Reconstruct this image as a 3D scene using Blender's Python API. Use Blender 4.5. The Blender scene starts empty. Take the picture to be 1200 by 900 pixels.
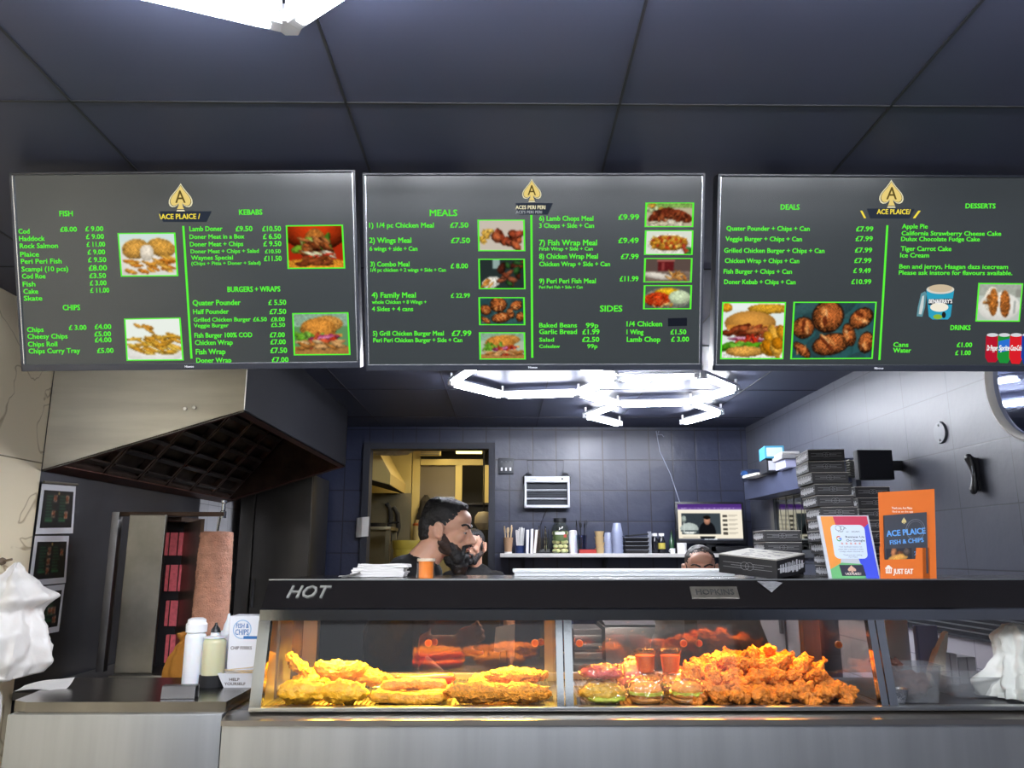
import bpy, bmesh, math, random
from math import pi, sin, cos, tan, radians as R, atan2, sqrt
from mathutils import Vector as V, Matrix as M, noise as NZ
import numpy as np

SC = bpy.context.scene
COL = SC.collection

# ------------------------------------------------------------------ camera
F = 920.0                       # focal length in pixels of a 1200 x 900 frame
CAM = V((0, 0, 1.48))
YAW, PITCH = R(0.62), R(12.15)
FWD = V((sin(YAW) * cos(PITCH), cos(YAW) * cos(PITCH), sin(PITCH)))
RGT = V((cos(YAW), -sin(YAW), 0))
UPV = RGT.cross(FWD)
cd = bpy.data.cameras.new('camera'); cam = bpy.data.objects.new('camera', cd); COL.objects.link(cam)
cd.sensor_width = 36; cd.lens = 36 * F / 1200; cd.clip_start = .05; cd.clip_end = 60
cam.matrix_world = M(((RGT.x, UPV.x, -FWD.x, CAM.x), (RGT.y, UPV.y, -FWD.y, CAM.y), (RGT.z, UPV.z, -FWD.z, CAM.z), (0, 0, 0, 1)))
SC.camera = cam

# ------------------------------------------------------------------ exposure, world, light
SC.view_settings.view_transform = 'Standard'
SC.view_settings.look = 'None'
SC.view_settings.gamma = 1
SC.view_settings.use_curve_mapping = False
SC.view_settings.exposure = 0.0
LED_STRENGTH = 135.0
HEAT_POWER = 10.0                # warm lamps in the hot cabinets (W each)
KITCHEN_POWER = 19.0
WORLD = 1.25
w = bpy.data.worlds.new('world'); SC.world = w; w.use_nodes = True
w.node_tree.nodes['Background'].inputs[0].default_value = (.86, .92, 1, 1)
w.node_tree.nodes['Background'].inputs[1].default_value = WORLD

def area(name, loc, size, power, col, rot=(0, 0, 0), sy=None, spread=0):
    l = bpy.data.lights.new(name, 'AREA'); l.energy = power; l.color = col; l.size = size
    if sy: l.shape = 'RECTANGLE'; l.size_y = sy
    if spread: l.spread = R(spread)
    o = bpy.data.objects.new(name, l); COL.objects.link(o); o.location = loc; o.rotation_euler = rot
    return o

# ------------------------------------------------------------------ pixel -> place
def ray(px, py): return FWD + RGT * ((px - 600) / F) + UPV * ((450 - py) / F)
def atY(px, py, Y): r = ray(px, py); return CAM + r * ((Y - CAM.y) / r.y)
def atZ(px, py, Z): r = ray(px, py); return CAM + r * ((Z - CAM.z) / r.z)
def atX(px, py, X): r = ray(px, py); return CAM + r * ((X - CAM.x) / r.x)
def on_plane(px, py, p0, n): r = ray(px, py); return CAM + r * ((p0 - CAM).dot(n) / r.dot(n))

# ------------------------------------------------------------------ materials
def lin(c):
    if isinstance(c, str): c = [int(c[i:i + 2], 16) for i in (0, 2, 4)]
    f = lambda u: u / 12.92 if u <= .04045 else ((u + .055) / 1.055) ** 2.4
    return tuple(f(u / 255) for u in c) + (1,)
MC = {}
def mat(name, c, rough=.5, metal=0, spec=None, var=0, vs=8, bump=0, bs=40, stretch=None, emit=0, trans=0, alpha=1, coat=0, sheen=0, sss=0, ior=None, attr=False):
    if name in MC: return MC[name]
    m = bpy.data.materials.new(name); m.use_nodes = True; MC[name] = m
    nt = m.node_tree; b = nt.nodes['Principled BSDF']; L = nt.links.new
    b.inputs['Base Color'].default_value = lin(c)
    b.inputs['Roughness'].default_value = rough; b.inputs['Metallic'].default_value = metal
    if spec is not None: b.inputs['Specular IOR Level'].default_value = spec
    if trans: b.inputs['Transmission Weight'].default_value = trans
    if ior: b.inputs['IOR'].default_value = ior
    if coat: b.inputs['Coat Weight'].default_value = coat; b.inputs['Coat Roughness'].default_value = .12
    if sheen: b.inputs['Sheen Weight'].default_value = sheen
    if sss: b.inputs['Subsurface Weight'].default_value = sss; b.inputs['Subsurface Radius'].default_value = (.012, .004, .002)
    if alpha < 1: b.inputs['Alpha'].default_value = alpha
    if emit: b.inputs['Emission Color'].default_value = lin(c); b.inputs['Emission Strength'].default_value = emit
    def coords(sc):
        tc = nt.nodes.new('ShaderNodeTexCoord'); mp = nt.nodes.new('ShaderNodeMapping')
        L(tc.outputs['Object'], mp.inputs[0])
        if sc: mp.inputs['Scale'].default_value = sc
        return mp.outputs[0]
    if var:
        n = nt.nodes.new('ShaderNodeTexNoise'); n.inputs['Scale'].default_value = vs; n.inputs['Detail'].default_value = 6
        L(coords(stretch), n.inputs['Vector'])
        mx = nt.nodes.new('ShaderNodeMix'); mx.data_type = 'RGBA'; mx.blend_type = 'MULTIPLY'; mx.inputs[0].default_value = 1
        rp = nt.nodes.new('ShaderNodeMapRange'); rp.inputs[1].default_value = .3; rp.inputs[2].default_value = .7
        rp.inputs[3].default_value = 1 - var; rp.inputs[4].default_value = 1 + var
        L(n.outputs[0], rp.inputs[0]); L(rp.outputs[0], mx.inputs[7]); mx.inputs[6].default_value = lin(c)
        L(mx.outputs[2], b.inputs['Base Color'])
    if attr:
        a = nt.nodes.new('ShaderNodeVertexColor'); a.layer_name = 'Col'; L(a.outputs[0], b.inputs['Base Color'])
        if emit: L(a.outputs[0], b.inputs['Emission Color'])
    if bump:
        n = nt.nodes.new('ShaderNodeTexNoise'); n.inputs['Scale'].default_value = bs; n.inputs['Detail'].default_value = 5
        L(coords(stretch), n.inputs['Vector'])
        bp = nt.nodes.new('ShaderNodeBump'); bp.inputs['Strength'].default_value = bump; bp.inputs['Distance'].default_value = .01
        L(n.outputs[0], bp.inputs['Height']); L(bp.outputs[0], b.inputs['Normal'])
    return m

def tile_mat(name, c, grout, axes, bw, rh, off=(0, 0), mortar=.012, rough=.35, bump=.15, var=.12, bs=9):
    """square grid tiles on a wall: axes picks which object coordinates run along and up the wall"""
    if name in MC: return MC[name]
    m = mat(name, c, rough); nt = m.node_tree; L = nt.links.new; b = nt.nodes['Principled BSDF']
    tc = nt.nodes.new('ShaderNodeTexCoord'); sp = nt.nodes.new('ShaderNodeSeparateXYZ'); L(tc.outputs['Object'], sp.inputs[0])
    cb = nt.nodes.new('ShaderNodeCombineXYZ')
    for i, a in enumerate(axes):
        ad = nt.nodes.new('ShaderNodeMath'); ad.operation = 'ADD'; ad.inputs[1].default_value = off[i]
        L(sp.outputs[a], ad.inputs[0]); L(ad.outputs[0], cb.inputs[i])
    br = nt.nodes.new('ShaderNodeTexBrick'); L(cb.outputs[0], br.inputs['Vector'])
    br.offset = 0; br.squash = 1
    br.inputs['Scale'].default_value = 1; br.inputs['Mortar Size'].default_value = mortar * rh; br.inputs['Mortar Smooth'].default_value = .3
    br.inputs['Brick Width'].default_value = bw; br.inputs['Row Height'].default_value = rh
    cc = lin(c); d = tuple(x * (1 - var) for x in cc[:3]) + (1,)
    br.inputs['Color1'].default_value = cc; br.inputs['Color2'].default_value = d; br.inputs['Mortar'].default_value = lin(grout)
    L(br.outputs['Color'], b.inputs['Base Color'])
    n = nt.nodes.new('ShaderNodeTexNoise'); n.inputs['Scale'].default_value = bs; n.inputs['Detail'].default_value = 4; L(tc.outputs['Object'], n.inputs['Vector'])
    mx = nt.nodes.new('ShaderNodeMath'); mx.operation = 'MULTIPLY_ADD'; mx.inputs[1].default_value = -.6
    L(br.outputs['Fac'], mx.inputs[0]); L(n.outputs[0], mx.inputs[2])
    bp = nt.nodes.new('ShaderNodeBump'); bp.inputs['Strength'].default_value = bump; bp.inputs['Distance'].default_value = .02
    L(mx.outputs[0], bp.inputs['Height']); L(bp.outputs[0], b.inputs['Normal'])
    return m

def glass_mat(name, tint='ffffff', refl=.12, rough=.03):
    if name in MC: return MC[name]
    m = bpy.data.materials.new(name); m.use_nodes = True; MC[name] = m; nt = m.node_tree; nt.nodes.clear(); L = nt.links.new
    o = nt.nodes.new('ShaderNodeOutputMaterial'); mx = nt.nodes.new('ShaderNodeMixShader')
    t = nt.nodes.new('ShaderNodeBsdfTransparent'); t.inputs[0].default_value = lin(tint)
    g = nt.nodes.new('ShaderNodeBsdfGlossy'); g.inputs['Roughness'].default_value = rough
    lw = nt.nodes.new('ShaderNodeFresnel'); ge = nt.nodes.new('ShaderNodeNewGeometry'); io = nt.nodes.new('ShaderNodeMapRange'); io.inputs[3].default_value = 1.45; io.inputs[4].default_value = 1 / 1.45; L(ge.outputs['Backfacing'], io.inputs[0]); L(io.outputs[0], lw.inputs['IOR'])
    mu = nt.nodes.new('ShaderNodeMath'); mu.operation = 'MULTIPLY_ADD'; mu.inputs[1].default_value = 1; mu.inputs[2].default_value = refl - .04; mu.use_clamp = True
    L(lw.outputs[0], mu.inputs[0]); L(mu.outputs[0], mx.inputs[0]); L(t.outputs[0], mx.inputs[1]); L(g.outputs[0], mx.inputs[2]); L(mx.outputs[0], o.inputs[0])
    return m

def emit_mat(name, c, s, attr=False):
    if name in MC: return MC[name]
    m = bpy.data.materials.new(name); m.use_nodes = True; MC[name] = m; nt = m.node_tree; nt.nodes.clear(); L = nt.links.new
    o = nt.nodes.new('ShaderNodeOutputMaterial'); e = nt.nodes.new('ShaderNodeEmission')
    e.inputs[0].default_value = lin(c); e.inputs[1].default_value = s
    if attr:
        a = nt.nodes.new('ShaderNodeVertexColor'); a.layer_name = 'Col'; L(a.outputs[0], e.inputs[0])
    L(e.outputs[0], o.inputs[0]); return m

STEEL = mat('brushed_steel', 'a9abab', .34, 1, var=.12, vs=3, bump=.05, bs=60, stretch=(1, 1, 12))
STEELH = mat('brushed_steel_horizontal', 'b4b6b6', .3, 1, var=.10, vs=3, bump=.04, bs=60, stretch=(.6, 12, 12))
STEELD = mat('dull_steel', '77777a', .42, 1, var=.25, vs=4)
CHROME = mat('polished_steel', 'c9cccd', .09, 1, bump=.03, bs=7)
GREASY = mat('greasy_dark_steel', '4a3c34', .45, .8, var=.4, vs=9)
BLACK = mat('black_plastic', '15161a', .38)
BLACKM = mat('black_matte', '121318', .75)
WHITE = mat('white_plastic', 'e4e4e6', .4)
PAPER = mat('white_paper', 'e2e1e0', .85)
GLASS = glass_mat('display_glass', 'ffffff', .03)
GLASSR = glass_mat('rear_sliding_glass', 'efe6dc', .08)

# ------------------------------------------------------------------ mesh builder
class MB:
    def __init__(s): s.bm = bmesh.new()
    def _new(s, verts, mtx):
        for v in verts: v.co = mtx @ v.co
    def box(s, c, size, rot=None, bev=0, seg=2):
        r = bmesh.ops.create_cube(s.bm, size=1); vs = r['verts']
        for v in vs: v.co = V((v.co.x * size[0], v.co.y * size[1], v.co.z * size[2]))
        if bev:
            es = list({e for v in vs for e in v.link_edges})
            g = bmesh.ops.bevel(s.bm, geom=es, offset=min(bev, min(size) * .45), segments=seg, affect='EDGES', profile=.6)
            vs = list({v for f in g['faces'] for v in f.verts} | {v for v in vs if v.is_valid})
        m = M.Translation(V(c))
        if rot is not None: m = m @ (rot.to_4x4() if isinstance(rot, M) else M.Rotation(rot[2], 4, 'Z') @ M.Rotation(rot[1], 4, 'Y') @ M.Rotation(rot[0], 4, 'X'))
        s._new(vs, m); return s
    def bb(s, lo, hi, bev=0): 
        lo, hi = V(lo), V(hi); return s.box((lo + hi) / 2, [abs(x) for x in (hi - lo)], bev=bev)
    def ring(s, pts): return [s.bm.verts.new(p) for p in pts]
    def skin(s, rings, cap=True, close=True):
        for a, b in zip(rings, rings[1:]):
            n = len(a)
            for i in range(n if close else n - 1):
                try: s.bm.faces.new((a[i], a[(i + 1) % n], b[(i + 1) % n], b[i]))
                except ValueError: pass
        if cap:
            for r_ in (rings[0][::-1], rings[-1]):
                try: s.bm.faces.new(r_)
                except ValueError: pass
        return s
    def cyl(s, p0, p1, r0, r1=None, seg=16, cap=True):
        p0, p1 = V(p0), V(p1); r1 = r0 if r1 is None else r1
        q = (p1 - p0).to_track_quat('Z', 'Y').to_matrix()
        R_ = [s.ring([p + q @ V((r * cos(2 * pi * i / seg), r * sin(2 * pi * i / seg), 0)) for i in range(seg)]) for p, r in ((p0, r0), (p1, r1))]
        return s.skin(R_, cap)
    def lathe(s, c, prof, seg=20, cap=True, sq=1):
        c = V(c); R_ = [s.ring([c + V((r * cos(2 * pi * i / seg), sq * r * sin(2 * pi * i / seg), z)) for i in range(seg)]) for r, z in prof]
        return s.skin(R_, cap)
    def tube(s, pts, r, seg=8, cap=True):
        pts = [V(p) for p in pts]; rr = r if isinstance(r, (list, tuple)) else [r] * len(pts); rings = []; up = V((0, 0, 1))
        for i, p in enumerate(pts):
            d = (pts[min(i + 1, len(pts) - 1)] - pts[max(i - 1, 0)]).normalized()
            a = d.cross(up) if abs(d.dot(up)) < .95 else d.cross(V((1, 0, 0))); a.normalize(); b = d.cross(a)
            rings.append(s.ring([p + (a * cos(2 * pi * k / seg) + b * sin(2 * pi * k / seg)) * rr[i] for k in range(seg)]))
        return s.skin(rings, cap)
    def poly(s, pts):
        s.bm.faces.new(s.ring([V(p) for p in pts])); return s
    def prism(s, pts, d):
        d = V(d); a = s.ring([V(p) for p in pts]); b = s.ring([V(p) + d for p in pts]); return s.skin([a, b])
    def ell(s, c, r, rot=None, sub=3):
        g = bmesh.ops.create_icosphere(s.bm, subdivisions=sub, radius=1)
        q = rot if rot is not None else M.Identity(3)
        for v in g['verts']: v.co = V(c) + q @ V((v.co.x * r[0], v.co.y * r[1], v.co.z * r[2]))
        return s
    def cap(s, p0, p1, r0, r1, n=5):
        """chain of spheres: a tapered capsule"""
        p0, p1 = V(p0), V(p1)
        for i in range(n):
            t = i / (n - 1); s.ell(p0.lerp(p1, t), [r0 + (r1 - r0) * t] * 3, sub=2)
        return s.cyl(p0, p1, r0, r1, 20)
    def grid(s, nx, ny, fn, close=False):
        g = [[s.bm.verts.new(fn(i / nx, j / ny)) for i in range(nx + 1)] for j in range(ny + 1)]
        for j in range(ny):
            for i in range(nx): s.bm.faces.new((g[j][i], g[j][i + 1], g[j + 1][i + 1], g[j + 1][i]))
        return s
    def rough(s, amp, sc, seed=0, amp2=0, sc2=90):
        s.bm.normal_update(); o = V((seed * 7.3, seed * 3.1, seed))
        ds = [(v, v.normal * (amp * NZ.fractal(v.co * sc + o, .8, 2.1, 4) + (amp2 * NZ.noise(v.co * sc2 + o) if amp2 else 0))) for v in s.bm.verts]
        for v, d in ds: v.co += d
        return s
    def text(s, body, size, mtx, width=None, ext=.0004, off=0, align='LEFT', shear=0):
        me = text_mesh(body, ext / max(size, 1e-6), 0, shear)
        xs = [v.co.x for v in me.vertices] or [0]; x0, x1 = min(xs), max(xs)
        sx = size if not width else width / max(x1 - x0, 1e-5)
        ax = {'LEFT': x0, 'CENTER': (x0 + x1) / 2, 'RIGHT': x1}[align]
        t = mtx @ M.Diagonal((sx, size, size, 1)) @ M.Translation((-ax, 0, 0))
        for i_, (dx, dy) in enumerate(((-1, -.6), (1, -.6), (-1, .6), (1, .6)) if off else ((0, 0),)):          # strokes thickened by slightly shifted copies
            n0 = len(s.bm.verts); s.bm.from_mesh(me); s.bm.verts.ensure_lookup_table(); d = V((dx * off * size / sx * .8, dy * off * .8, i_ * .00007 / size))
            for v in s.bm.verts[n0:]: v.co = t @ (v.co + d)
        bpy.data.meshes.remove(me); return s
    def build(s, name, m, parent=None, smooth=False, sharp=35, loc=None):
        me = bpy.data.meshes.new(name); bmesh.ops.recalc_face_normals(s.bm, faces=s.bm.faces[:])
        o = bpy.data.objects.new(name, me)
        off = None
        if parent is not None: o.parent = parent; off = wloc(parent)
        elif loc is not None: o.location = loc; off = V(loc)
        if off is not None: bmesh.ops.translate(s.bm, verts=s.bm.verts[:], vec=-off)
        s.bm.to_mesh(me); s.bm.free(); COL.objects.link(o)
        if m is not None:
            for q in (m if isinstance(m, (list, tuple)) else [m]): me.materials.append(q)
        if smooth:
            me.polygons.foreach_set('use_smooth', [True] * len(me.polygons))
            try: me.set_sharp_from_angle(angle=R(sharp))
            except Exception: pass
        return o
def wloc(o):
    p = V(o.location)
    while o.parent: o = o.parent; p += V(o.location)
    return p

def text_mesh(body, ext, off, shear):
    cu = bpy.data.curves.new('t', 'FONT'); cu.body = body; cu.size = 1; cu.extrude = ext; cu.offset = off; cu.shear = shear; cu.resolution_u = 2
    o = bpy.data.objects.new('t', cu); COL.objects.link(o)
    dg = bpy.context.evaluated_depsgraph_get(); me = bpy.data.meshes.new_from_object(o.evaluated_get(dg))
    bpy.data.objects.remove(o); bpy.data.curves.remove(cu); return me

def remesh(mb, voxel, smooth_it=4, decimate=0):
    """fuse overlapping lumps of a builder into one continuous surface; returns a new builder"""
    me = bpy.data.meshes.new('r'); mb.bm.to_mesh(me); mb.bm.free(); o = bpy.data.objects.new('r', me); COL.objects.link(o)
    a = o.modifiers.new('a', 'REMESH'); a.mode = 'VOXEL'; a.voxel_size = voxel
    if smooth_it: b = o.modifiers.new('b', 'SMOOTH'); b.factor = .5; b.iterations = smooth_it
    if decimate: c = o.modifiers.new('c', 'DECIMATE'); c.ratio = decimate
    dg = bpy.context.evaluated_depsgraph_get(); m2 = bpy.data.meshes.new_from_object(o.evaluated_get(dg))
    n = MB(); n.bm.from_mesh(m2); bpy.data.objects.remove(o); bpy.data.meshes.remove(me); bpy.data.meshes.remove(m2); return n

def empty(name, label, cat, loc, group=None):
    o = bpy.data.objects.new(name, None); COL.objects.link(o); o.location = loc; o.empty_display_size = .05
    return tag(o, label, cat, group)
def tag(o, label, cat, group=None, kind=None):
    o['label'] = label; o['category'] = cat
    if group: o['group'] = group
    if kind: o['kind'] = kind
    return o
def struct(o, label=None):
    o['kind'] = 'structure'
    if label: o['label'] = label
    return o
def kids(o): return [c for c in bpy.data.objects if c.parent == o]
def dup(root, loc, rotz=None, label=None, group=None):
    def cp(o, par):
        c = o.copy(); COL.objects.link(c)
        if par is not None: c.parent = par
        for k in KID.get(o.name) or kids(o): cp(k, c)
        return c
    KID = {}
    r = cp(root, None); r.location = loc
    if rotz is not None: r.rotation_euler = (0, 0, rotz)
    if label: r['label'] = label
    if group: r['group'] = group
    return r
ORD = ['topmost', 'second from the top', 'third from the top', 'fourth from the top', 'fifth from the top', 'sixth from the top', 'seventh from the top', 'eighth from the top', 'ninth from the top', 'tenth from the top', 'eleventh from the top', 'twelfth from the top']

# ------------------------------------------------------------------ small painted pictures (vertex colours on a fine flat mesh)
class Paint:
    def __init__(s, w, h, bg, seed=1):
        s.w, s.h = w, h; s.rng = np.random.default_rng(seed)
        s.a = np.ones((h, w, 3)) * np.array(rgb(bg)); s.y, s.x = np.mgrid[0:h, 0:w]; s.x = (s.x + .5) / w; s.y = (s.y + .5) / h
    def ell(s, cx, cy, rx, ry, ang, c, shade=.35, nz=.15):
        asp = s.w / s.h
        dx, dy = (s.x - cx) * asp, (s.y - cy); ca, sa = cos(ang), sin(ang)
        u = (dx * ca + dy * sa) / (rx * asp); v = (-dx * sa + dy * ca) / ry; d = u * u + v * v; k = d < 1
        n = 1 - shade * d - shade * .5 * (v) + s.rng.normal(0, nz, d.shape)
        s.a[k] = (np.array(rgb(c)) * np.clip(n, 0, 1.6)[..., None])[k]; return s
    def rect(s, x0, y0, x1, y1, c, nz=0):
        k = (s.x >= x0) & (s.x < x1) & (s.y >= y0) & (s.y < y1)
        s.a[k] = (np.array(rgb(c)) * (1 + s.rng.normal(0, nz, k.shape))[..., None])[k]; return s
    def many(s, n, x0, x1, y0, y1, rx, ry, cols, ang=None, shade=.4, nz=.12):
        for i in range(n):
            s.ell(s.rng.uniform(x0, x1), s.rng.uniform(y0, y1), rx * s.rng.uniform(.7, 1.2), ry * s.rng.uniform(.7, 1.2), s.rng.uniform(-1.6, 1.6) if ang is None else ang + s.rng.uniform(-.4, .4), cols[i % len(cols)], shade, nz)
        return s
    def mesh(s, name, m, corner, parent, off=None):
        """corner(u, v) -> place; v runs downwards"""
        bm = MB(); g = [[bm.bm.verts.new(corner(i / s.w, j / s.h)) for i in range(s.w + 1)] for j in range(s.h + 1)]
        for j in range(s.h):
            for i in range(s.w): bm.bm.faces.new((g[j][i], g[j + 1][i], g[j + 1][i + 1], g[j][i + 1]))
        me = bpy.data.meshes.new(name); o = bpy.data.objects.new(name, me)
        if parent is not None: o.parent = parent; bmesh.ops.translate(bm.bm, verts=bm.bm.verts[:], vec=-wloc(parent))
        bm.bm.to_mesh(me); bm.bm.free(); COL.objects.link(o); me.materials.append(m)
        at = me.color_attributes.new('Col', 'FLOAT_COLOR', 'CORNER')
        q = np.pad(s.a, ((1, 1), (1, 1), (0, 0)), mode='edge'); s.a = .3 * s.a + .7 * sum(q[i:i + s.h, k:k + s.w] for i in range(3) for k in range(3)) / 9
        c = np.clip(s.a, 0, 1); c = np.where(c <= .04045, c / 12.92, ((c + .055) / 1.055) ** 2.4).reshape(-1, 3)
        c = np.concatenate([c, np.ones((len(c), 1))], 1); at.data.foreach_set('color', np.repeat(c, 4, axis=0).astype(np.float32).ravel())
        return o
def rgb(c): return [int(c[i:i + 2], 16) / 255 for i in (0, 2, 4)]
# ================================================================== THE SETTING
H = 1.48
XL, XR, YB, ZC = -2.0, 2.03, 6.5, 2.51       # side walls, back wall, ceiling
FRONT = -2.2
CEIL = mat('ceiling_panel_paint', '393d4e', .5, spec=.28, var=.06, vs=2)
SEAM = mat('ceiling_seam', '15171d', .6)
TILEB = tile_mat('back_wall_tile', '2c3146', '181b28', (0, 2), .194, .252, (-.048 + .194 * 10, .033), .022, .36, .22, .08)
TILER = tile_mat('right_wall_tile', '3e414c', '1c1e26', (1, 2), .40, .263, (.1, -.095), .012, .42, .1, .05)
MARBLE = mat('marble_wall', 'ecdfc0', .3)
nt = MARBLE.node_tree; b = nt.nodes['Principled BSDF']; tc = nt.nodes.new('ShaderNodeTexCoord')
wv = nt.nodes.new('ShaderNodeTexNoise'); wv.inputs['Scale'].default_value = 2.2; wv.inputs['Detail'].default_value = 3; wv.inputs['Distortion'].default_value = 1.2
nt.links.new(tc.outputs['Object'], wv.inputs['Vector'])
rp = nt.nodes.new('ShaderNodeValToRGB'); e = rp.color_ramp.elements
e[0].position = .0; e[0].color = lin('ecdfc0'); e[1].position = 1; e[1].color = lin('e8d9b8')
for p, c in ((.485, 'ecdfc0'), (.5, 'b5a27e'), (.512, 'ecdfc0')):
    q = e.new(p); q.color = lin(c)
nt.links.new(wv.outputs[0], rp.inputs[0]); nt.links.new(rp.outputs[0], b.inputs['Base Color'])
FLOORM = tile_mat('floor_tile', '9c9c9e', '505050', (0, 1), .4, .4, rough=.4)
DARKMETAL = mat('dark_steel_cladding', '54555c', .38, .85, var=.18, vs=2.5)

struct(MB().bb((XL - .1, FRONT, -.1), (XR + .1, 9.6, 0)).build('floor', FLOORM))
# ceiling: panels with dark seams at 0.64 m
c = MB().bb((XL - .1, FRONT, ZC), (XR + .1, YB + .12, ZC + .1)); struct(c.build('ceiling', CEIL))
sm = MB()
for k in range(-2, 4): sm.bb((-.37 + .64 * k - .003, FRONT, ZC - .003), (-.37 + .64 * k + .003, YB, ZC + .02))
for y in (-1.6, -.5, .6, 1.66, 2.75, 3.85, 4.95, 6.0): sm.bb((XL, y - .003, ZC - .003), (XR, y + .003, ZC + .02))
struct(sm.build('trim_1', SEAM))
# left wall: cream marble in front, dark steel behind, white tile at the far end
YM = 3.42
struct(MB().bb((XL - .1, FRONT, 0), (XL, YM, ZC)).build('wall_left', MARBLE))
j = MB(); j.bb((XL - .002, FRONT, 1.858), (XL + .001, YM, 1.863)); j.bb((XL - .002, 2.2, 0), (XL + .001, 2.204, ZC))
struct(j.build('trim_2', mat('marble_joint', '8d7f62', .6)))
struct(MB().bb((XL - .1, YM, 0), (XL - .004, 5.25, ZC)).build('wall_left_steel', DARKMETAL))
struct(MB().bb((XL - .1, 5.25, 0), (XL, YB, ZC)).build('wall_left_tile', tile_mat('white_tile', 'b9b9bd', '77777a', (1, 2), .2, .2)))
# right wall
struct(MB().bb((XL - .1, FRONT - .1, 0), (XR + .1, FRONT, 1.95)).build('wall_front_added', mat('added_wall_dark', '2a2a2e', .6)))  # unseen front wall, added dark to keep haze off the glass, open above
struct(MB().bb((XR, FRONT, 0), (XR + .1, YB, ZC)).build('wall_right', TILER))
# back wall with the doorway
dl, dr, dt = atY(431, 600, YB).x, atY(573, 600, YB).x, atY(500, 526, YB).z
bw = MB(); bw.bb((XL - .1, YB, 0), (dl, YB + .12, ZC)); bw.bb((dr, YB, 0), (XR + .1, YB + .12, ZC)); bw.bb((dl, YB, dt), (dr, YB + .12, ZC))
struct(bw.build('wall_back', TILEB))
FR = mat('door_frame_paint', '1e212c', .6)
t = MB(); fw = .05
t.bb((dl - fw, YB - .025, 0), (dl + .004, YB + .13, dt)); t.bb((dr - .004, YB - .025, 0), (dr + fw, YB + .13, dt)); t.bb((dl - fw, YB - .025, dt - .002), (dr + fw, YB + .13, dt + fw))
struct(t.build('trim_3', FR))
# kitchen room behind the doorway
CREAM = mat('kitchen_wall', 'b9a46a', .55, var=.05)
KC = mat('kitchen_ceiling', '9c9070', .6)
KL, KR, KB = -1.55, 1.2, 9.3
struct(MB().bb((KL - .1, YB + .12, 0), (KL, KB, 2.7)).build('wall_kitchen_left', CREAM))
struct(MB().bb((KR, YB + .12, 0), (KR + .1, KB, 2.7)).build('wall_kitchen_right', CREAM))
struct(MB().bb((KL - .1, YB + .12, 2.7), (KR + .1, KB + .1, 2.8)).build('ceiling_kitchen', KC))
# kitchen far wall: cream framed partition with a dark opening on the right
def kx(px): return atY(px, 600, 8.3).x
def kz(py): return atY(500, py, 8.3).z
part_y = 8.3
kw = MB()
for px0, px1, z0, z1 in ((482, 491, 0, 2.7), (533, 541, 0, kz(545)), (491.5, 565.5, kz(545), kz(538)), (566, 590, 0, kz(545)), (404, 481, 0, 2.7) ):
    kw.bb((kx(px0), part_y, z0), (kx(px1), part_y + .06, z1), .003)
kw.bb((kx(575), part_y + .01, 0), (KR, part_y + .05, 2.7))
struct(kw.build('wall_kitchen_partition', mat('cream_gloss_paint', 'c9b673', .4)))
struct(MB().bb((kx(490), part_y + .03, 0), (kx(534), part_y + .045, kz(545))).build('door_1', mat('kitchen_door_panel', '6a6150', .5)))
struct(MB().bb((KL - .1, KB, 0), (KR + .1, KB + .1, 2.8)).build('wall_kitchen_back', mat('far_kitchen_wall', '5f5a4c', .6)))
area('kitchen_light', (-.4, 7.5, 2.66), .25, KITCHEN_POWER, (1, .82, .48), sy=1.2)

# ================================================================== HEXAGONAL TUBE LIGHTS
TUBE = emit_mat('led_tube', 'f3f6ff', LED_STRENGTH)
CLIP = mat('tube_connector', 'd9dce2', .3)
def hex_light(name, label, z, edges, group=None):
    """edges: list of ((x, y), (x, y)); tubes hang just below the ceiling and meet in connectors"""
    pts = []
    for a, b in edges:
        for p in (a, b):
            if not any((V(p) - V(q)).length < .05 for q in pts): pts.append(p)
    cx = sum(p[0] for p in pts) / len(pts); cy = sum(p[1] for p in pts) / len(pts)
    root = empty(name, label, 'ceiling light', (cx, cy, z), group)
    for a, b in edges:
        A, B = V((*a, z)), V((*b, z)); d = (B - A).normalized(); L = (B - A).length
        ang = atan2(d.y, d.x); c_ = (A + B) / 2
        m_ = MB().box(c_ + V((0, 0, -.004)), (L - .06, .026, .024), (0, 0, ang), .006); t_ = m_.build('light_tube', TUBE, root)
        m_ = MB().box(c_ + V((0, 0, .018)), (L - .03, .046, .02), (0, 0, ang), .003); m_.build('tube_holder_shade', CLIP, t_)  # holder made wide to shade the ceiling above its tube
    for p in pts:
        m_ = MB().cyl((p[0], p[1], z + .024), (p[0], p[1], z - .012), .024, seg=6)
        for a, b in edges:
            for u, v_ in ((a, b), (b, a)):
                if (V(u) - V(p)).length < .05:
                    d = (V(v_) - V(u)).normalized(); q = V((*p, z)) + V((d.x, d.y, 0)) * .03
                    m_.box(q, (.035, .029, .03), (0, 0, atan2(d.y, d.x)), .003)
        m_.box((p[0], p[1], (z + .02 + ZC - .002) / 2), (.012, .012, ZC - .002 - z - .02))
        m_.build('connector', CLIP, root)
    return root
ZL = ZC - .065
HS = .475
def hexc(c, off): return [(c[0] + HS * cos(R(off + 60 * k)), c[1] + HS * sin(R(off + 60 * k))) for k in range(6)]
def nb(c, a): return (c[0] + HS * sqrt(3) * cos(R(a)), c[1] + HS * sqrt(3) * sin(R(a)))
def hexedges(cells, off):
    ed = []
    for c, ks in cells:
        p = hexc(c, off)
        for k in ks:
            a, b = p[k], p[(k + 1) % 6]
            if not any(((V(a) - V(x)).length < .04 and (V(b) - V(y)).length < .04) or ((V(a) - V(y)).length < .04 and (V(b) - V(x)).length < .04) for x, y in ed): ed.append((a, b))
    return ed
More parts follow.
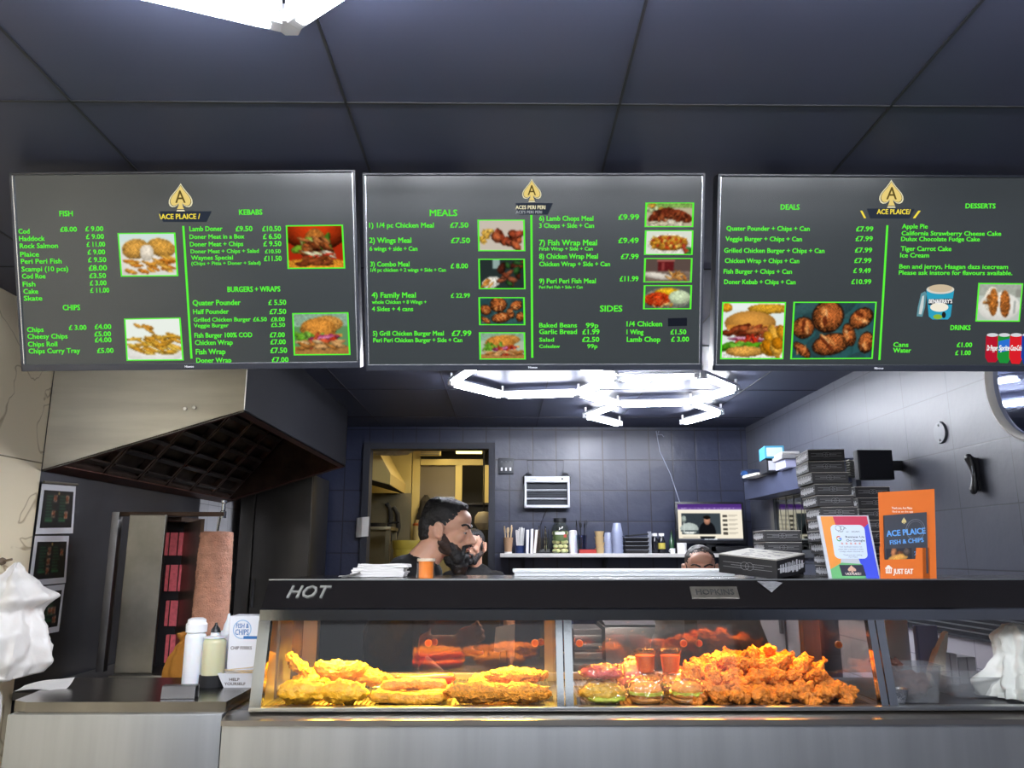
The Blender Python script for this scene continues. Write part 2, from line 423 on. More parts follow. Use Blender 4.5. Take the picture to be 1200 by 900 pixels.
cB = (.932, 4.69); cA = nb(cB, 201); cT = nb(cB, 81)
hex_light('hexagonal_light', 'white honeycomb tube light on the ceiling behind the menu screens', ZL,
          hexedges([(cB, range(6)), (cA, range(6)), (cT, (5, 0, 2, 3))], -9))
cF = (-.475, .822); f2 = nb(cF, -9); f3 = nb(cF, -69); f4 = nb(f2, -9); f5 = nb(cF, -129)
hex_light('hexagonal_light', 'bright tube light at the top edge of the photo, in front of the menu screens', ZL,
          hexedges([(c_, range(6)) for c_ in (cF, f2, f3, f4, f5)], 21))

# ================================================================== COUNTER AND HEATED DISPLAY
def bbw(name, m, lo, hi, parent=None, bev=0, **k): return MB().bb(lo, hi, bev).build(name, m, parent, smooth=bool(bev), **k)
YF, ZT = 2.41, atZ(297, 833, 0).z + 0
gl_bot = atY(297, 831, YF)                    # foot of the sloping front glass
ZG = gl_bot.z
CX0 = gl_bot.x                                # left end of the display
m1 = atY(662, 831, YF).x; m2 = atY(1042, 831, YF).x; CX1 = XR - .02
YS, ZS0 = 2.452, atY(600, 727, 2.452).z       # bottom of the polished strip
YS1, ZS1 = 2.464, atY(600, 712.5, 2.464).z
YH, ZH = 2.525, atY(600, 680, 2.525).z        # top front edge of the header
YR = 2.96                                     # rear of the display
YTOP = 3.12                                   # rear of the flat top
COUNTER = mat('counter_front_steel', 'a6a9ab', .38, .9, var=.10, vs=1.6, bump=.03, bs=50, stretch=(10, 10, .6))
# ---- serving counter (body below the glass) with its steel ledge
root = empty('serving_counter', 'brushed steel serving counter under the heated glass display', 'counter', (.6, 2.7, 0))
bbw('front_panel', COUNTER, (CX0 - .075, 2.372, 0), (CX1, 2.40, ZG - .022), root, .004)
bbw('side_panel', STEEL, (CX0 - .075, 2.40, 0), (CX0 - .05, YR + .05, ZG - .012), root)
p = MB().prism([(CX0 - .075, 2.362, ZG - .036), (CX0 - .075, 2.362, ZG - .022), (CX0 - .075, 2.425, ZG - .006), (CX0 - .075, 2.425, ZG - .036)], (CX1 - CX0 + .075, 0, 0))
p.build('ledge', mat('ledge_steel', 'b9b3aa', .3, 1, bump=.04, bs=20, stretch=(1, 6, 1)), root)
bbw('top_plate', STEELD, (CX0 - .05, 2.425, ZG - .036), (CX1, YR + .06, ZG - .006), root)
bbw('rear_panel', STEELD, (CX0 - .05, YR + .03, 0), (CX1, YR + .05, ZG - .036), root)
# ---- left worktop unit
LX0, LX1, LZ = -1.418, CX0 - .079, 1.062
root = empty('worktop_unit', 'low steel worktop unit beside the left end of the glass display', 'counter', (-1.1, 2.7, 0))
bbw('front_panel', COUNTER, (LX0 + .012, 2.39, 0), (LX1 - .003, 2.42, LZ - .03), root, .004)
bbw('side_panel', STEEL, (LX0 + .012, 2.42, 0), (LX0 + .03, 2.84, LZ - .03), root)
bbw('side_panel', STEEL, (LX1 - .02, 2.42, 0), (LX1 - .003, 2.84, LZ - .03), root)
SLAB = mat('worktop_steel', '807d78', .24, 1, var=.25, vs=6, bump=.03, bs=14)
mb = MB(); mb.prism([(LX0 + .05, 2.408, LZ - .03), (LX1, 2.408, LZ - .03), (LX1, 2.86, LZ - .03), (LX0 - .06, 2.86, LZ - .03), (LX0, 2.44, LZ - .03)], (0, 0, .03))
mb.build('worktop', SLAB, root)

# ---- heated glass display
DISP = empty('heated_display', 'long heated glass display cabinet with a black header reading HOT', 'food display', (.6, 2.7, ZG - .006))
HEAD = mat('black_enamel_header', '1d1b1c', .22, .3, coat=.4)
hp = [(YS1, ZS1), (YH, ZH), (YTOP, ZH), (YTOP, ZH - .03), (YS1 + .05, ZS1 - .01)]
MB().prism([(CX0 - .012, y, z) for y, z in hp], (CX1 - CX0 + .012, 0, 0)).build('header', HEAD, DISP)
st = MB().prism([(CX0 - .012, y, z) for y, z in ((YS, ZS0), (YS - .001, ZS1 - .004), (YS + .003, ZS1), (YS1, ZS1), (YS1 + .03, ZS1), (YS + .03, ZS0))], (CX1 - CX0 + .012, 0, 0))
st.build('polished_strip', CHROME, DISP)
bbw('top_edge', STEELH, (CX0 - .012, YH - .002, ZH), (CX1, YH + .012, ZH + .004), DISP)
# raised italic letters on the header
nrm = V((0, -(ZH - ZS1), (YH - YS1))).normalized(); upd = V((0, YH - YS1, ZH - ZS1)).normalized()
def head_mtx(px, py):
    q = on_plane(px, py, V((0, YS1, ZS1)), nrm) - nrm * -.002
    return M.Translation(q) @ M(((1, upd.x, nrm.x, 0), (0, upd.y, nrm.y, 0), (0, upd.z, nrm.z, 0), (0, 0, 0, 1)))
hw = (on_plane(386, 702, V((0, YS1, ZS1)), nrm) - on_plane(336, 702, V((0, YS1, ZS1)), nrm)).length
MB().text('HOT', .062, head_mtx(336, 701), hw, .003, .012, shear=.25).build('header_lettering', mat('letter_steel', 'b5b5b0', .3, .6), DISP)
q0, q1 = on_plane(811, 702, V((0, YS1, ZS1)), nrm), on_plane(863, 688, V((0, YS1, ZS1)), nrm)
pl = MB(); cq = (q0 + q1) / 2; pl.box(cq + nrm * .002, (abs(q1.x - q0.x), (q1 - q0).dot(upd), .004), M((V((1, 0, 0)), upd, nrm)).transposed(), .001)
npl = pl.build('nameplate', mat('nickel_plate', '8f8a80', .35, .9, var=.2, vs=30), DISP)
MB().text('HOPKINS', .028, head_mtx(816, 698) @ M.Translation((0, 0, .0035)), abs(q1.x - q0.x) * .8, .0008, .004).build('nameplate_lettering', mat('engraved_black', '222222', .6), npl)
# mullions along the sloping glass
def slope_bar(x0, x1, w0=.0, d=.022, zt=None):
    m_ = MB(); n = []
    pts = [(YF - .006, ZG - .004), (YS - .004, ZS0), (YS + d, ZS0), (YF + d, ZG - .004)]
    return m_.prism([(x0, y, z) for y, z in pts], (x1 - x0, 0, 0))
slope_bar(CX0 - .012, CX0 + .022).build('end_post', CHROME, DISP)
for x in (m1, m2):
    slope_bar(x - .022, x - .002).build('mullion', CHROME, DISP)
    slope_bar(x + .002, x + .026).build('mullion', CHROME, DISP)
bbw('bottom_rail', STEELH, (CX0 - .012, YF - .012, ZG - .006), (CX1, YF + .02, ZG + .006), DISP, .003)
edges = [(CX0 + .022, m1 - .022), (m1 + .026, m2 - .022), (m2 + .026, CX1)]
for a, b_ in edges:
    MB().prism([(a, YF + .004, ZG), (a, YS + .004, ZS0), (a, YS + .008, ZS0), (a, YF + .008, ZG)], (b_ - a, 0, 0)).build('front_glass', GLASS, DISP)
# left end: two steel strips and a rear post, glass between
WS = mat('cabinet_inner_steel', 'c0b6aa', .28, .9, bump=.03, bs=30)
for y0, y1, dx in ((YF + .03, 2.60, 0), (2.615, 2.77, .004)):
    zt = ZS0 + .02
    bbw('end_strip', WS, (CX0 - .006, y0 + (.02 if y0 < 2.5 else 0), ZG - .006), (CX0 + .004 + dx, y1, zt), DISP)
for x, wd in ((CX0 + .0, .05), (m1 - .03, .045), (m2 - .035, .06)):
    bbw('rear_post', WS, (x, YR - .012, ZG - .006), (x + wd, YR + .03, ZH - .03), DISP)
bbw('side_glass', GLASS, (CX0 - .004, 2.77, ZG), (CX0, YR - .012, ZS0 + .02), DISP)
bbw('partition_glass', GLASS, (m1 - .002, 2.5, ZG), (m1 + .002, YR - .02, ZS0 - .0), DISP)
bbw('partition_glass', GLASS, (m2 - .002, 2.5, ZG), (m2 + .002, YR - .02, ZS0 - .0), DISP)
bbw('rear_rail', WS, (CX0, YR - .014, ZG - .006), (m2, YR + .02, ZG + .022), DISP, .003)
bbw('rear_runner', WS, (CX0, YR - .01, ZH - .06), (m2, YR + .03, ZH - .03), DISP)
KNOB = mat('orange_finger_knob', 'd9730f', .4); KN2 = mat('orange_knob_rim', 'f2a033', .4)
def pane(px0, px1, y, knobs):
    x0, x1 = atY(px0, 750, y).x, atY(px1, 750, y).x
    g = bbw('sliding_glass', GLASSR, (x0, y, ZG + .018), (x1, y + .005, ZH - .04), DISP)
    for kx_, ky in knobs:
        k = atY(kx_, ky, y - .003)
        kk = MB().cyl(k, k + V((0, -.006, 0)), .0135, .012, 20).build('finger_knob', KN2, g, True)
        MB().cyl(k + V((0, -.006, 0)), k + V((0, -.008, 0)), .009, .009, 20).build('knob_centre', KNOB, g, True)
pane(484, 645, YR - .006, ((502, 753.5), (627, 753.5)))
pane(492, 652, YR + .012, ((509, 752.5), (634, 752.5)))
pane(672, 818, YR - .006, ((679, 754), (801, 754)))
pane(803, 1030, YR + .012, ((819, 754), (944, 754), (982.5, 755.5)))
# wire rack over the warm floor, lamps under the header
WIRE = mat('rack_wire', '8a8580', .3, 1)
for a, b_ in edges[:2]:
    r_ = MB(); r_.bb((a, 2.44, ZG - .006), (b_, YR - .014, ZG - .003))
    fl = r_.build('warming_floor', STEELD, DISP)
    wr = MB(); n = int((b_ - a) / .014)
    for i in range(n + 1):
        x = a + .004 + (b_ - a - .008) * i / n; wr.tube([(x, 2.445, ZG - .001), (x, YR - .03, ZG + .003)], .0014, 5)
    for y in (2.445, 2.6, 2.78, YR - .03): wr.tube([(a, y, ZG + .001), (b_, y, ZG + .001)], .002, 5)
    wr.build('wire_rack', WIRE, DISP)
    hb = bbw('lamp_housing', WS, (a + .01, 2.56, ZS1 - .03), (b_ - .01, 2.80, ZS1 - .012), DISP)
bbw('warming_floor', STEELD, (edges[2][0], 2.44, ZG - .006), (edges[2][1], YR, ZG - .003), DISP)
BULB = emit_mat('heat_bulb', 'ffa030', 30)
for xs, pw, colr in (((-.53, -.255, .02), HEAT_POWER, (1, .60, .05)), ((.40, .66, .90), HEAT_POWER * .24, (1, .38, .04))):
    for x in xs:
        MB().cyl((x - .04, 2.68, ZS1 - .04), (x + .04, 2.68, ZS1 - .04), .006, seg=10).build('heat_bulb', BULB, DISP)
        area('heat_lamp', (x, 2.68, ZS1 - .05), .16, pw, colr, sy=.09, spread=125)
bbw('dividing_bar', mat('tray_divider', '8f8b88', .3, .9), (m1 + .04, 2.47, ZG - .003), (m1 + .05, 2.9, ZG + .02), DISP)
# ================================================================== MENU SCREENS
SBG = mat('menu_screen_panel', '171a1b', .22, emit=0)
_b = SBG.node_tree.nodes['Principled BSDF']; _b.inputs['Emission Color'].default_value = lin('454b4d'); _b.inputs['Emission Strength'].default_value = .42
GREEN = emit_mat('screen_green', '5df23c', 1.0); GOLD = emit_mat('screen_gold', 'e9cf7c', 1.0); PALE = emit_mat('screen_pale_gold', 'efe6c0', 1.0)
YEL = emit_mat('screen_yellow', 'f7e04a', 1.0); SDK = emit_mat('screen_dark', '262a33', .9); GREY_ = emit_mat('screen_grey', 'a7abb0', 1.0); SWH = emit_mat('screen_white', 'f0f0f0', 1.0)
PIC = emit_mat('screen_picture', 'ffffff', 1.0, attr=True)
TILT = R(17); TVW, TVH, TVD = .921, .532, .045
TYB = 2.1; tz = atY(626, 434, TYB).z
def spade(cx, cy0, cy1, hw):
    """outline of a spade between two heights, half width hw"""
    pts = []; h = cy1 - cy0
    prof = [(0, 1), (.14, .9), (.36, .77), (.62, .64), (.85, .52), (.98, .40), (1, .29), (.9, .19), (.7, .145), (.45, .16), (.24, .225), (.15, .28), (.18, .16), (.3, .04), (.36, 0)]
    return [(cx + x * hw, cy0 + y * h) for x, y in prof] + [(cx - x * hw, cy0 + y * h) for x, y in prof[::-1][:-1]]
def menu_screen(label, cxp, roll, texts, lines, pics, logo, xtra=None):
    pm = atY(cxp, 434, TYB); c0 = V((pm.x, TYB, tz))                # middle of the lower edge
    root = empty('menu_screen', label, 'menu screen', c0, 'menu screens in a row')
    up = V((0, -sin(TILT), cos(TILT))); n = V((0, -cos(TILT), -sin(TILT))); ex = V((1, 0, 0))
    rm = M.Rotation(-roll, 3, n); ex = rm.inverted() @ ex; up = rm.inverted() @ up
    FRM = M((ex, up, n)).transposed()
    W = lambda x, y, z=0: c0 + ex * x + up * y + n * z
    sh = MB(); sh.box(W(0, TVH / 2, -TVD / 2), (TVW, TVH, TVD), FRM, .004); sh.box(W(0, TVH * .45, -TVD - .015), (TVW * .6, TVH * .6, .03), FRM, .01)
    sh.build('housing', BLACK, root)
    bz = MB(); t_ = .007
    for x, y, sx, sy in ((0, TVH - t_ / 2, TVW, t_), (0, .009, TVW, .018), (-TVW / 2 + t_ / 2, TVH / 2, t_, TVH), (TVW / 2 - t_ / 2, TVH / 2, t_, TVH)):
        bz.box(W(x, y, .003), (sx, sy, .008), FRM, .002)
    bez = bz.build('bezel', mat('screen_bezel', '20232b', .3), root)
    for x in (-TVW / 2 + t_ + .001, TVW / 2 - t_ - .001): MB().box(W(x, TVH / 2 + .006, .004), (.002, TVH - .03, .004), FRM).build('bezel_trim', mat('silver_trim', 'c9ccd0', .25, .8), root)
    MB().box(W(0, TVH / 2 + .005, .0005), (TVW - 2 * t_ + .002, TVH - .024, .001), FRM).build('screen', SBG, root)
    MB().text('Hisense', .0085, M.Translation(W(-.004, .006, .0075)) @ FRM.to_4x4(), .024, .0002, .01, 'CENTER').build('brand_mark', mat('logo_silver', 'd8dade', .4, emit=.15), bez)
    for x in (-.25, .25):
        top = W(x, TVH * .55, -.05); b_ = MB(); b_.box((top.x, top.y + .04, (top.z + ZC) / 2), (.035, .035, ZC - top.z)); b_.box((top.x, top.y + .02, top.z), (.06, .06, .1)); b_.box((top.x, top.y + .04, ZC - .004), (.12, .12, .008)); b_.build('ceiling_bracket', BLACK, root)
    P0 = W(0, 0, .0016); on = lambda px, py, dz=0: on_plane(px, py, P0, n) + n * dz
    gm = MB(); EXT = 0
    def put(mb, s, x0, x1, yb, cap, dz=0, al='LEFT', off=.036, shear=0):
        a, b_ = on(x0, yb, dz), on(x1, yb, dz); capw = (on(x0, yb - cap) - on(x0, yb)).length
        mb.text(s, capw / .66, M.Translation(a) @ FRM.to_4x4(), (b_ - a).length, EXT, off, 'LEFT', shear)
    for s, x0, x1, yb, cap in texts: put(gm, s, x0, x1, yb, cap)
    for (x0, y0, x1, y1) in lines:
        a, b_ = on(x0, y0), on(x1, y1); d = (b_ - a).normalized().cross(n) * .003; gm.poly([a - d, a + d, b_ + d, b_ - d])
    gm.build('menu_text', GREEN, root)
    for name, q, pt in pics:
        c4 = [on(*k) for k in q]; cc = sum(c4, V()) / 4
        mf = None
        if pt[1]:
            mf = MB().poly([cc + (k - cc) * 1.0 for k in c4]).build('picture_border', GREEN, root)
            c4 = [k - (k - cc).normalized() * .0055 for k in c4]
        f = lambda u, v: (c4[0].lerp(c4[1], u)).lerp(c4[3].lerp(c4[2], u), v) + n * .0006
        pt[0].mesh(name, PIC, f, mf or root)
    lx, ly0, ly1, hw, txt, bx = logo
    u_ = on(lx, ly0).lerp(on(lx, ly1), 0)
    def sp(scale, dz, m, nm, par):
        pts = spade(lx, 0, 1, hw); o = []
        cy = (ly0 + ly1) / 2
        for x, y in pts:
            px = lx + (x - lx) * scale; py = cy + ((ly1 + (ly0 - ly1) * y) - cy) * scale; o.append(on(px, py, dz))
        bmm = MB(); bmm.poly(o); return bmm.build(nm, m, par)
    lg = sp(1, .0006, PALE, 'logo', root)
    sp(.9, .0009, SDK, 'logo_line', lg); sp(.85, .0012, GOLD, 'logo_fill', lg)
    mb = MB(); hh = ly1 - ly0; put(mb, 'A', lx - hw * .42, lx + hw * .42, ly0 + hh * .70, hh * .42, .0015, off=.01); mb.build('logo_letter', emit_mat('logo_ink', '6a5a2c', .8), lg)
    if bx: MB().poly([on(bx[0], bx[1], .0002), on(bx[2] - 6, bx[1], .0002) if 0 else on(bx[2], bx[1], .0002), on(bx[2] - 6, bx[3], .0002), on(bx[0] + 4, bx[3], .0002)]).build('logo_banner', emit_mat('banner_dark', '333a48', .8), root)
    mb = MB()
    for s, x0, x1, yb, cap, m_ in txt:
        mb = MB(); put(mb, s, x0, x1, yb, cap, .0006, off=.03); mb.build('logo_lettering', m_, root)
    if xtra: xtra(root, on, FRM, n, put)
    return root
def zz(ox, oy=200): return lambda rows: [(s, ox + x0 / 3.75, ox + x1 / 3.75, oy + yb / 3.75, cap / 3.75) for s, x0, x1, yb, cap in rows]
def q4(ox, pts): return [(ox + x / 3.75, 200 + y / 3.75) for x, y in pts]
def rct(ox, x0, y0, x1, y1, k=0): return q4(ox, [(x0, y0), (x1, y0), (x1 + k, y1), (x0 + k, y1)])
# ---------- pictures
def p_fishchips(seed):
    p = Paint(56, 42, 'd7e3da', seed); p.rect(0, 0, 1, .2, 'cfe0dc').ell(.5, .75, .62, .42, 0, 'ece7df', .1, .02)
    p.ell(.28, .36, .25, .24, -.2, 'd9a049').ell(.75, .33, .26, .22, .2, 'e0a548').ell(.48, .45, .13, .2, .2, 'efe3cf', .2, .06)
    return p.many(22, .08, .92, .58, .92, .13, .045, ['e08a2c', 'e9a23f', 'd97b22', 'eeb04a'], .3).rect(.5, .93, 1, 1, 'd7ddd2')
def p_chips(seed):
    p = Paint(56, 42, 'e9efe6', seed).ell(.5, .8, .55, .3, 0, 'f2efe8', .1, .02)
    return p.many(40, .1, .9, .4, .85, .15, .04, ['e8b13c', 'f0c552', 'd99a2c', 'e2a437'], .2).many(4, .15, .45, .1, .25, .13, .04, ['d9922e', 'e5a540'], .4)
def p_doner():
    p = Paint(60, 46, 'a8290f', 5).ell(.5, .1, .6, .5, 0, 'cf3d12', .6, .05).ell(.5, .98, .75, .2, 0, 'e6952d')
    p.ell(.5, .3, .18, .25, 0, 'b9702d').many(10, .2, .8, .35, .6, .16, .1, ['6f9d28', '93b845', '4f7f22', 'c2cf74'])
    p.many(26, .25, .8, .3, .8, .12, .05, ['7b3a1a', 'a35527', '5e2a14', 'b8713c'], .6).many(8, .15, .85, .6, .75, .16, .03, ['e9dfc4', 'cc3a22', 'dfe0b0'], .2)
    return p.many(12, .25, .75, .78, .92, .16, .05, ['9a4b24', '7b3818'], 0)
def p_burger(seed, bg='5f8d5c', w=56, h=42):
    p = Paint(w, h, bg, seed).rect(0, 0, 1, .3, '86a68f', .1).rect(0, .82, 1, 1, 'a8763f', .1)
    p.ell(.62, .25, .3, .2, 0, 'dd9c4a').ell(.45, .38, .34, .28, 0, 'd98f3a').rect(.1, .5, .9, .56, 'd98f3a', .1)
    p.many(9, .1, .6, .52, .62, .13, .07, ['6fae2f', '86bf45']).ell(.55, .6, .3, .08, -.1, 'a82f68').ell(.56, .59, .24, .035, -.1, 'd97fa5').many(6, .3, .8, .66, .72, .16, .06, ['c9361f', 'dd5a35'])
    return p.many(14, .12, .9, .68, .86, .14, .06, ['d9a468', 'b87838', 'e3bf8a', 'c98d50'], .1)
def p_chick(seed, bg='c7bcae'):
    p = Paint(48, 32, bg, seed).many(12, .03, .3, .35, .8, .1, .06, ['e2ad45', 'eec35c'])
    return p.many(14, .35, .9, .45, .85, .14, .15, ['a9482a', 'c4633a', '8b3820', 'b9553a'], None, .6)
def p_wings(seed, w=48, h=32, bg='2f4f52'):
    p = Paint(w, h, bg, seed).many(40, 0, 1, 0, 1, .2, .1, [bg, '36595b', '294549'], None, .1, .05)
    for cx, cy, rx, ry, a in ((.42, .25, .2, .3, .5), (.84, .28, .16, .18, -.6), (.12, .45, .14, .2, .4), (.48, .75, .24, .2, -.2), (.7, .58, .08, .22, -.3), (.92, .72, .1, .2, .1), (.12, .85, .14, .09, .7)):
        p.ell(cx, cy, rx, ry, a, '2b1a12', .1); p.ell(cx, cy, rx * .92, ry * .9, a, 'b5622f', .5, .3)
        for k in range(5): p.ell(cx + p.rng.uniform(-.5, .5) * rx, cy + p.rng.uniform(-.5, .5) * ry, rx * .35, ry * .14, a + 1, ['6a2d15', 'd98a4a', 'e2a468'][k % 3], .2, .2)
    return p
def p_dark(seed):
    p = Paint(48, 32, '26302f', seed).rect(.3, 0, .45, .3, '8fa6a0').ell(.25, .8, .22, .2, -.3, 'e6e2d6', .2).many(6, .05, .25, .75, .9, .12, .05, ['d98b3c', 'e3a04c'], -.5)
    return p.many(16, .4, .95, .1, .85, .12, .1, ['7b3b24', 'a1583a', '4a2116', '2f5a2a'], None, .6)
def p_ribs():
    p = Paint(48, 26, 'b9b093', 3).rect(0, 0, 1, .2, '7ba050', .2).many(8, 0, .3, .05, .3, .1, .1, ['e0a840', 'c9d4a0'])
    p.ell(.3, .5, .3, .22, -.5, '6b2a17').ell(.72, .55, .3, .25, .35, '8b3a20').many(40, .15, .9, .35, .75, .06, .06, ['8b3b20', '4a1e12', 'a9552e'], None, .4)
    return p.many(12, .1, .9, .82, .95, .1, .08, ['d9ceb0', 'e5dcc4'])
def p_rice():
    p = Paint(48, 26, 'd9ded0', 4).ell(.5, .55, .47, .42, 0, 'efe9dc', .1).ell(.5, .52, .42, .34, 0, 'd08a2a')
    return p.many(70, .15, .85, .25, .75, .05, .06, ['e8a93a', 'c9521f', 'f0c25c', 'b5401b', 'e39a2c']).many(4, .8, 1, .6, 1, .08, .1, ['3f7a3a', 'b8452c'])
def p_wrapdrink():
    p = Paint(48, 26, '5a4a44', 6).rect(0, .55, 1, 1, '77665c', .1).rect(.28, .05, .62, .55, '5e1a1c', .1).rect(.26, .02, .64, .12, 'a9635a').rect(.35, .15, .42, .5, '8b3a38')
    return p.ell(.28, .75, .34, .14, .15, 'ddd5c8', .2, .05).many(12, .5, .92, .65, .85, .12, .05, ['d9964a', 'c47a32', 'e5b06a'])
def p_curry():
    p = Paint(48, 26, '4f5a50', 7).ell(.5, .55, .52, .48, 0, '8d8f80', .2).ell(.5, .3, .3, .22, 0, 'e5b422').ell(.28, .6, .3, .32, 0, 'd84318', .3, .2).ell(.76, .5, .24, .3, 0, 'cfe0b8', .2, .1)
    return p.many(20, .1, .5, .4, .85, .05, .05, ['e8622e', 'b5300f']).many(5, .15, .8, .8, .92, .08, .06, ['e5b870', 'c99040'])
def p_bigburger():
    p = Paint(76, 66, 'dfe8e4', 9).rect(0, 0, 1, .12, 'e8eeea').ell(.75, .1, .35, .09, 0, 'e0a52c').ell(.05, .08, .1, .08, 0, 'e59c20').ell(.5, .95, .6, .12, 0, 'f0efe8', .1)
    p.ell(.45, .36, .42, .22, 0, 'd99843', .35, .05).rect(.06, .4, .86, .48, 'd08a35', .08)
    p.many(40, .05, .9, .44, .58, .13, .05, ['8b3a1c', 'a9502a', '6a2612', 'c4703c'], -.2).ell(.42, .66, .34, .045, .05, 'd9a0b8').ell(.4, .67, .3, .02, .05, '9a3a5e').many(7, .1, .7, .68, .72, .12, .04, ['c9301c', 'de5236'])
    p.many(20, .05, .7, .74, .82, .12, .05, ['5fae1f', '7cc43a', '4a9416'], 0).ell(.38, .88, .32, .1, 0, 'e2a54a').many(12, .72, .98, .5, .88, .13, .1, ['e29a1f', 'eeb040', 'd0810f'], .8)
    return p
def p_cake():
    p = Paint(48, 42, 'b9c2b8', 2).rect(0, 0, 1, .3, 'a5a99e', .05).ell(.5, .62, .5, .4, 0, 'eceae2', .1, .02).ell(.3, .4, .16, .34, .1, 'ece2d0', .1)
    p.ell(.36, .5, .11, .38, -.05, 'b06a2c', .2, .3).ell(.56, .52, .05, .36, -.1, 'efe6d4', .1).ell(.64, .54, .12, .38, -.1, 'a9622a', .2, .3).many(10, .08, .25, .3, .6, .04, .04, ['c9935a', '9a5a28'])
    return p.rect(.86, .45, .9, .8, '9aa09a').rect(.88, .15, 1, .35, '8f8f86')
# ---------- left screen
L1, L2 = 0, 210
t1 = zz(0)([('FISH', 262, 320, 200, 22), ('Cod', 82, 130, 277, 20), ('£8.00', 266, 338, 268, 20), ('£ 9.00', 376, 454, 266, 20), ('Haddock', 85, 197, 309, 20), ('£ 9.00', 379, 457, 300, 20),
    ('Rock Salmon', 88, 255, 341, 20), ('£ 11.00', 382, 462, 334, 20), ('Plaice', 90, 172, 378, 20), ('£ 9.00', 386, 462, 368, 20), ('Peri Peri Fish', 93, 271, 409, 20), ('£ 9.50', 388, 467, 402, 20),
    ('Scampi (10 pcs)', 96, 300, 443, 20), ('£8.00', 391, 470, 439, 22), ('Cod Roe', 98, 200, 474, 20), ('£3.50', 394, 466, 472, 20), ('Fish', 101, 156, 509, 20), ('£ 3.00', 396, 468, 504, 20),
    ('Cake', 104, 168, 541, 20), ('£ 11.00', 398, 480, 536, 20), ('Skate', 106, 186, 571, 20), ('CHIPS', 277, 352, 613, 22), ('Chips', 120, 192, 709, 20), ('£ 3.00', 304, 380, 700, 20), ('£4.00', 417, 489, 696, 20),
    ('Cheesy Chips', 122, 297, 739, 20), ('£5.00', 416, 488, 728, 20), ('£4.00', 418, 490, 754, 20), ('Chips Roll', 124, 252, 773, 20), ('Chips Curry Tray', 127, 352, 803, 20), ('£5.00', 428, 499, 801, 20)])
t1 += zz(210)([('KEBABS', 264, 365, 194, 22), ('Lamb Doner', 46, 190, 266, 20), ('£9.50', 249, 322, 266, 21), ('£10.50', 366, 447, 266, 21), ('Doner Meat in a Box', 46, 286, 300, 18), ('£ 6.50', 369, 447, 300, 21),
    ('Doner Meat + Chips', 48, 281, 333, 19), ('£ 9.50', 371, 449, 332, 21), ('Doner Meat + Chips + Salad', 51, 350, 363, 16), ('£10.50', 378, 446, 363, 16), ('Waynes Special', 53, 236, 392, 18), ('£11.50', 374, 450, 397, 21),
    ('(Chips + Pitta + Doner + Salad)', 54, 358, 415, 14), ('BURGERS + WRAPS', 213, 444, 533, 22), ('Quater Pounder', 60, 270, 592, 22), ('£ 5.50', 393, 470, 590, 21), ('Half Pounder', 62, 218, 630, 20), ('£7.50', 398, 470, 630, 21),
    ('Grilled Chicken Burger', 64, 314, 664, 17), ('£6.50', 326, 385, 662, 17), ('£8.00', 404, 464, 662, 17), ('Veggie Burger', 65, 217, 689, 16), ('£5.50', 405, 465, 687, 17), ('Fish Burger 100% COD', 68, 321, 734, 20), ('£7.00', 399, 464, 732, 20),
    ('Chicken Wrap', 70, 235, 766, 20), ('£7.00', 402, 468, 763, 20), ('Fish Wrap', 74, 203, 807, 22), ('£7.50', 402, 474, 801, 22), ('Doner Wrap', 76, 229, 844, 20), ('£7.00', 408, 480, 842, 21)])
menu_screen('left menu screen listing FISH, CHIPS, KEBABS and BURGERS in green', 225, R(.75), t1, [(210 + 18 / 3.75, 200 + 243 / 3.75, 210 + 54 / 3.75, 200 + 826 / 3.75)],
    [('menu_picture', q4(0, [(516, 274), (771, 272), (784, 464), (531, 466)]), (p_fishchips(1), 1)), ('menu_picture', q4(0, [(545, 650), (794, 645), (808, 834), (556, 836)]), (p_chips(2), 1)),
     ('menu_picture', q4(210, [(468, 240), (720, 237), (730, 430), (476, 432)]), (p_doner(), 1)), ('menu_picture', q4(210, [(496, 626), (744, 622), (753, 810), (503, 812)]), (p_burger(3), 1))],
    (211.8, 214.8, 247.6, 14, [('\\ACE PLAICE /', 187, 234.6, 256.8, 5.6, YEL)], (187, 247.5, 248, 260)))
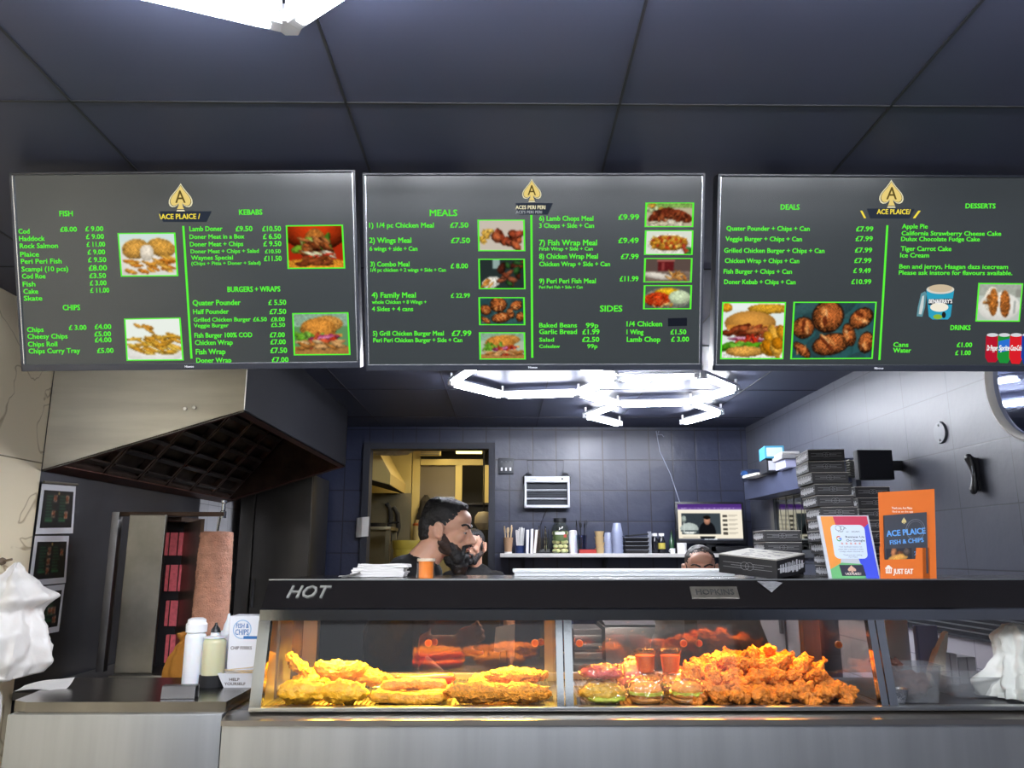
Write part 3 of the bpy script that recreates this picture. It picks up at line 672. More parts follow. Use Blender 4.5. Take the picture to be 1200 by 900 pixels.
# ---------- middle screen
t2 = zz(420)([('MEALS', 314, 434, 199, 26), ('1) 1/4 pc Chicken Meal', 48, 331, 250, 20), ('£7.50', 404, 483, 250, 21), ('2) Wings Meal', 49, 232, 317, 22), ('£7.50', 408, 490, 318, 22), ('6 wings + side + Can', 50, 259, 352, 18),
    ('3) Combo Meal', 53, 224, 421, 20), ('£ 8.00', 406, 481, 429, 20), ('1/4 pc chicken + 2 wings + Side + Can', 54, 384, 444, 15), ('4) Family Meal', 59, 252, 558, 22), ('£ 22.99', 407, 490, 558, 18), ('whole Chicken + 8 Wings +', 60, 299, 585, 15),
    ('4 Sides + 4 cans', 60, 240, 617, 18), ('5) Grill Chicken Burger Meal', 64, 375, 725, 19), ('£7.99', 411, 496, 726, 22), ('Peri Peri Chicken Burger + Side + Can', 66, 456, 754, 18)])
t2 += zz(620)([('6) Lamb Chops Meal', 45, 282, 220, 20), ('£9.99', 393, 483, 215, 22), ('3 Chops + Side + Can', 45, 285, 251, 19), ('7) Fish Wrap Meal', 45, 298, 328, 23), ('£9.49', 393, 481, 318, 22), ('Firsh Wrap + Side + Can', 45, 280, 351, 15),
    ('8) Chicken Wrap Meal', 45, 302, 387, 21), ('£7.99', 404, 481, 388, 21), ('Chicken Wrap + Side + Can', 45, 355, 420, 19), ('9) Peri Peri Fish Meal', 45, 293, 495, 20), ('£11.99', 399, 480, 486, 21), ('Peri Peri Fish + Side + Can', 45, 235, 518, 12),
    ('SIDES', 312, 409, 619, 25), ('Baked Beans', 45, 210, 689, 19), ('99p', 250, 304, 690, 20), ('Garlic Bread', 45, 210, 718, 20), ('£1.99', 235, 309, 719, 21), ('Salad', 45, 109, 751, 16), ('£2.50', 234, 308, 752, 20), ('Coleslaw', 45, 135, 779, 14), ('99p', 256, 300, 780, 17),
    ('1/4 Chicken', 429, 584, 684, 21), ('1 Wing', 429, 502, 719, 20), ('£1.50', 622, 690, 719, 20), ('Lamb Chop', 430, 576, 752, 21), ('£ 3.00', 625, 702, 751, 20)])
def patch(root, on, FRM, n, put):
    MB().poly([on(782.8, 373, .0003), on(805, 372.4, .0003), on(805, 381.8, .0003), on(782.8, 382.4, .0003)]).build('blanked_price', emit_mat('blank_patch', '20242f', .8), root)
def pr(x0, y0, x1, y1, ox): return rct(ox, x0, y0, x1, y1, 3 if ox < 500 else -4)
menu_screen('middle menu screen listing MEALS and SIDES with eight small food pictures', 626, R(.3), t2, [(420 + 760 / 3.75, 252, 420 + 764 / 3.75, 200 + 822 / 3.75)],
    [('menu_picture', pr(523, 215, 731, 354, 420), (p_chick(11), 1)), ('menu_picture', pr(526, 387, 732, 521, 420), (p_dark(12), 1)), ('menu_picture', pr(527, 556, 731, 679, 420), (p_wings(13), 1)), ('menu_picture', pr(529, 710, 733, 830, 420), (p_burger(14, 'a9b8a0', 48, 30), 1)),
     ('menu_picture', pr(511, 140, 726, 248, 620), (p_ribs(), 1)), ('menu_picture', pr(509, 262, 723, 370, 620), (p_rice(), 1)), ('menu_picture', pr(506, 384, 719, 491, 620), (p_wrapdrink(), 1)), ('menu_picture', pr(504, 503, 717, 609, 620), (p_curry(), 1))],
    (623.2, 210, 236.8, 11.2, [('ACES PERI PERI', 604.3, 639, 245.1, 4.1, PALE), ("ACE'S PERI PERI", 604.5, 635, 250.2, 3.1, GREY_)], (604, 238, 648, 251.5)), patch)
# ---------- right screen
t3 = zz(830)([('DEALS', 318, 400, 171, 22), ('Quater Pounder + Chips + Can', 80, 445, 263, 19), ('£7.99', 650, 724, 266, 20), ('Veggie Burger + Chips + Can', 76, 411, 309, 19), ('£7.99', 648, 722, 309, 20), ('Grilled Chicken Burger + Chips + Can', 70, 510, 360, 19), ('£7.99', 645, 719, 359, 20),
    ('Chicken Wrap + Chips + Can', 73, 399, 405, 19), ('£7.99', 642, 716, 405, 20), ('Fish Burger + Chips + Can', 68, 367, 452, 19), ('£ 9.49', 638, 713, 449, 20), ('Doner Kebab + Chips + Can', 70, 383, 498, 19), ('£10.99', 629, 715, 498, 20)])
t3 += zz(1020)([('DESSERTS', 418, 549, 165, 20), ('Apple Pie', 139, 251, 254, 19), ('California Strawberry Cheese Cake', 137, 574, 284, 18), ('Dulux Chocolate Fudge Cake', 135, 480, 309, 18), ('Tiger Carrot Cake', 134, 355, 352, 19), ('Ice Cream', 131, 257, 381, 19),
    ('Ben and jerrys, Haagan dazs icecream', 127, 604, 430, 18), ('Please ask instore for flavours available.', 125, 623, 457, 18), ('DRINKS', 352, 439, 700, 20), ('Cans', 101, 166, 774, 19), ('£1.00', 380, 446, 775, 19), ('Water', 100, 178, 799, 19), ('£ 1.00', 373, 440, 810, 19)])
def desserts(root, on, FRM, n, put):
    P = lambda x, y, dz=0: on(1020 + x / 3.75, 200 + y / 3.75, dz)
    def shape(nm, pts, c, dz, par): return MB().poly([P(x, y, dz) for x, y in pts]).build(nm, emit_mat('pic_' + c, c, 1), par)
    el = lambda cx, cy, rx, ry, n_=24: [(cx + rx * cos(2 * pi * k / n_), cy + ry * sin(2 * pi * k / n_)) for k in range(n_)]
    tub = shape('ice_cream_picture', [(245, 520), (368, 520), (352, 640), (340, 654), (272, 654), (256, 640)], '2f9fc0', .0005, root)
    shape('tub_lid', el(307, 522, 61, 20), 'd9d3c4', .0007, tub); shape('ice_cream', el(307, 517, 52, 17), 'cbb89a', .0009, tub)
    shape('tub_band', [(252, 565), (362, 562), (360, 588), (254, 590)], '1c2330', .0007, tub); shape('tub_badge', el(302, 600, 40, 20), 'f0ead8', .0008, tub)
    shape('tub_cow', el(295, 642, 20, 11), '8bb53a', .0008, tub); shape('tub_dark', el(322, 634, 9, 14), '222222', .0009, tub)
    shape('loose_lid', [(203, 640), (208, 600), (222, 540), (240, 530), (247, 540), (240, 600), (228, 642)], '5f8f9a', .0004, tub); shape('loose_lid_inside', [(212, 630), (216, 600), (227, 552), (236, 548), (232, 600), (224, 632)], 'c9d3d2', .0006, tub)
    mb = MB(); put(mb, "BEN&JERRY'S", 1020 + 256 / 3.75, 1020 + 358 / 3.75, 200 + 582 / 3.75, 16 / 3.75, .001); mb.build('tub_lettering', SWH, tub)
    for k, (x, c, tx) in enumerate(((508, 'b5182e', 'Dr Pepper'), (560, '1f8f3a', 'Sprite'), (612, 'd8202a', 'Coca-Cola'), (664, '1d3f9a', 'Pepsi'))):
        cn = shape('drink_can_picture', [(x, 728), (x + 8, 716), (x + 46, 716), (x + 56, 728), (x + 52, 830), (x + 42, 842 + k * 4), (x + 8, 842 + k * 3), (x - 4, 820)], c, .0005 + .0003 * k, root)
        shape('can_rim', el(x + 28, 722, 25, 8), 'd3d6da', .0007 + .0003 * k, cn)
        if k == 1: shape('can_panel', [(x + 2, 750), (x + 52, 738), (x + 50, 790), (x + 2, 800)], '2f6fd0', .0006 + .0003 * k, cn)
        if k < 3:
            mb = MB(); put(mb, tx, 1020 + (x + 3) / 3.75, 1020 + (x + 50) / 3.75, 200 + 790 / 3.75, 22 / 3.75, .0009 + .0003 * k, shear=.2); mb.build('can_lettering', SWH, cn)
menu_screen('right menu screen listing DEALS, DESSERTS and DRINKS, cut by the frame', 1030, R(0), t3, [(830 + 787 / 3.75, 200 + 240 / 3.75, 830 + 752 / 3.75, 200 + 832 / 3.75)],
    [('menu_picture', q4(830, [(61, 577), (342, 577), (330, 829), (52, 829)]), (p_bigburger(), 1)), ('menu_picture', q4(830, [(374, 576), (741, 576), (723, 827), (360, 829)]), (p_wings(21, 96, 66, '2a5558'), 1)),
     ('menu_picture', q4(1020, [(474, 493), (672, 495), (656, 664), (461, 663)]), (p_cake(), 1))],
    (1044.4, 210.7, 243.5, 14.2, [('ACE PLAICE/', 1027.5, 1066.7, 250.8, 5.4, YEL), ('\\', 1008, 1014.5, 255.5, 8, YEL), ('/', 1070, 1078, 255.5, 8, YEL)], (1016, 244.5, 1072, 256)), desserts)
# ================================================================== EXTRACTION HOOD
Y0, Y1 = 3.42, 5.7
HL = V((XL + .004, Y0, atY(51, 552, Y0).z)); HR = atY(285.5, 482, Y0); HXR = HR.x; HZL, HZR = HL.z, HR.z
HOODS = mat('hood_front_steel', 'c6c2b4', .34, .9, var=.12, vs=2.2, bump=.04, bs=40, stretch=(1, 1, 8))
HOODD = mat('hood_side_dark_reflection', '14151b', .8, 0, spec=.15, var=.2, vs=2)  # the steel's dark reflection is painted in as a near-black colour
root = empty('extraction_hood', 'large stainless extraction hood over the kebab grill', 'extraction hood', (-1.57, 4.5, HZL))
zt = ZC - .002
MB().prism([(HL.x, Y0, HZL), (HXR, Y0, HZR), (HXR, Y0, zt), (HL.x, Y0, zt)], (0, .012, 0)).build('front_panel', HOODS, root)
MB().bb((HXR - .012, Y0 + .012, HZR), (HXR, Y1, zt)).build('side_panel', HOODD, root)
MB().prism([(HL.x, Y1, HZL), (HXR, Y1, HZR), (HXR, Y1, zt), (HL.x, Y1, zt)], (0, -.012, 0)).build('back_panel', GREASY, root)
dzx = (HZR - HZL) / (HXR - HL.x); lip = .035
def hb_(x): return HZL + (x - HL.x) * dzx
for nm, (xa, ya, xb, yb) in (('rim', (HL.x, Y0, HXR, Y0 + lip)), ('rim', (HL.x, Y1 - lip * 2, HXR, Y1)), ('rim', (HL.x, Y0, HL.x + lip * 2, Y1)), ('rim', (HXR - lip, Y0, HXR, Y1))):
    MB().prism([(xa, ya, hb_(xa) + .001), (xb, ya, hb_(xb) + .001), (xb, yb, hb_(xb) + .001), (xa, yb, hb_(xa) + .001)], (0, 0, .006)).build(nm, mat('rusty_rim', '4a2a20', .5, .6, var=.4, vs=12), root)
fb, ft = V((HL.x + .05, 0, HZL + .04)), V((-1.58, 0, 2.31))
up = (ft - fb).normalized(); fn = V((up.z, 0, -up.x)); nF = 6; fy0, fy1 = Y0 + .05, Y1 - .08
FILT = mat('filter_steel', '453c38', .4, .75, var=.35, vs=14); FILT2 = mat('filter_frame', '75645c', .35, .85, var=.3, vs=10)
for k in range(nF):
    a = fy0 + (fy1 - fy0) * k / nF; b_ = fy0 + (fy1 - fy0) * (k + 1) / nF - .012; ln = (ft - fb).length
    rmx = M((V((0, 1, 0)), up, V((0, 1, 0)).cross(up))).transposed()
    m_ = MB()
    for y in (a + .01, b_ - .01): c_ = (fb + ft) / 2 + V((0, y, 0)); m_.box(c_, (.02, ln, .03), rmx)
    for z in (fb + up * .01, ft - up * .01): m_.box(z + V((0, (a + b_) / 2, 0)), (b_ - a, .02, .03), rmx)
    fr_ = m_.build('grease_filter', FILT2, root)
    m_ = MB(); m_.box((fb + ft) / 2 + V((0, (a + b_) / 2, 0)) - fn * .02, (b_ - a, ln, .004), rmx)
    for i in range(6):
        c_ = fb + up * (ln * (i + .5) / 6) + V((0, (a + b_) / 2, 0)) + fn * .012
        m_.box(c_, (b_ - a - .03, .035, .012), rmx @ M.Rotation(R(28), 3, 'X'), .003)
    m_.build('baffle', FILT, fr_)
MB().bb((ft.x, Y0 + .012, ft.z), (HXR - .012, Y1 - .012, ft.z + .01)).build('inner_deck', mat('rusty_deck', '6a3f30', .5, .5, var=.4, vs=7), root)
for x, z in ((-1.40, 2.10), (-1.36, 2.105)): MB().cyl((x, Y0, z), (x, Y0 - .012, z), .008, seg=10).build('rivet', CHROME, root)

# ================================================================== BACK COUNTER, KEBAB GRILL, DONER
root = empty('back_counter', 'steel back counter along the left wall carrying the kebab grill', 'counter', (-1.5, 3.8, 0))
bbw('worktop', STEELD, (-1.98, 3.38, .90), (-1.0, 4.5, .93), root, .004); bbw('cabinet_body', STEELD, (-1.96, 3.42, 0), (-1.04, 4.48, .90), root)
GR = mat('grill_steel', '86847e', .3, .95, var=.3, vs=5, bump=.05, bs=12)
root = empty('kebab_grill', 'upright stainless kebab grill with red burners under the hood', 'kebab grill', (-1.5, 3.75, .93))
yp = 3.6; tl, tr_ = atY(152, 603, yp), atY(195, 602, yp)
bbw('base', GR, (tl.x, 3.55, .93), (-1.14, 4.0, .97), root, .006)
MB().box(((tl.x + tr_.x) / 2, yp + .01, (tl.z + .97) / 2), (tr_.x - tl.x, .02, tl.z - .97), None, .004).build('side_plate', GR, root)
bx0, bx1 = atY(186, 610, 3.82).x, atY(217, 610, 3.82).x; bzt = atY(200, 612, 3.82).z
bbw('burner_housing', BLACKM, (bx0, 3.82, .97), (bx1, 3.96, bzt), root)
bbw('top_cap', GREASY, (bx0 - .03, 3.70, bzt), (bx1 + .03, 3.98, bzt + .02), root)
BR = mat('red_burner', 'b5525a', .6, var=.25, vs=60, emit=.25)
for y0, y1 in ((624, 651), (662, 693), (704, 734), (744, 777)):
    a, b_ = atY(194, y0, 3.80), atY(212, y1, 3.80)
    m_ = MB().bb((a.x, 3.805, b_.z), (b_.x, 3.82, a.z), .003).build('burner', BR, root)
    gm = MB()
    for i in range(2): x = a.x + (b_.x - a.x) * (i + .5) / 2; gm.bb((x - .002, 3.801, b_.z), (x + .002, 3.806, a.z))
    gm.build('burner_guard', GREASY, m_)
w0, w1 = atY(216, 614, 3.82), atY(236, 608, 3.62)
MB().prism([(w0.x, 3.82, .97), (w1.x, 3.62, .97), (w1.x, 3.62, w1.z), (w0.x, 3.82, w0.z)], (.012, .01, 0)).build('side_wing', mat('smoky_steel', '7d6a58', .35, .9, var=.35, vs=6), root)
pp = atY(139, 600, 3.66)
bbw('back_post', STEELD, (pp.x - .02, 3.64, .97), (pp.x + .014, 3.68, pp.z), root, .003)
a, b_ = atY(134, 602, 3.66), atY(264, 599, 3.66)
bbw('top_arm', GREASY, (a.x, 3.645, a.z - .012), (b_.x, 3.675, a.z + .008), root, .003)
kn = atY(262, 596, 3.66)
MB().lathe((kn.x, 3.66, a.z), [(.01, -.02), (.014, -.02), (.014, .01), (.009, .014), (.009, .045), (.014, .05), (.014, .06), (0.002, .064)], 14).build('spit_bearing', CHROME, root, True)
sp0 = V((kn.x - .022, 3.66, 1.0)); zt_ = atY(257, 623, 3.66).z; rp_ = .066
dn = empty('doner_cone', 'tall pinkish brown doner meat cone on its spit beside the grill', 'doner meat', (sp0.x, sp0.y, .99))
m_ = MB(); n_ = 70
prof = [(.005, 0), (.07, .0)] + [(.082 - .010 * (i / n_) + .0016 * sin(i * 2.6), .004 + (zt_ - .99 - .008) * i / n_) for i in range(n_ + 1)] + [(.05, zt_ - .99), (.005, zt_ - .99)]
m_.lathe((sp0.x, sp0.y, .99), prof, 40).rough(.0035, 28, 3, .0016, 130)
m_.build('meat', mat('doner_meat', 'c48f76', .6, var=.16, vs=34, bump=.5, bs=160), dn, True, 80)
MB().cyl((sp0.x, sp0.y, zt_ - .01), (sp0.x + .008, sp0.y, a.z - .015), .006, seg=10).build('spit', CHROME, dn)
MB().lathe((sp0.x, sp0.y, .97), [(.004, 0), (.10, 0), (.105, .012), (.10, .02), (.004, .02)], 30).build('drip_plate', STEELD, dn, True)
# tall steel cabinet far behind
a, b_ = atY(282, 600, 5.85), atY(365, 600, 5.85)
root = empty('steel_cabinet', 'tall dull steel cabinet behind the doner cone, below the hood', 'cabinet', ((a.x + b_.x) / 2, 6.1, 0))
TC = mat('tall_cabinet_steel', '55524e', .35, .9, var=.2, vs=2)
bbw('body', TC, (a.x, 5.87, 0), (b_.x, 6.40, 2.05), root, .006); bbw('door', TC, (a.x + .11, 5.85, .1), (b_.x - .005, 5.87, 2.04), root, .004); bbw('door_post', TC, (a.x, 5.845, .1), (a.x + .10, 5.87, 2.04), root, .004)
bbw('door_handle', CHROME, (a.x + .13, 5.82, 1.1), (a.x + .145, 5.85, 1.3), root)
# posters on the left wall
def poster(label, q, seed, clip=False):
    P = [atX(x, y, XL + .012) for x, y in q]; c_ = sum(P, V()) / 4
    root = empty('menu_poster', label, 'poster', c_, 'laminated menu posters on the left wall')
    MB().prism(P, (-.002, 0, 0)).build('sheet', mat('laminated_paper', 'cfd0d6', .25), root)
    f = lambda u, v: P[0].lerp(P[1], .07 + .86 * u).lerp(P[3].lerp(P[2], .07 + .86 * u), .12 + .76 * v) + V((.0012, 0, 0))
    p = Paint(44, 36, '191b20', seed); g = p.rng
    for i in range(9):
        y = .15 + .08 * i
        for x0 in (.12, .55): p.rect(x0, y, x0 + g.uniform(.15, .25), y + .03, '2f6a44')
    for x, y in (((.4, .2), (.8, .22), (.38, .62), (.78, .66)) if seed == 1 else ((.42, .25), (.42, .55), (.42, .8), (.85, .3)) if seed == 2 else ((.2, .72), (.32, .72), (.68, .55), (.8, .55), (.85, .8))):
        p.rect(x - .06, y - .1, x + .06, y + .1, '9a8674', .25); p.ell(x, y, .05, .08, 0, '8a4a30', .4, .3)
    p.ell(.5, .08, .025, .05, 0, 'b09a60')
    p.mesh('print', mat('poster_print', 'ffffff', .3, attr=True), f, root)
    if clip:
        a, b_ = P[0], P[1]; d = V((.006, 0, .008)); m_ = MB().tube([a + d, b_ + d], .006, 8); m_.build('hanging_strip', mat('clip_strip', '6a6458', .5), root)
poster('topmost of the three dark menu posters, hung from a strip', [(49.5, 567), (89, 570), (85.5, 625), (42, 626)], 1, True)
poster('middle one of the three dark menu posters on the left wall', [(41.5, 628), (81, 628), (77, 683), (34, 687)], 2)
poster('lowest of the three dark menu posters, half behind the white bag', [(33, 689), (76, 684.5), (69, 740), (24, 749)], 3)
# white carrier bags on a hook
hk = atX(7, 664, XL + .03)
o = MB().lathe((0, 0, 0), [(.002, -.012), (.012, -.012), (.016, 0), (.012, .01), (.002, .012)], 12)
for v in o.bm.verts: v.co = V((v.co.z + XL + .012, v.co.x + hk.y, v.co.y + hk.z + .02))
o.cyl((XL + .01, hk.y, hk.z + .02), (XL + .05, hk.y, hk.z + .028), .005, seg=8)
tag(o.build('wall_hook', mat('brown_hook', '6d5c4a', .5), None, True, loc=(XL, hk.y, hk.z)), 'brown round wall hook on the marble wall holding the white bags', 'hook')
BAG = mat('white_bag_plastic', 'e6e3de', .38, sss=.0, bump=.25, bs=30)
def bag(name, label, c, prof, seed, fold, sx=1, sy=1, m_=BAG, cat='bag', nu=72, nv=60):
    """hanging or slumped bag: profile of (radius, z) with folds running down it"""
    rs = [p[0] for p in prof]; zs = [p[1] for p in prof]
    def fn(u, v):
        t = v * (len(prof) - 1); i = min(int(t), len(prof) - 2); f = t - i; f = f * f * (3 - 2 * f)
        r = rs[i] + (rs[i + 1] - rs[i]) * f; z = zs[i] + (zs[i + 1] - zs[i]) * (t - i)
        a = 2 * pi * u; q = V((cos(a) * 1.6, sin(a) * 1.6, z * 5 + seed))
        k = 1 + fold * (NZ.fractal(q, 1, 2, 3) + .5 * NZ.fractal(q * 3.1, 1, 2, 3) + .4 * sin(a * 7 + 3 * NZ.noise(q) + z * 9)) 
        return V((c[0] + r * k * cos(a) * sx, c[1] + r * k * sin(a) * sy, c[2] + z + .01 * NZ.noise(q * 2)))
    mb = MB(); mb.grid(nu, nv, fn); bmesh.ops.remove_doubles(mb.bm, verts=mb.bm.verts[:], dist=.0005)
    o = mb.build(name, m_, None, True, 70, loc=V(c)); return tag(o, label, cat)
bc = atX(4, 740, XL + .15)
zb = lambda py: atX(4, py, XL + .15).z - bc.z
bag('carrier_bag', 'crumpled white carrier bag hung from the hook on the marble wall', (XL + .155, bc.y + .02, bc.z), [(.012, zb(660)), (.03, zb(668)), (.085, zb(684)), (.135, zb(702)), (.10, zb(716)), (.135, zb(745)), (.142, zb(775)), (.12, zb(790)), (.02, zb(797))], 3, .26, .85, 1.25)
bag('carrier_bag', 'limp white bag hanging lower, behind the crumpled carrier bag', (XL + .075, bc.y + .03, bc.z), [(.015, zb(796)), (.05, zb(802)), (.07, zb(820)), (.075, zb(840)), (.06, zb(862)), (.01, zb(868))], 8, .2, .8, 1.3)
# ---- on the worktop
WZ = LZ
def bottle(name, label, px, py, r, h, body, cap_, prof=None, base=None):
    q = atZ(px, py, WZ + (0.0 if prof is None else 0))
    root = empty(name, label, 'bottle', (q.x, q.y, WZ))
    MB().lathe((q.x, q.y, WZ), [(.004, 0), (r * .93, 0), (r, .006), (r, h * .72), (r * .96, h * .76), (r * .8, h * .8), (.004, h * .8)], 26).build('bottle_body', body, root, True)
    return root, q
TRW = mat('translucent_white', 'dfe2e8', .35, sss=.3); 
r_, q = bottle('squeeze_bottle', 'white squeeze bottle with a white screw cap on the worktop', 225, 803, .033, .205, TRW, None)
MB().lathe((q.x, q.y, WZ), [(.03, .164), (.0335, .165), (.0335, .19), (.029, .196), (.028, .205), (.018, .21), (.004, .211)], 26).build('bottle_cap', mat('cap_white', 'e6e7ea', .35), r_, True)
r_, q = bottle('squeeze_bottle', 'yellowish sauce bottle with black nozzle and dark base on the worktop', 248, 804, .036, .185, mat('mayo_bottle', 'c9c8a8', .3, sss=.3), None)
MB().lathe((q.x, q.y, WZ), [(.03, .148), (.034, .148), (.034, .153), (.016, .156), (.014, .166), (.004, .166)], 20).build('bottle_cap', TRW, r_, True)
MB().lathe((q.x, q.y, WZ), [(.004, .166), (.016, .166), (.014, .176), (.006, .186), (.003, .196), (.001, .196)], 16).build('nozzle', BLACK, r_, True)
MB().lathe((q.x, q.y, WZ), [(.004, 0), (.04, 0), (.041, .004), (.040, .035), (.037, .036), (.004, .036)], 26).build('dark_base', BLACKM, r_, True)
r_, q = bottle('squeeze_bottle', 'white nozzle bottle standing behind the chip fork box', 263, 797, .027, .2, TRW, None)
MB().lathe((q.x, q.y, WZ), [(.004, .16), (.018, .16), (.014, .18), (.007, .196), (.004, .215), (.001, .216)], 16).build('nozzle', TRW, r_, True)
a, b_ = atZ(189, 819, WZ), atZ(236, 815, WZ)
root = empty('steel_sign_holder', 'small folded steel sign holder at the front of the worktop', 'sign holder', (a.x, a.y, WZ))
m_ = MB().box(((a.x + b_.x) / 2, a.y, WZ + .018), (b_.x - a.x, .004, .036), (R(-8), 0, R(4)), .001); m_.build('front_face', STEELD, root)
m_ = MB().box(((a.x + b_.x) / 2, a.y + .03, WZ + .018), (b_.x - a.x, .004, .036), (R(8), 0, R(4)), .001); m_.box(((a.x + b_.x) / 2, a.y + .015, WZ + .035), (b_.x - a.x, .03, .003), (0, 0, R(4))); m_.build('rear_face', STEELD, root)
# chip fork dispenser
FB = mat('white_card', 'dcdfe6', .6); q = atZ(283, 806, WZ); bw_ = .088; fx0 = q.x - .068; fy = q.y + .035
fx1 = min(fx0 + .10, CX0 - .022)
root = empty('chip_fork_box', 'white card chip fork dispenser box beside the glass display', 'dispenser box', ((fx0 + fx1) / 2, fy + .05, WZ))
zb_, zt_ = WZ + .075, atY(285, 722, fy).z
tr = MB(); t0 = [(fx0 - .006, fy - .045), (fx1 + .0, fy - .045), (fx1 + .0, fy + .09), (fx0 - .006, fy + .09)]
tb = [(fx0 + .012, fy - .03), (fx1, fy - .03), (fx1, fy + .085), (fx0 + .012, fy + .085)]
for i in range(4):
    j = (i + 1) % 4; zz_ = .045
    A, B_, C_, D_ = V((*tb[i], WZ)), V((*tb[j], WZ)), V((*t0[j], WZ + zz_)), V((*t0[i], WZ + zz_))
    n_ = (B_ - A).cross(D_ - A).normalized() * .002; tr.prism([A, B_, C_, D_], n_)
tr.prism([(*p, WZ + .001) for p in tb], (0, 0, .002)); tray = tr.build('tray', FB, root)
bx = MB().bb((fx0 + .004, fy + .005, WZ + .003), (fx1, fy + .088, zt_)).build('carton', FB, root)
yy = fy + .004
mt = lambda x, z: M.Translation((x, yy, z)) @ M(((1, 0, 0, 0), (0, 0, -1, 0), (0, 1, 0, 0), (0, 0, 0, 1)))
BLU = mat('print_blue', '2f6fb0', .6); LBL = mat('print_light_blue', '8fb4d8', .6); PBR = mat('print_brown', '54463c', .6)
cxm, czm, rr = fx0 + .045, zt_ - .042, .030
m_ = MB()
for k in range(40):
    a, b_ = 2 * pi * k / 40, 2 * pi * (k + 1) / 40
    m_.poly([(cxm + rr * cos(a), yy, czm + rr * sin(a)), (cxm + rr * cos(b_), yy, czm + rr * sin(b_)), (cxm + rr * .9 * cos(b_), yy, czm + rr * .9 * sin(b_)), (cxm + rr * .9 * cos(a), yy, czm + rr * .9 * sin(a))])
m_.build('print_ring', LBL, bx)
m_ = MB().text('FISH &', .021, mt(cxm - .020, czm + .004), .041, .0003, .01).text('CHIPS', .025, mt(cxm - .022, czm - .017), .044, .0003, .01); m_.build('print_title', BLU, bx)
MB().poly([(cxm + .006, yy - .0003, czm - .03), (fx1 - .001, yy - .0003, czm - .03), (fx1 - .001, yy - .0003, czm - .021), (cxm + .006, yy - .0003, czm - .021)]).build('print_band', BLU, bx)
MB().text('CHIP FORKS', .015, mt(cxm - .033, zt_ - .105), .068, .0003, .01).build('print_words', PBR, bx)
yy = fy - .0385
mt2 = lambda x, z: M.Translation((x, fy - .0335 - (z - WZ) * .333, z)) @ M.Rotation(R(108.4), 4, 'X')
MB().text('HELP', .013, mt2(fx0 + .030, WZ + .022), .032, .0003, .012).text('YOURSELF', .013, mt2(fx0 + .014, WZ + .008), .066, .0003, .012).build('print_help', PBR, tray)
WOOD = mat('pale_wood', 'd6bd94', .7, var=.12, vs=30, stretch=(1, 8, 8))
random.seed(4)
for i in range(7):
    x = fx0 + .02 + .009 * i; a = R(random.uniform(-28, 28)); z = WZ + .034 + .007 * (i % 4); L = .085
    m_ = MB(); m_.box((0, 0, 0), (L, .009, .0018), None, .0008); m_.box((L / 2 - .004, 0, 0), (.02, .013, .0018), None, .0008)
    T = M.Translation((min(x + .016, fx1 - .052), fy - .018 + .004 * (i % 3), z)) @ M.Rotation(a * .25, 4, 'Z') @ M.Rotation(a * .3, 4, 'Y')
    for v in m_.bm.verts: v.co = T @ v.co
    tag(m_.build('wooden_fork', WOOD, loc=T.translation), 'flat wooden chip fork lying in the card dispenser tray', 'fork', 'chip forks in the dispenser tray')
# loose sheet at the back left of the worktop, sack behind it
a = atZ(42, 810, WZ)
m_ = MB().grid(10, 6, lambda u, v: V((a.x - .06 + .13 * u, a.y - .02 + .06 * v + .05 * u, WZ + .002 + .022 * (v ** 2) * (.4 + u) + .004 * sin(5 * u))))
bmesh.ops.solidify(m_.bm, geom=m_.bm.faces[:], thickness=.001)
tag(m_.build('paper_sheet', PAPER, smooth=True, loc=a), 'loose white paper sheet at the left end of the worktop', 'paper')
q = atZ(203, 800, .93); q = V((-1.33, 3.47, .932))
bag('cloth_sack', 'small mustard cloth sack behind the squeeze bottles', q, [(.03, .002), (.075, .004), (.085, .06), (.075, .12), (.05, .16), (.03, .185), (.045, .215), (.01, .22)], 5, .14, 1, .8, mat('mustard_cloth', 'a06a1e', .85, bump=.3, bs=60), 'sack')
# ================================================================== BACK WALL
def facing(p): return M.Translation(p) @ M(((1, 0, 0, 0), (0, 0, -1, 0), (0, 1, 0, 0), (0, 0, 0, 1)))   # text plane that looks towards -Y
YSH = 6.2; ZSH = atY(690, 648.5, YSH).z
sx0, sx1 = atY(586, 650, YSH).x, 1.86
root = empty('wall_shelf', 'long pale shelf on the tiled back wall holding cups and jars', 'shelf', ((sx0 + sx1) / 2, 6.35, ZSH - .03))
bbw('board', mat('pale_shelf_board', 'b9b6b4', .5), (sx0, YSH, ZSH - .03), (sx1, YB - .002, ZSH), root, .003)
for x in (.15, .8, 1.5): MB().prism([(x, YB - .002, ZSH - .03), (x, YB - .002, ZSH - .16), (x, YSH + .06, ZSH - .03)], (.02, 0, 0)).build('bracket', BLACKM, root)
YI = 6.32
def sx(px): return atY(px, 640, YI).x
def sh(py): return atY(690, py, YI).z
KRAFT = mat('kraft_card', '9c7b5f', .8); KRAFT2 = mat('tan_tub', 'b49a6e', .7)
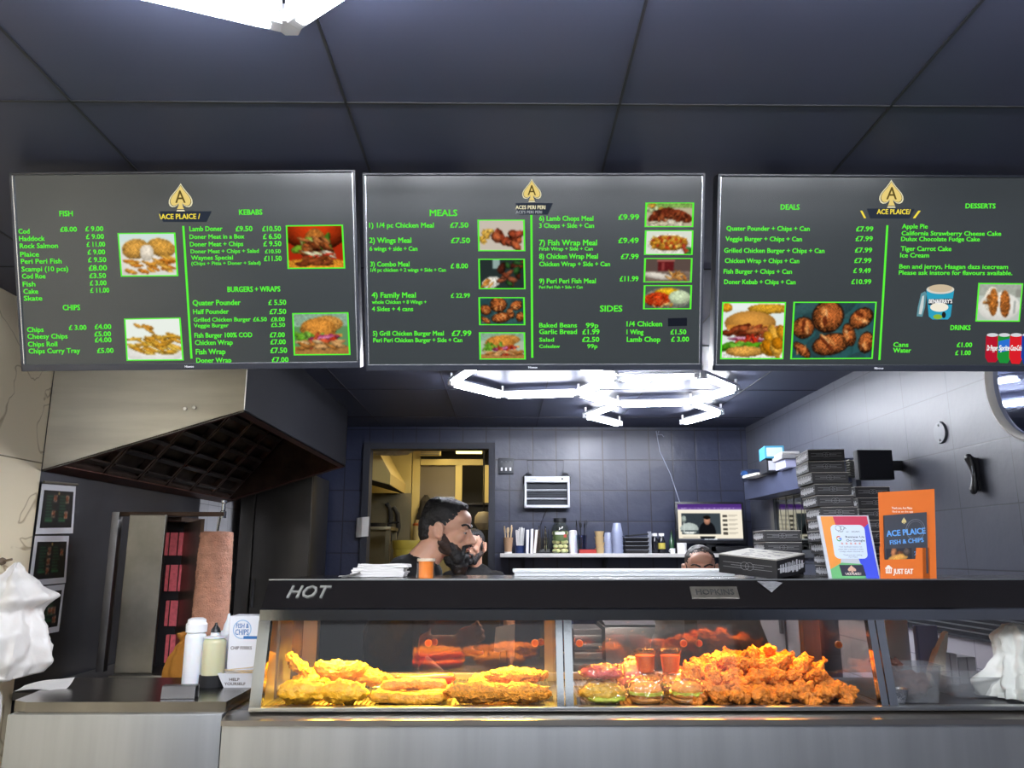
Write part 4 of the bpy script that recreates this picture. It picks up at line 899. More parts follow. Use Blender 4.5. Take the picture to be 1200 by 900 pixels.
# cup of wooden forks
x = sx(595.5); r_ = empty('paper_cup', 'brown paper cup holding wooden forks at the left end of the shelf', 'cup', (x, YI, ZSH))
MB().lathe((x, YI, ZSH), [(.003, .001), (.027, .001), (.038, sh(630) - ZSH), (.036, sh(630) - ZSH), (.026, .006), (.003, .006)], 22).build('cup_body', KRAFT, r_, True)
MB().lathe((x, YI, ZSH), [(.028, .0), (.0295, 0), (.0305, .012), (.029, .012)], 22, cap=False).build('cup_base_band', PAPER, r_, True)
random.seed(11)
for i in range(8):
    a = 2 * pi * i / 8; b0 = V((x + .012 * cos(a), YI + .012 * sin(a), ZSH + .012)); t0 = V((x + .036 * cos(a) + random.uniform(-.006, .006), YI + .03 * sin(a), sh(random.uniform(615, 620))))
    m_ = MB(); d = (t0 - b0); q = d.to_track_quat('Z', 'Y').to_matrix(); m_.box((b0 + t0) / 2, (.008, .002, d.length), q, .0006); m_.box(t0 - d * .1, (.016, .002, .035), q, .0006)
    tag(m_.build('wooden_fork', WOOD, loc=b0), 'wooden fork standing in the brown paper cup on the shelf', 'fork', 'wooden forks in the paper cup')
# straws in a navy tumbler
x = sx(609); r_ = empty('tumbler', 'navy tumbler full of white straws on the back shelf', 'tumbler', (x, YI, ZSH))
MB().lathe((x, YI, ZSH), [(.003, .001), (.036, .001), (.042, .06), (.040, .06), (.034, .006), (.003, .006)], 22).build('tumbler_body', mat('navy_plastic', '20305a', .3), r_, True)
for i in range(14):
    a = 2.4 * i; rr = .008 * sqrt(i); b0 = V((x + rr * .8 * cos(a), YI + rr * .8 * sin(a), ZSH + .008)); t0 = V((x + rr * 1.25 * cos(a), YI + rr * 1.2 * sin(a), sh(618 + (i * 7) % 5)))
    tag(MB().cyl(b0, t0, .0038, seg=8).build('straw', PAPER, None, True, loc=b0), 'white paper straw standing in the navy tumbler', 'straw', 'straws in the navy tumbler')
# booklets
for px, wd, c, y1, lab in ((617.5, .022, 'c3c8dc', 621, 'slim pale blue booklet standing on the shelf beside the straws'), (622.5, .02, 'd9d9de', 620, 'white booklet standing between the blue and brown booklets on the shelf'), (626, .026, '6d543e', 621, 'brown booklet leaning on the shelf beside the white booklet')):
    x = sx(px); lean = .10 if c == '6d543e' else .03; hgt = sh(y1) - ZSH
    m_ = MB(); m_.box((x + hgt * lean / 2 - .0, YI, ZSH + hgt / 2), (wd, .12, hgt), (0, lean, 0), .002)
    dz = ZSH - min(v.co.z for v in m_.bm.verts)
    for v in m_.bm.verts: v.co.z += dz
    rt = empty('booklet', lab, 'booklet', (x, YI, ZSH)); m_.build('cover', mat('cover_' + c, c, .6), rt)
    p_ = MB().box((x + hgt * lean / 2, YI - .001, ZSH + hgt / 2 + dz), (wd * .7, .121, hgt * .985), (0, lean, 0)).build('pages', PAPER, rt)
# utensil rack: tongs and ladles
x = sx(637); r_ = empty('utensil_rack', 'black rack of steel tongs and ladles on the back shelf', 'utensil rack', (x, YI, ZSH))
bbw('tray', BLACK, (x - .06, YI - .05, ZSH), (x + .055, YI + .05, ZSH + .015), r_, .004); bbw('rack_back', BLACK, (x - .055, YI + .03, ZSH + .015), (x + .05, YI + .04, ZSH + .12), r_)
for i, dx in enumerate((-.035, -.01, .015, .035)):
    hh = sh(617 + 3 * (i % 2)) - ZSH
    tt = empty('tongs' if i % 2 == 0 else 'ladle', ('steel tongs standing in the black rack, %s' % ('nearer the booklets' if i == 0 else 'nearer the egg jar')) if i % 2 == 0 else ('black handled ladle standing in the rack, %s' % ('between the tongs' if i == 1 else 'right beside the egg jar')), 'utensil', (x + dx, YI, ZSH + .015))
    if i % 2 == 0:
        for s_ in (-1, 1): MB().tube([(x + dx, YI, ZSH + hh), (x + dx + s_ * .008, YI, ZSH + hh * .5), (x + dx + s_ * .006, YI, ZSH + .016)], .004, 6).build('arm', CHROME, tt, True)
        MB().ell((x + dx, YI, ZSH + hh), (.007, .007, .007), sub=2).build('hinge', BLACK, tt, True)
    else:
        MB().tube([(x + dx, YI, ZSH + .02), (x + dx + .004, YI, ZSH + hh)], .004, 6).build('handle', BLACK, tt, True)
        MB().lathe((x + dx, YI, ZSH + .016), [(.002, 0), (.012, .002), (.018, .016), (.016, .016), (.01, .006), (.002, .005)], 14).build('bowl', CHROME, tt, True)
# pickled egg jar
x = sx(656.5); jh = sh(612) - ZSH; jr = .068
jar = empty('egg_jar', 'large glass jar of pickled eggs with a black lid on the shelf', 'jar', (x, YI, ZSH))
MB().lathe((x, YI, ZSH), [(.003, 0), (jr * .95, .0), (jr, .01), (jr, jh * .78), (jr * .85, jh * .9), (jr * .68, jh * .93), (jr * .68, jh), (.003, jh)], 30).build('glass_body', glass_mat('jar_glass', 'f3f5e6', .05), jar, True)
MB().lathe((x, YI, ZSH), [(.003, jh), (jr * .74, jh), (jr * .74, jh + .03), (.003, jh + .03)], 30).build('lid', BLACK, jar, True)
lb = MB(); zz0, zz1 = ZSH + jh * .42, ZSH + jh * .72
lb.grid(20, 4, lambda u, v: V((x + (jr + .001) * sin(-1.0 + 1.9 * u), YI - (jr + .001) * cos(-1.0 + 1.9 * u), zz0 + (zz1 - zz0) * v - .006 * sin(pi * u)))); lbo = lb.build('label', mat('jar_label_green', '4d5f35', .5), jar)
MB().grid(10, 2, lambda u, v: V((x + (jr + .002) * sin(-.7 + 1.2 * u), YI - (jr + .002) * cos(-.7 + 1.2 * u), zz1 - .03 + .02 * v))).build('label_band', PAPER, lbo)
MB().grid(6, 2, lambda u, v: V((x + (jr + .002) * sin(.35 + .4 * u), YI - (jr + .002) * cos(.35 + .4 * u), zz0 + .02 + .025 * v))).build('label_spot', mat('label_red', 'b5423a', .5), lbo)
EGG = mat('pickled_egg', 'e2dfb8', .35, sss=.2)
k = 0
for lev in range(5):
    for i in range(6):
        a = i * pi / 3 + lev * .5; z = ZSH + .02 + lev * .034
        if z > ZSH + jh * .86: continue
        c_ = (x + .043 * cos(a), YI + .043 * sin(a), z)
        tag(MB().ell(c_, (.021, .021, .017), sub=2).build('pickled_egg', EGG, None, True, loc=c_), 'pale pickled egg inside the big glass jar', 'egg', 'eggs in the pickle jar')
# white tub, cutlery cup, red tray
x = sx(672); r_ = empty('plastic_tub', 'white translucent tub beside the egg jar on the shelf', 'tub', (x, YI + .01, ZSH))
MB().lathe((x, YI + .01, ZSH), [(.003, 0), (.030, 0), (.034, .14), (.03, .155), (.003, .155)], 22).build('tub_body', TRW, r_, True)
MB().lathe((x, YI + .01, ZSH), [(.003, .155), (.032, .155), (.031, .172), (.02, .18), (.003, .18)], 22).build('tub_lid', WHITE, r_, True)
x = sx(681); r_ = empty('cutlery_cup', 'clear cup of dark plastic cutlery on the back shelf', 'cup', (x, YI - .06, ZSH))
MB().lathe((x, YI - .06, ZSH), [(.003, .001), (.034, .001), (.042, .14), (.040, .14), (.032, .005), (.003, .005)], 22).build('cup_body', glass_mat('clear_plastic', 'c9d3ea', .1), r_, True)
for i in range(7):
    a = 2 * pi * i / 7; b0 = V((x + .014 * cos(a), YI - .06 + .014 * sin(a), ZSH + .008)); t0 = V((x + .044 * cos(a), YI - .06 + .03 * sin(a), sh(613 + (i * 3) % 6)))
    m_ = MB(); d = t0 - b0; q = d.to_track_quat('Z', 'Y').to_matrix(); m_.box((b0 + t0) / 2, (.006, .003, d.length), q, .001); m_.ell(t0, (.011, .003, .022), q, 2)
    tag(m_.build('plastic_spoon', BLACKM, None, True, loc=b0), 'dark plastic spoon standing in the clear cutlery cup', 'spoon', 'spoons in the cutlery cup')
x0, x1 = sx(677), sx(697)
r_ = empty('red_tray', 'shallow red tray at the front edge of the back shelf', 'tray', ((x0 + x1) / 2, YSH + .05, ZSH))
RED = mat('red_plastic', 'a8352f', .4); bbw('tray_base', RED, (x0, YSH + .012, ZSH), (x1, YSH + .085, ZSH + .008), r_, .002)
for a_, b_ in (((x0, YSH + .012), (x1, YSH + .016)), ((x0, YSH + .081), (x1, YSH + .085)), ((x0, YSH + .012), (x0 + .004, YSH + .085)), ((x1 - .004, YSH + .012), (x1, YSH + .085))): bbw('tray_side', RED, (*a_, ZSH + .006), (*b_, ZSH + .03), r_)
# stacks of tubs and cups: every one its own object
def nest(name, label, cat, group, px, y, n, r0, r1, h, step, m_, lo=.0, flip=False, lab2=None):
    x = sx(px)
    for i in range(n):
        z = ZSH + i * step
        pr = [(.002, 0), (r0, 0), (r1, h), (r1 + .003, h), (r1 + .003, h - .003), (r0 + .002, -.0 + .002)]
        pr = [(.002, .002), (r0 - .001, .002), (r1 - .001, h), (r1 + .003, h), (r1 + .003, h - .004), (r1, h - .004), (r0, 0), (.002, 0)]
        if flip: pr = [(a_, h - b_) for a_, b_ in pr]
        o = MB().lathe((x + .002 * sin(i * 2), y, z), pr, 24).build(name, m_, None, True, loc=(x, y, z))
        tag(o, label, cat, group)
nest('tan_tub', 'tan card tub in the short stack beside the red tray', 'tub', 'stacked tan tubs on the shelf', 702, YI - .04, 4, .03, .036, .042, .0425, KRAFT2)
LIDM = mat('lid_plastic', 'a3abc8', .25, alpha=.75)
nest('plastic_cup', 'clear plastic cup in the shorter nested stack on the shelf', 'cup', 'shorter stack of clear cups', 713, YI - .02, 8, .032, .044, .06, .0145, LIDM, flip=True)
nest('plastic_cup', 'clear plastic cup in the taller nested stack on the shelf', 'cup', 'taller stack of clear cups', 722, YI - .08, 13, .03, .042, .07, .0135, LIDM, flip=True)
x0, x1 = sx(731), sx(759)
for i in range(4):
    z = ZSH + i * .031; o = empty('takeaway_tray', '%s of the black takeaway trays stacked on the shelf' % ORD[3 - i], 'tray', ((x0 + x1) / 2, YI, z), 'black takeaway trays on the shelf')
    m_ = MB(); lo = [(x0 + .012, YI - .06), (x1 - .012, YI - .06), (x1 - .012, YI + .06), (x0 + .012, YI + .06)]; hi = [(x0, YI - .075), (x1, YI - .075), (x1, YI + .075), (x0, YI + .075)]
    m_.skin([m_.ring([(*p, z) for p in lo]), m_.ring([(*p, z + .026) for p in hi]), m_.ring([(*p, z + .0305) for p in hi])]); m_.build('tray_body', BLACK, o)
    bbw('tray_rim', mat('tray_rim_silver', '8d9097', .3, .6), (x0 - .003, YI - .078, z + .026), (x1 + .003, YI + .078, z + .0295), o)
m_ = MB().box(((x0 + x1) / 2 + .01, YI, ZSH + .142), (x1 - x0 - .03, .13, .012), (0, R(-5), R(3)), .002)
tag(m_.build('dark_folder', BLACKM, loc=((x0 + x1) / 2, YI, ZSH + .13)), 'dark folder lying tilted on the black takeaway trays', 'folder')
x = sx(760.5); tag(bbw('steel_plate', mat('grey_card', '80838c', .5), (x - .016, YI - .05, ZSH), (x + .012, YI - .045, sh(623))), 'grey card standing between black trays and dark bottles', 'card')
DKB = mat('dark_bottle', '1b1c22', .15)
for px, lab, lc in ((767.5, 'dark sauce bottle with white cap beside the grey card', '23252b'), (775.5, 'dark sauce bottle with white cap and yellow label, nearer the monitor', 'b8a94a')):
    x = sx(px); r_ = empty('sauce_bottle', lab, 'bottle', (x, YI, ZSH)); hh = sh(625) - ZSH
    MB().lathe((x, YI, ZSH), [(.003, 0), (.026, 0), (.028, .006), (.028, hh * .6), (.02, hh * .78), (.016, hh * .82), (.016, hh * .86), (.003, hh * .86)], 22).build('bottle_body', DKB, r_, True)
    MB().lathe((x, YI, ZSH), [(.003, hh * .86), (.022, hh * .86), (.022, hh), (.003, hh)], 22).build('bottle_cap', WHITE, r_, True)
    if lc != '23252b': MB().lathe((x, YI, ZSH), [(.0285, hh * .22), (.0285, hh * .52)], 22, cap=False).build('bottle_label', mat('yellow_label', lc, .5), r_, True)
x = sx(789); r_ = empty('oil_bottle', 'small dark green bottle beside the monitor on the shelf', 'bottle', (x, YI + .05, ZSH))
MB().lathe((x, YI + .05, ZSH), [(.003, 0), (.022, 0), (.022, .10), (.009, .13), (.009, .165), (.003, .165)], 18).build('bottle_body', mat('green_bottle', '2c4a34', .15), r_, True)
MB().lathe((x, YI + .05, ZSH), [(.003, .165), (.011, .165), (.011, .185), (.003, .185)], 18).build('bottle_cap', BLACK, r_, True)
x = sx(797); r_ = empty('paper_roll', 'white till paper roll in front of the monitor', 'paper roll', (x, YSH + .06, ZSH))
MB().lathe((x, YSH + .06, ZSH), [(.010, 0), (.037, 0), (.037, .08), (.010, .08), (.010, 0)], 24, cap=False).build('roll', PAPER, r_, True)
MB().lathe((x, YSH + .06, ZSH), [(.008, .0), (.0098, .0), (.0098, .081), (.008, .081), (.008, 0)], 20, cap=False).build('core', KRAFT, r_, True)
x = sx(786); r_ = empty('white_mug', 'small white mug at the front of the shelf left of the till roll', 'mug', (x, YSH + .05, ZSH))
MB().lathe((x, YSH + .05, ZSH), [(.003, .003), (.016, .003), (.019, .038), (.021, .038), (.018, 0), (.003, 0)], 20).build('mug_body', WHITE, r_, True)
MB().tube([(x - .018 - .012 * sin(a_ / 8 * pi), YSH + .05, ZSH + .008 + .024 * a_ / 8) for a_ in range(9)], .003, 6).build('mug_handle', WHITE, r_, True)
# ---- monitor
ym = 6.28; a, b_ = atY(791, 588, ym), atY(874, 637, ym); mx = (a.x + b_.x) / 2; mw = b_.x - a.x; mh = a.z - b_.z
mon = empty('computer_monitor', 'computer monitor showing a video page, standing on the back shelf', 'monitor', (mx, ym, ZSH))
bbw('shell', BLACK, (a.x, ym, b_.z), (b_.x, ym + .04, a.z), mon, .006)
bbw('stand', BLACK, (mx - .04, ym + .02, ZSH + .01), (mx + .04, ym + .045, b_.z + .1), mon); MB().lathe((mx, ym + .02, ZSH), [(.003, 0), (.12, 0), (.12, .008), (.03, .016), (.003, .016)], 28, sq=.6).build('foot', BLACK, mon, True)
scn = Paint(112, 66, 'f3ead6', 3); bez = .018
scn.rect(0, 0, 1, .09, '4f2f7c').rect(0, .09, 1, .145, '6a4a96').many(30, .05, .9, .11, .13, .012, .008, ['b9a6d6'], 0, 0).rect(.0, .145, 1, .2, 'f7f1e2').rect(.05, .26, .66, .84, '343c42', .05)
scn.rect(.5, .26, .66, .84, '3d464c').ell(.17, .68, .14, .16, 0, 'b9c4bf', .1, .05).rect(.04, .72, .3, .76, '343c42').rect(.08, .5, .1, .78, 'c9d3cd').ell(.09, .42, .04, .1, 0, 'a3b0aa').rect(.1, .77, .24, .8, 'f0f0ea', .2)
scn.ell(.45, .78, .13, .3, 0, '121317', .1, .03).rect(.05, .84, .66, .9, 'f3ead6').ell(.45, .46, .05, .12, 0, 'c98f74', .3, .02).ell(.45, .37, .055, .05, 0, '15110f', .1, .02).rect(.66, .2, .7, .84, 'f3ead6')
for i in range(5): scn.rect(.70, .3 + .12 * i, .77, .37 + .12 * i, '4a4640', .3); scn.rect(.79, .31 + .12 * i, .93, .325 + .12 * i, 'a39b8c'); scn.rect(.79, .34 + .12 * i, .89, .35 + .12 * i, 'c3bbac')
scn.rect(0, .95, 1, 1, '4b4f5c').rect(.4, .96, .6, .985, 'c9d0d8', .2).rect(.06, .91, .3, .925, 'a8a090')
x0, x1, z0, z1 = a.x + bez, b_.x - bez, b_.z + bez * 1.4, a.z - bez
scn.mesh('screen', emit_mat('monitor_picture', 'ffffff', 1.05, attr=True), lambda u, v: V((x0 + (x1 - x0) * u, ym - .001, z1 + (z0 - z1) * v)), mon)
tag(bbw('set_top_box', BLACK, (mx + .0, 6.3, ZSH), (mx + .34, 6.44, ZSH + .055), None, .004), 'flat black box beside the monitor foot on the shelf', 'electronics box')
# ---- heater hanging on the wall
yh = YB - .10; a, b_ = atY(614.5, 558, yh), atY(668, 595, yh)
ht = empty('wall_heater', 'white framed electric heater hung on the tiled back wall', 'heater', ((a.x + b_.x) / 2, yh + .05, b_.z))
HW = mat('heater_white', 'c9ccd6', .35); w_ = b_.x - a.x; hh = a.z - b_.z
fr_ = MB(); fr_.bb((a.x, yh, b_.z), (a.x + .018, yh + .08, a.z), .004); fr_.bb((b_.x - .018, yh, b_.z), (b_.x, yh + .08, a.z), .004); fr_.bb((a.x, yh, a.z - .05), (b_.x, yh + .08, a.z), .01); fr_.bb((a.x, yh, b_.z), (b_.x, yh + .08, b_.z + .022), .004)
fr_.build('frame', HW, ht)
bbw('reflector', mat('heater_reflector', '23262c', .4, .6), (a.x + .018, yh + .05, b_.z + .022), (b_.x - .018, yh + .07, a.z - .05), ht)
for k, zf in enumerate((.28, .66)):
    z = b_.z + .022 + (hh - .07) * zf; MB().cyl((a.x + .018, yh + .035, z), (b_.x - .018, yh + .035, z), .007, seg=12).build('heating_tube', mat('quartz_tube', 'cfd3da', .25), ht, True)
gm = MB()
for k in range(13): z = b_.z + .026 + (hh - .08) * k / 12; gm.tube([(a.x + .016, yh + .006, z), (b_.x - .016, yh + .006, z)], .0013, 5)
gm.build('guard_grille', mat('grille_wire', '4b4f58', .4, .8), ht)
for xx, s_ in ((a.x, 1), (b_.x, -1)): MB().tube([(xx - s_ * .004, yh + .04, a.z - .06), (xx - s_ * .006, yh + .04, a.z + .0), (xx + s_ * .02, yh + .04, a.z + .022), (xx + s_ * .06, yh + .04, a.z + .018)], .008, 8).build('corner_bumper', BLACK, ht, True)
MB().text('LOGIK', .014, facing((a.x + .05, yh - .001, a.z - .03)), .05, .0003, .01).build('brand_mark', mat('grey_ink', '7c808c', .5), ht)
MB().cyl((b_.x - .06, yh - .004, a.z - .022), (b_.x - .06, yh + .002, a.z - .022), .008, seg=14).build('knob', BLACK, ht, True)
wz = atY(640, 539.5, YB).z
MB().tube([(a.x + .04, yh + .04, a.z), (a.x + .025, YB - .004, wz), (b_.x - .04, YB - .004, wz), (b_.x - .05, yh + .04, a.z)], .003, 6).build('hanging_wire', BLACKM, ht)
c_ = [V((atY(px, py, YB - .01).x, YB - .02, atY(px, py, YB - .01).z)) for px, py in ((641, 597), (637, 605), (634, 614), (633, 630), (633, 640))]
MB().tube([V((c_[0].x, yh + .04, b_.z + .005))] + c_, .003, 6).build('power_cord', BLACKM, ht, True)
# switch box
a, b_ = atY(584, 537, YB), atY(602, 556, YB)
r_ = empty('switch_box', 'dark switch box with three switches beside the doorway', 'switch', ((a.x + b_.x) / 2, YB - .01, b_.z))
bbw('plate', mat('dark_switch_plate', '2b2e36', .4), (a.x, YB - .03, b_.z), (b_.x, YB - .001, a.z), r_, .006)
for i in range(3):
    x = a.x + (b_.x - a.x) * (.22 + .28 * i); z = b_.z + (a.z - b_.z) * .3
    bbw('switch_rocker', WHITE, (x - .008, YB - .036, z - .014), (x + .008, YB - .029, z + .014), r_, .002)
    bbw('screw_cover', mat('dim_grey', '5b5f68', .4), (x - .006, YB - .033, z + .06), (x + .006, YB - .029, z + .066), r_)
# hanging cables to the monitor
for px0, px1, lab in ((769, 797, 'thin white cable running down the tiles to the monitor, longer one'), (772, 778, 'thin white cable stub beside the longer cable under the ceiling')):
    p0 = atY(px0, 505, YB - .006); p1 = atY(px1, 590 if px1 > 780 else 512, YB - .006); mid = p0.lerp(p1, .25) + V((-.02, 0, -.02))
    tag(MB().tube([p0, mid, p0.lerp(p1, .6), p1], .0035, 6).build('white_cable', mat('cable_white', '9aa0b4', .5), None, True, loc=p0), lab, 'cable')
# paper note on the door frame
a, b_ = atY(418, 607, YB - .03), atY(432, 630, YB - .03)
m_ = MB().grid(4, 8, lambda u, v: V((a.x + (b_.x - a.x) * u, YB - .034 - .03 * sin(pi * u) - .012 * v * u, a.z + (b_.z - a.z) * v + .01 * u)))
bmesh.ops.solidify(m_.bm, geom=m_.bm.faces[:], thickness=.002)
tag(m_.build('paper_note', PAPER, None, True, loc=(a.x, YB - .03, b_.z)), 'curled white paper note on the left door frame', 'paper')

# ================================================================== RIGHT WALL
XS = 1.86
q0 = atX(873, 586, XS); q1 = atX(872, 561, XS); zsh = atX(905, 553, XS).z
zb0, zb1 = q0.z, zsh - .012
root = empty('wall_ledge', 'dark blue boxed ledge along the right wall carrying files and boxes', 'shelf', (1.95, 5.2, zb0))
LED_ = mat('ledge_paint', '3d435a', .45)
bbw('near_end_board', LED_, (XS + .018, 4.5, zb0 + .012), (XR - .001, 4.518, zb1 - .018), root); bbw('fascia', LED_, (XS, 4.5, zb0), (XS + .018, q0.y, zb1), root, .002); bbw('top_board', LED_, (XS + .018, 4.5, zb1 - .018), (XR - .001, q0.y, zb1), root); bbw('end_board', LED_, (XS + .018, q0.y - .018, zb0), (XR - .001, q0.y, zb1 - .018), root); bbw('under_board', LED_, (XS + .018, 4.5, zb0), (XR - .001, q0.y - .018, zb0 + .012), root)
def shbox(name, label, cat, px, y, z, sxx, syy, szz, c, rz=0, front=None, m_=None, grp=None):
    x = atY(px, 540, y).x + sxx / 2; x = min(max(x, XS + .0), XR - .005 - sxx / 2 - abs(sin(rz)) * syy / 2)
    o = empty(name, label, cat, (x, y + syy / 2, z)); c_ = V((x, y + syy / 2, z + szz / 2))
    MB().box(c_, (sxx, syy, szz), (0, 0, rz), .003).build('body', m_ or mat('box_' + c, c, .5), o)
    if front: MB().box(c_ + V((sin(rz) * syy / 2, -cos(rz) * syy / 2 - .001, -.0)), (sxx * .8, .003, szz * .7), (0, 0, rz)).build('front_label', mat('box_' + front, front, .5), o)
    return o
zt = zb1 + .001
shbox('paper_stack', 'low white stack of papers at the far end of the right ledge', 'papers', 872, 5.55, zt, .17, .25, .02, 'c9c6bd', .1)
shbox('black_box', 'black box with a white front label on the right ledge', 'box', 882, 5.32, zt, .12, .2, .09, '1b1d24', -.08, 'c9ccd4')
shbox('file_box', 'bright blue file box lying on top of the black box', 'file box', 884, 5.3, zt + .092, .13, .22, .085, '3f8fae', -.15, 'b9d0dc')
shbox('white_box', 'pale lilac box in front of the black box on the right ledge', 'box', 903, 5.02, zt, .085, .22, .055, 'b4b6d6', -.05)
shbox('book_stack', 'pale grey book lying on the lilac box', 'book', 904, 5.0, zt + .056, .12, .26, .028, '8d8d90', -.1)
shbox('book', 'thin white book on top of the pale grey book', 'book', 906, 5.0, zt + .085, .11, .25, .016, 'b9b9ba', -.14)
r_ = shbox('camera_gadget', 'dark blue camera-like gadget overhanging the far end of the ledge', 'gadget', 862, 5.82, zt, .11, .12, .07, '1c2740', .2)  # camera-like gadget with a round lens
MB().cyl((atY(866, 552, 5.8).x + .04, 5.83, zt + .035), (atY(866, 552, 5.8).x + .04, 5.79, zt + .035), .022, seg=16).build('lens', mat('lens_blue', '2c4a7a', .1), r_, True)
# reflective hatch pane with a slatted shutter box above
HY0, HY1 = 4.5, 5.86; hz1 = atX(908, 585, XR - .01).z; hz0 = 1.50
PANE = mat('hatch_glass', '9c9f98', .04, 1)
fr_ = MB()
for y0, y1, z0, z1 in ((HY0 - .05, HY0, hz0 - .05, hz1 + .05), (HY1, HY1 + .07, hz0 - .05, hz1 + .05), (HY0, HY1, hz0 - .05, hz0), (HY0, HY1, hz1, hz1 + .03)): fr_.bb((XR - .03, y0, z0), (XR - .001, y1, z1))
wn = struct(fr_.build('window_1', mat('hatch_frame', '565a60', .35, .7)), 'grey framed wired glass hatch on the right wall')
bbw('window_glass', PANE, (XR - .012, HY0, hz0), (XR - .008, HY1, hz1), wn)
wr = MB(); n_ = 9
for i in range(n_):
    y0 = HY0 + (HY1 - HY0) * i / n_; y1 = HY0 + (HY1 - HY0) * (i + 1) / n_; ym_ = (y0 + y1) / 2
    wr.tube([(XR - .0135, y0, hz0), (XR - .0135, ym_, hz1), (XR - .0135, y1, hz0)], .0016, 5)
wr.build('window_wire', mat('wired_glass_wire', '4a4a48', .5), wn)
sh_ = MB(); 
for i in range(7): z = hz1 + .035 + i * .014; sh_.box((XR - .035, (HY0 + HY1) / 2, z), (.05, HY1 - HY0 + .1, .009), (0, R(20), 0))
sh_.bb((XR - .03, HY0 - .05, hz1 + .03), (XR - .002, HY1 + .05, hz1 + .13))
sh_.build('window_shutter', mat('shutter_grey', '66655f', .45, .5), wn)
# black speaker on the wall
ysp = 3.92; a, b_ = atY(1004, 527, ysp), atY(1049, 562, ysp)
r_ = empty('wall_speaker', 'black box speaker mounted on the right wall above the pizza boxes', 'speaker', ((a.x + b_.x) / 2, ysp + .08, b_.z))
bbw('cabinet', BLACKM, (a.x, ysp, b_.z), (b_.x, ysp + .05, a.z), r_, .006); bbw('front_grille', mat('speaker_cloth', '22242c', .9), (a.x + .006, ysp - .004, b_.z + .006), (b_.x - .006, ysp, a.z - .006), r_)
bbw('wall_bracket', BLACK, (b_.x - .02, ysp + .045, b_.z + .05), (XR - .001, ysp + .07, b_.z + .1), r_)
# round blanking plate
q = atX(1103, 507, XR); r_ = empty('blanking_plate', 'small round blanking plate with two screws on the right wall', 'wall plate', (XR - .006, q.y, q.z))
MB().cyl((XR - .001, q.y, q.z), (XR - .010, q.y, q.z), .052, .048, 32).build('plate', mat('plate_grey', '4a4d57', .4), r_, True)
for s_ in (-1, 1): MB().cyl((XR - .010, q.y, q.z + s_ * .034), (XR - .013, q.y, q.z + s_ * .034), .005, seg=10).build('screw', BLACK, r_, True)
# handset
q0, q1 = atX(1137, 537, XR - .03), atX(1143, 574, XR - .03)
r_ = empty('intercom_handset', 'black intercom handset hung on the right wall', 'handset', (XR - .02, (q0.y + q1.y) / 2, q1.z))
n_ = 14; d = q1 - q0
MB().tube([q0 + d * (i / n_) + V((-.006 * (abs(i / n_ - .5) * 2) ** 2, -.007 * sin(pi * i / n_), 0)) for i in range(n_ + 1)], [.012 + .007 * (abs(i / n_ - .5) * 2) ** 2 for i in range(n_ + 1)], 14).build('handle', BLACK, r_, True)
for e_ in (q0, q1): MB().ell(e_ + V((-.008, 0, 0)), (.014, .02, .02), sub=3).build('ear_cap', BLACK, r_, True)
MB().box((q0 + q1) / 2 + V((.018, .012, 0)), (.022, .035, d.length * 1.05), None, .006).build('cradle', BLACKM, r_)
MB().box((q0 + q1) / 2 + V((-.008, -.012, .0)), (.004, .006, d.length * .5), None, .001).build('side_stripe', mat('handset_silver', '8d9098', .3, .7), r_)
# round mirror
mc = atX(1217, 436, XR); rad = .255
r_ = empty('round_mirror', 'round white-rimmed mirror on the right wall at the edge of the photo', 'mirror', (XR - .01, mc.y, mc.z))
m_ = MB(); rings = []
for k in range(64):
    a_ = 2 * pi * k / 64; rings.append(m_.ring([(XR - .026 + .024 * cos(t_ * pi / 5), mc.y + (rad + .013 * sin(t_ * pi / 5)) * cos(a_), mc.z + (rad + .013 * sin(t_ * pi / 5)) * sin(a_)) for t_ in range(10)]))
m_.skin(rings + [rings[0]], cap=False); m_.build('rim', mat('mirror_rim', 'c6c3bd', .35), r_, True, 60)
MB().cyl((XR - .004, mc.y, mc.z), (XR - .022, mc.y, mc.z), rad - .004, seg=64).build('mirror_glass', mat('mirror_face', 'b4bddb', .03, 1), r_, True)
# ================================================================== ON TOP OF THE DISPLAY
ZTOP = ZH + .001
a, b_ = atY(601, 679, 2.95), atY(862, 679, 2.95)
r_ = empty('white_tray', 'long flat white tray lying along the top of the display', 'tray', ((a.x + b_.x) / 2, 3.0, ZTOP))
WL = mat('white_lid_plastic', 'dfe3e6', .4)
bbw('tray_plate', WL, (a.x, 2.93, ZTOP + .012), (b_.x, 3.10, ZTOP + .024), r_, .004); bbw('tray_skirt', WL, (a.x + .006, 2.936, ZTOP), (b_.x - .006, 3.094, ZTOP + .013), r_)
# napkins
random.seed(3)
a = atZ(444, 676.5, ZTOP)
for i in range(7):
    z = ZTOP + .0005 + i * .0062; dx = random.uniform(-.007, .007); sk = .004 * i
    m_ = MB().box((0, 0, .003), (.19 - sk * .8, .13, .0061), None, .002)
    bmesh.ops.subdivide_edges(m_.bm, edges=[e_ for e_ in m_.bm.edges if e_.calc_length() > .03], cuts=9, use_grid_fill=True)
    for v in m_.bm.verts:
        f_ = abs(v.co.x) * 9; v.co += V((0, .004 * NZ.noise(v.co * 30 + V((0, 0, i))), .0012 * NZ.noise(v.co * 40) + (.0015 * sin(v.co.x * 45 + i) if i > 4 else 0)))
    T_ = M.Translation((a.x - .008 + sk * .6 + dx, a.y + .065, z)) @ M.Rotation(random.uniform(-.03, .03), 4, 'Z')
    for v in m_.bm.verts: v.co = T_ @ v.co
    tag(m_.build('paper_napkin', PAPER, None, True, loc=(a.x, a.y, z)), 'folded white napkin in the pile on top of the display', 'napkin', 'napkins piled on the display')
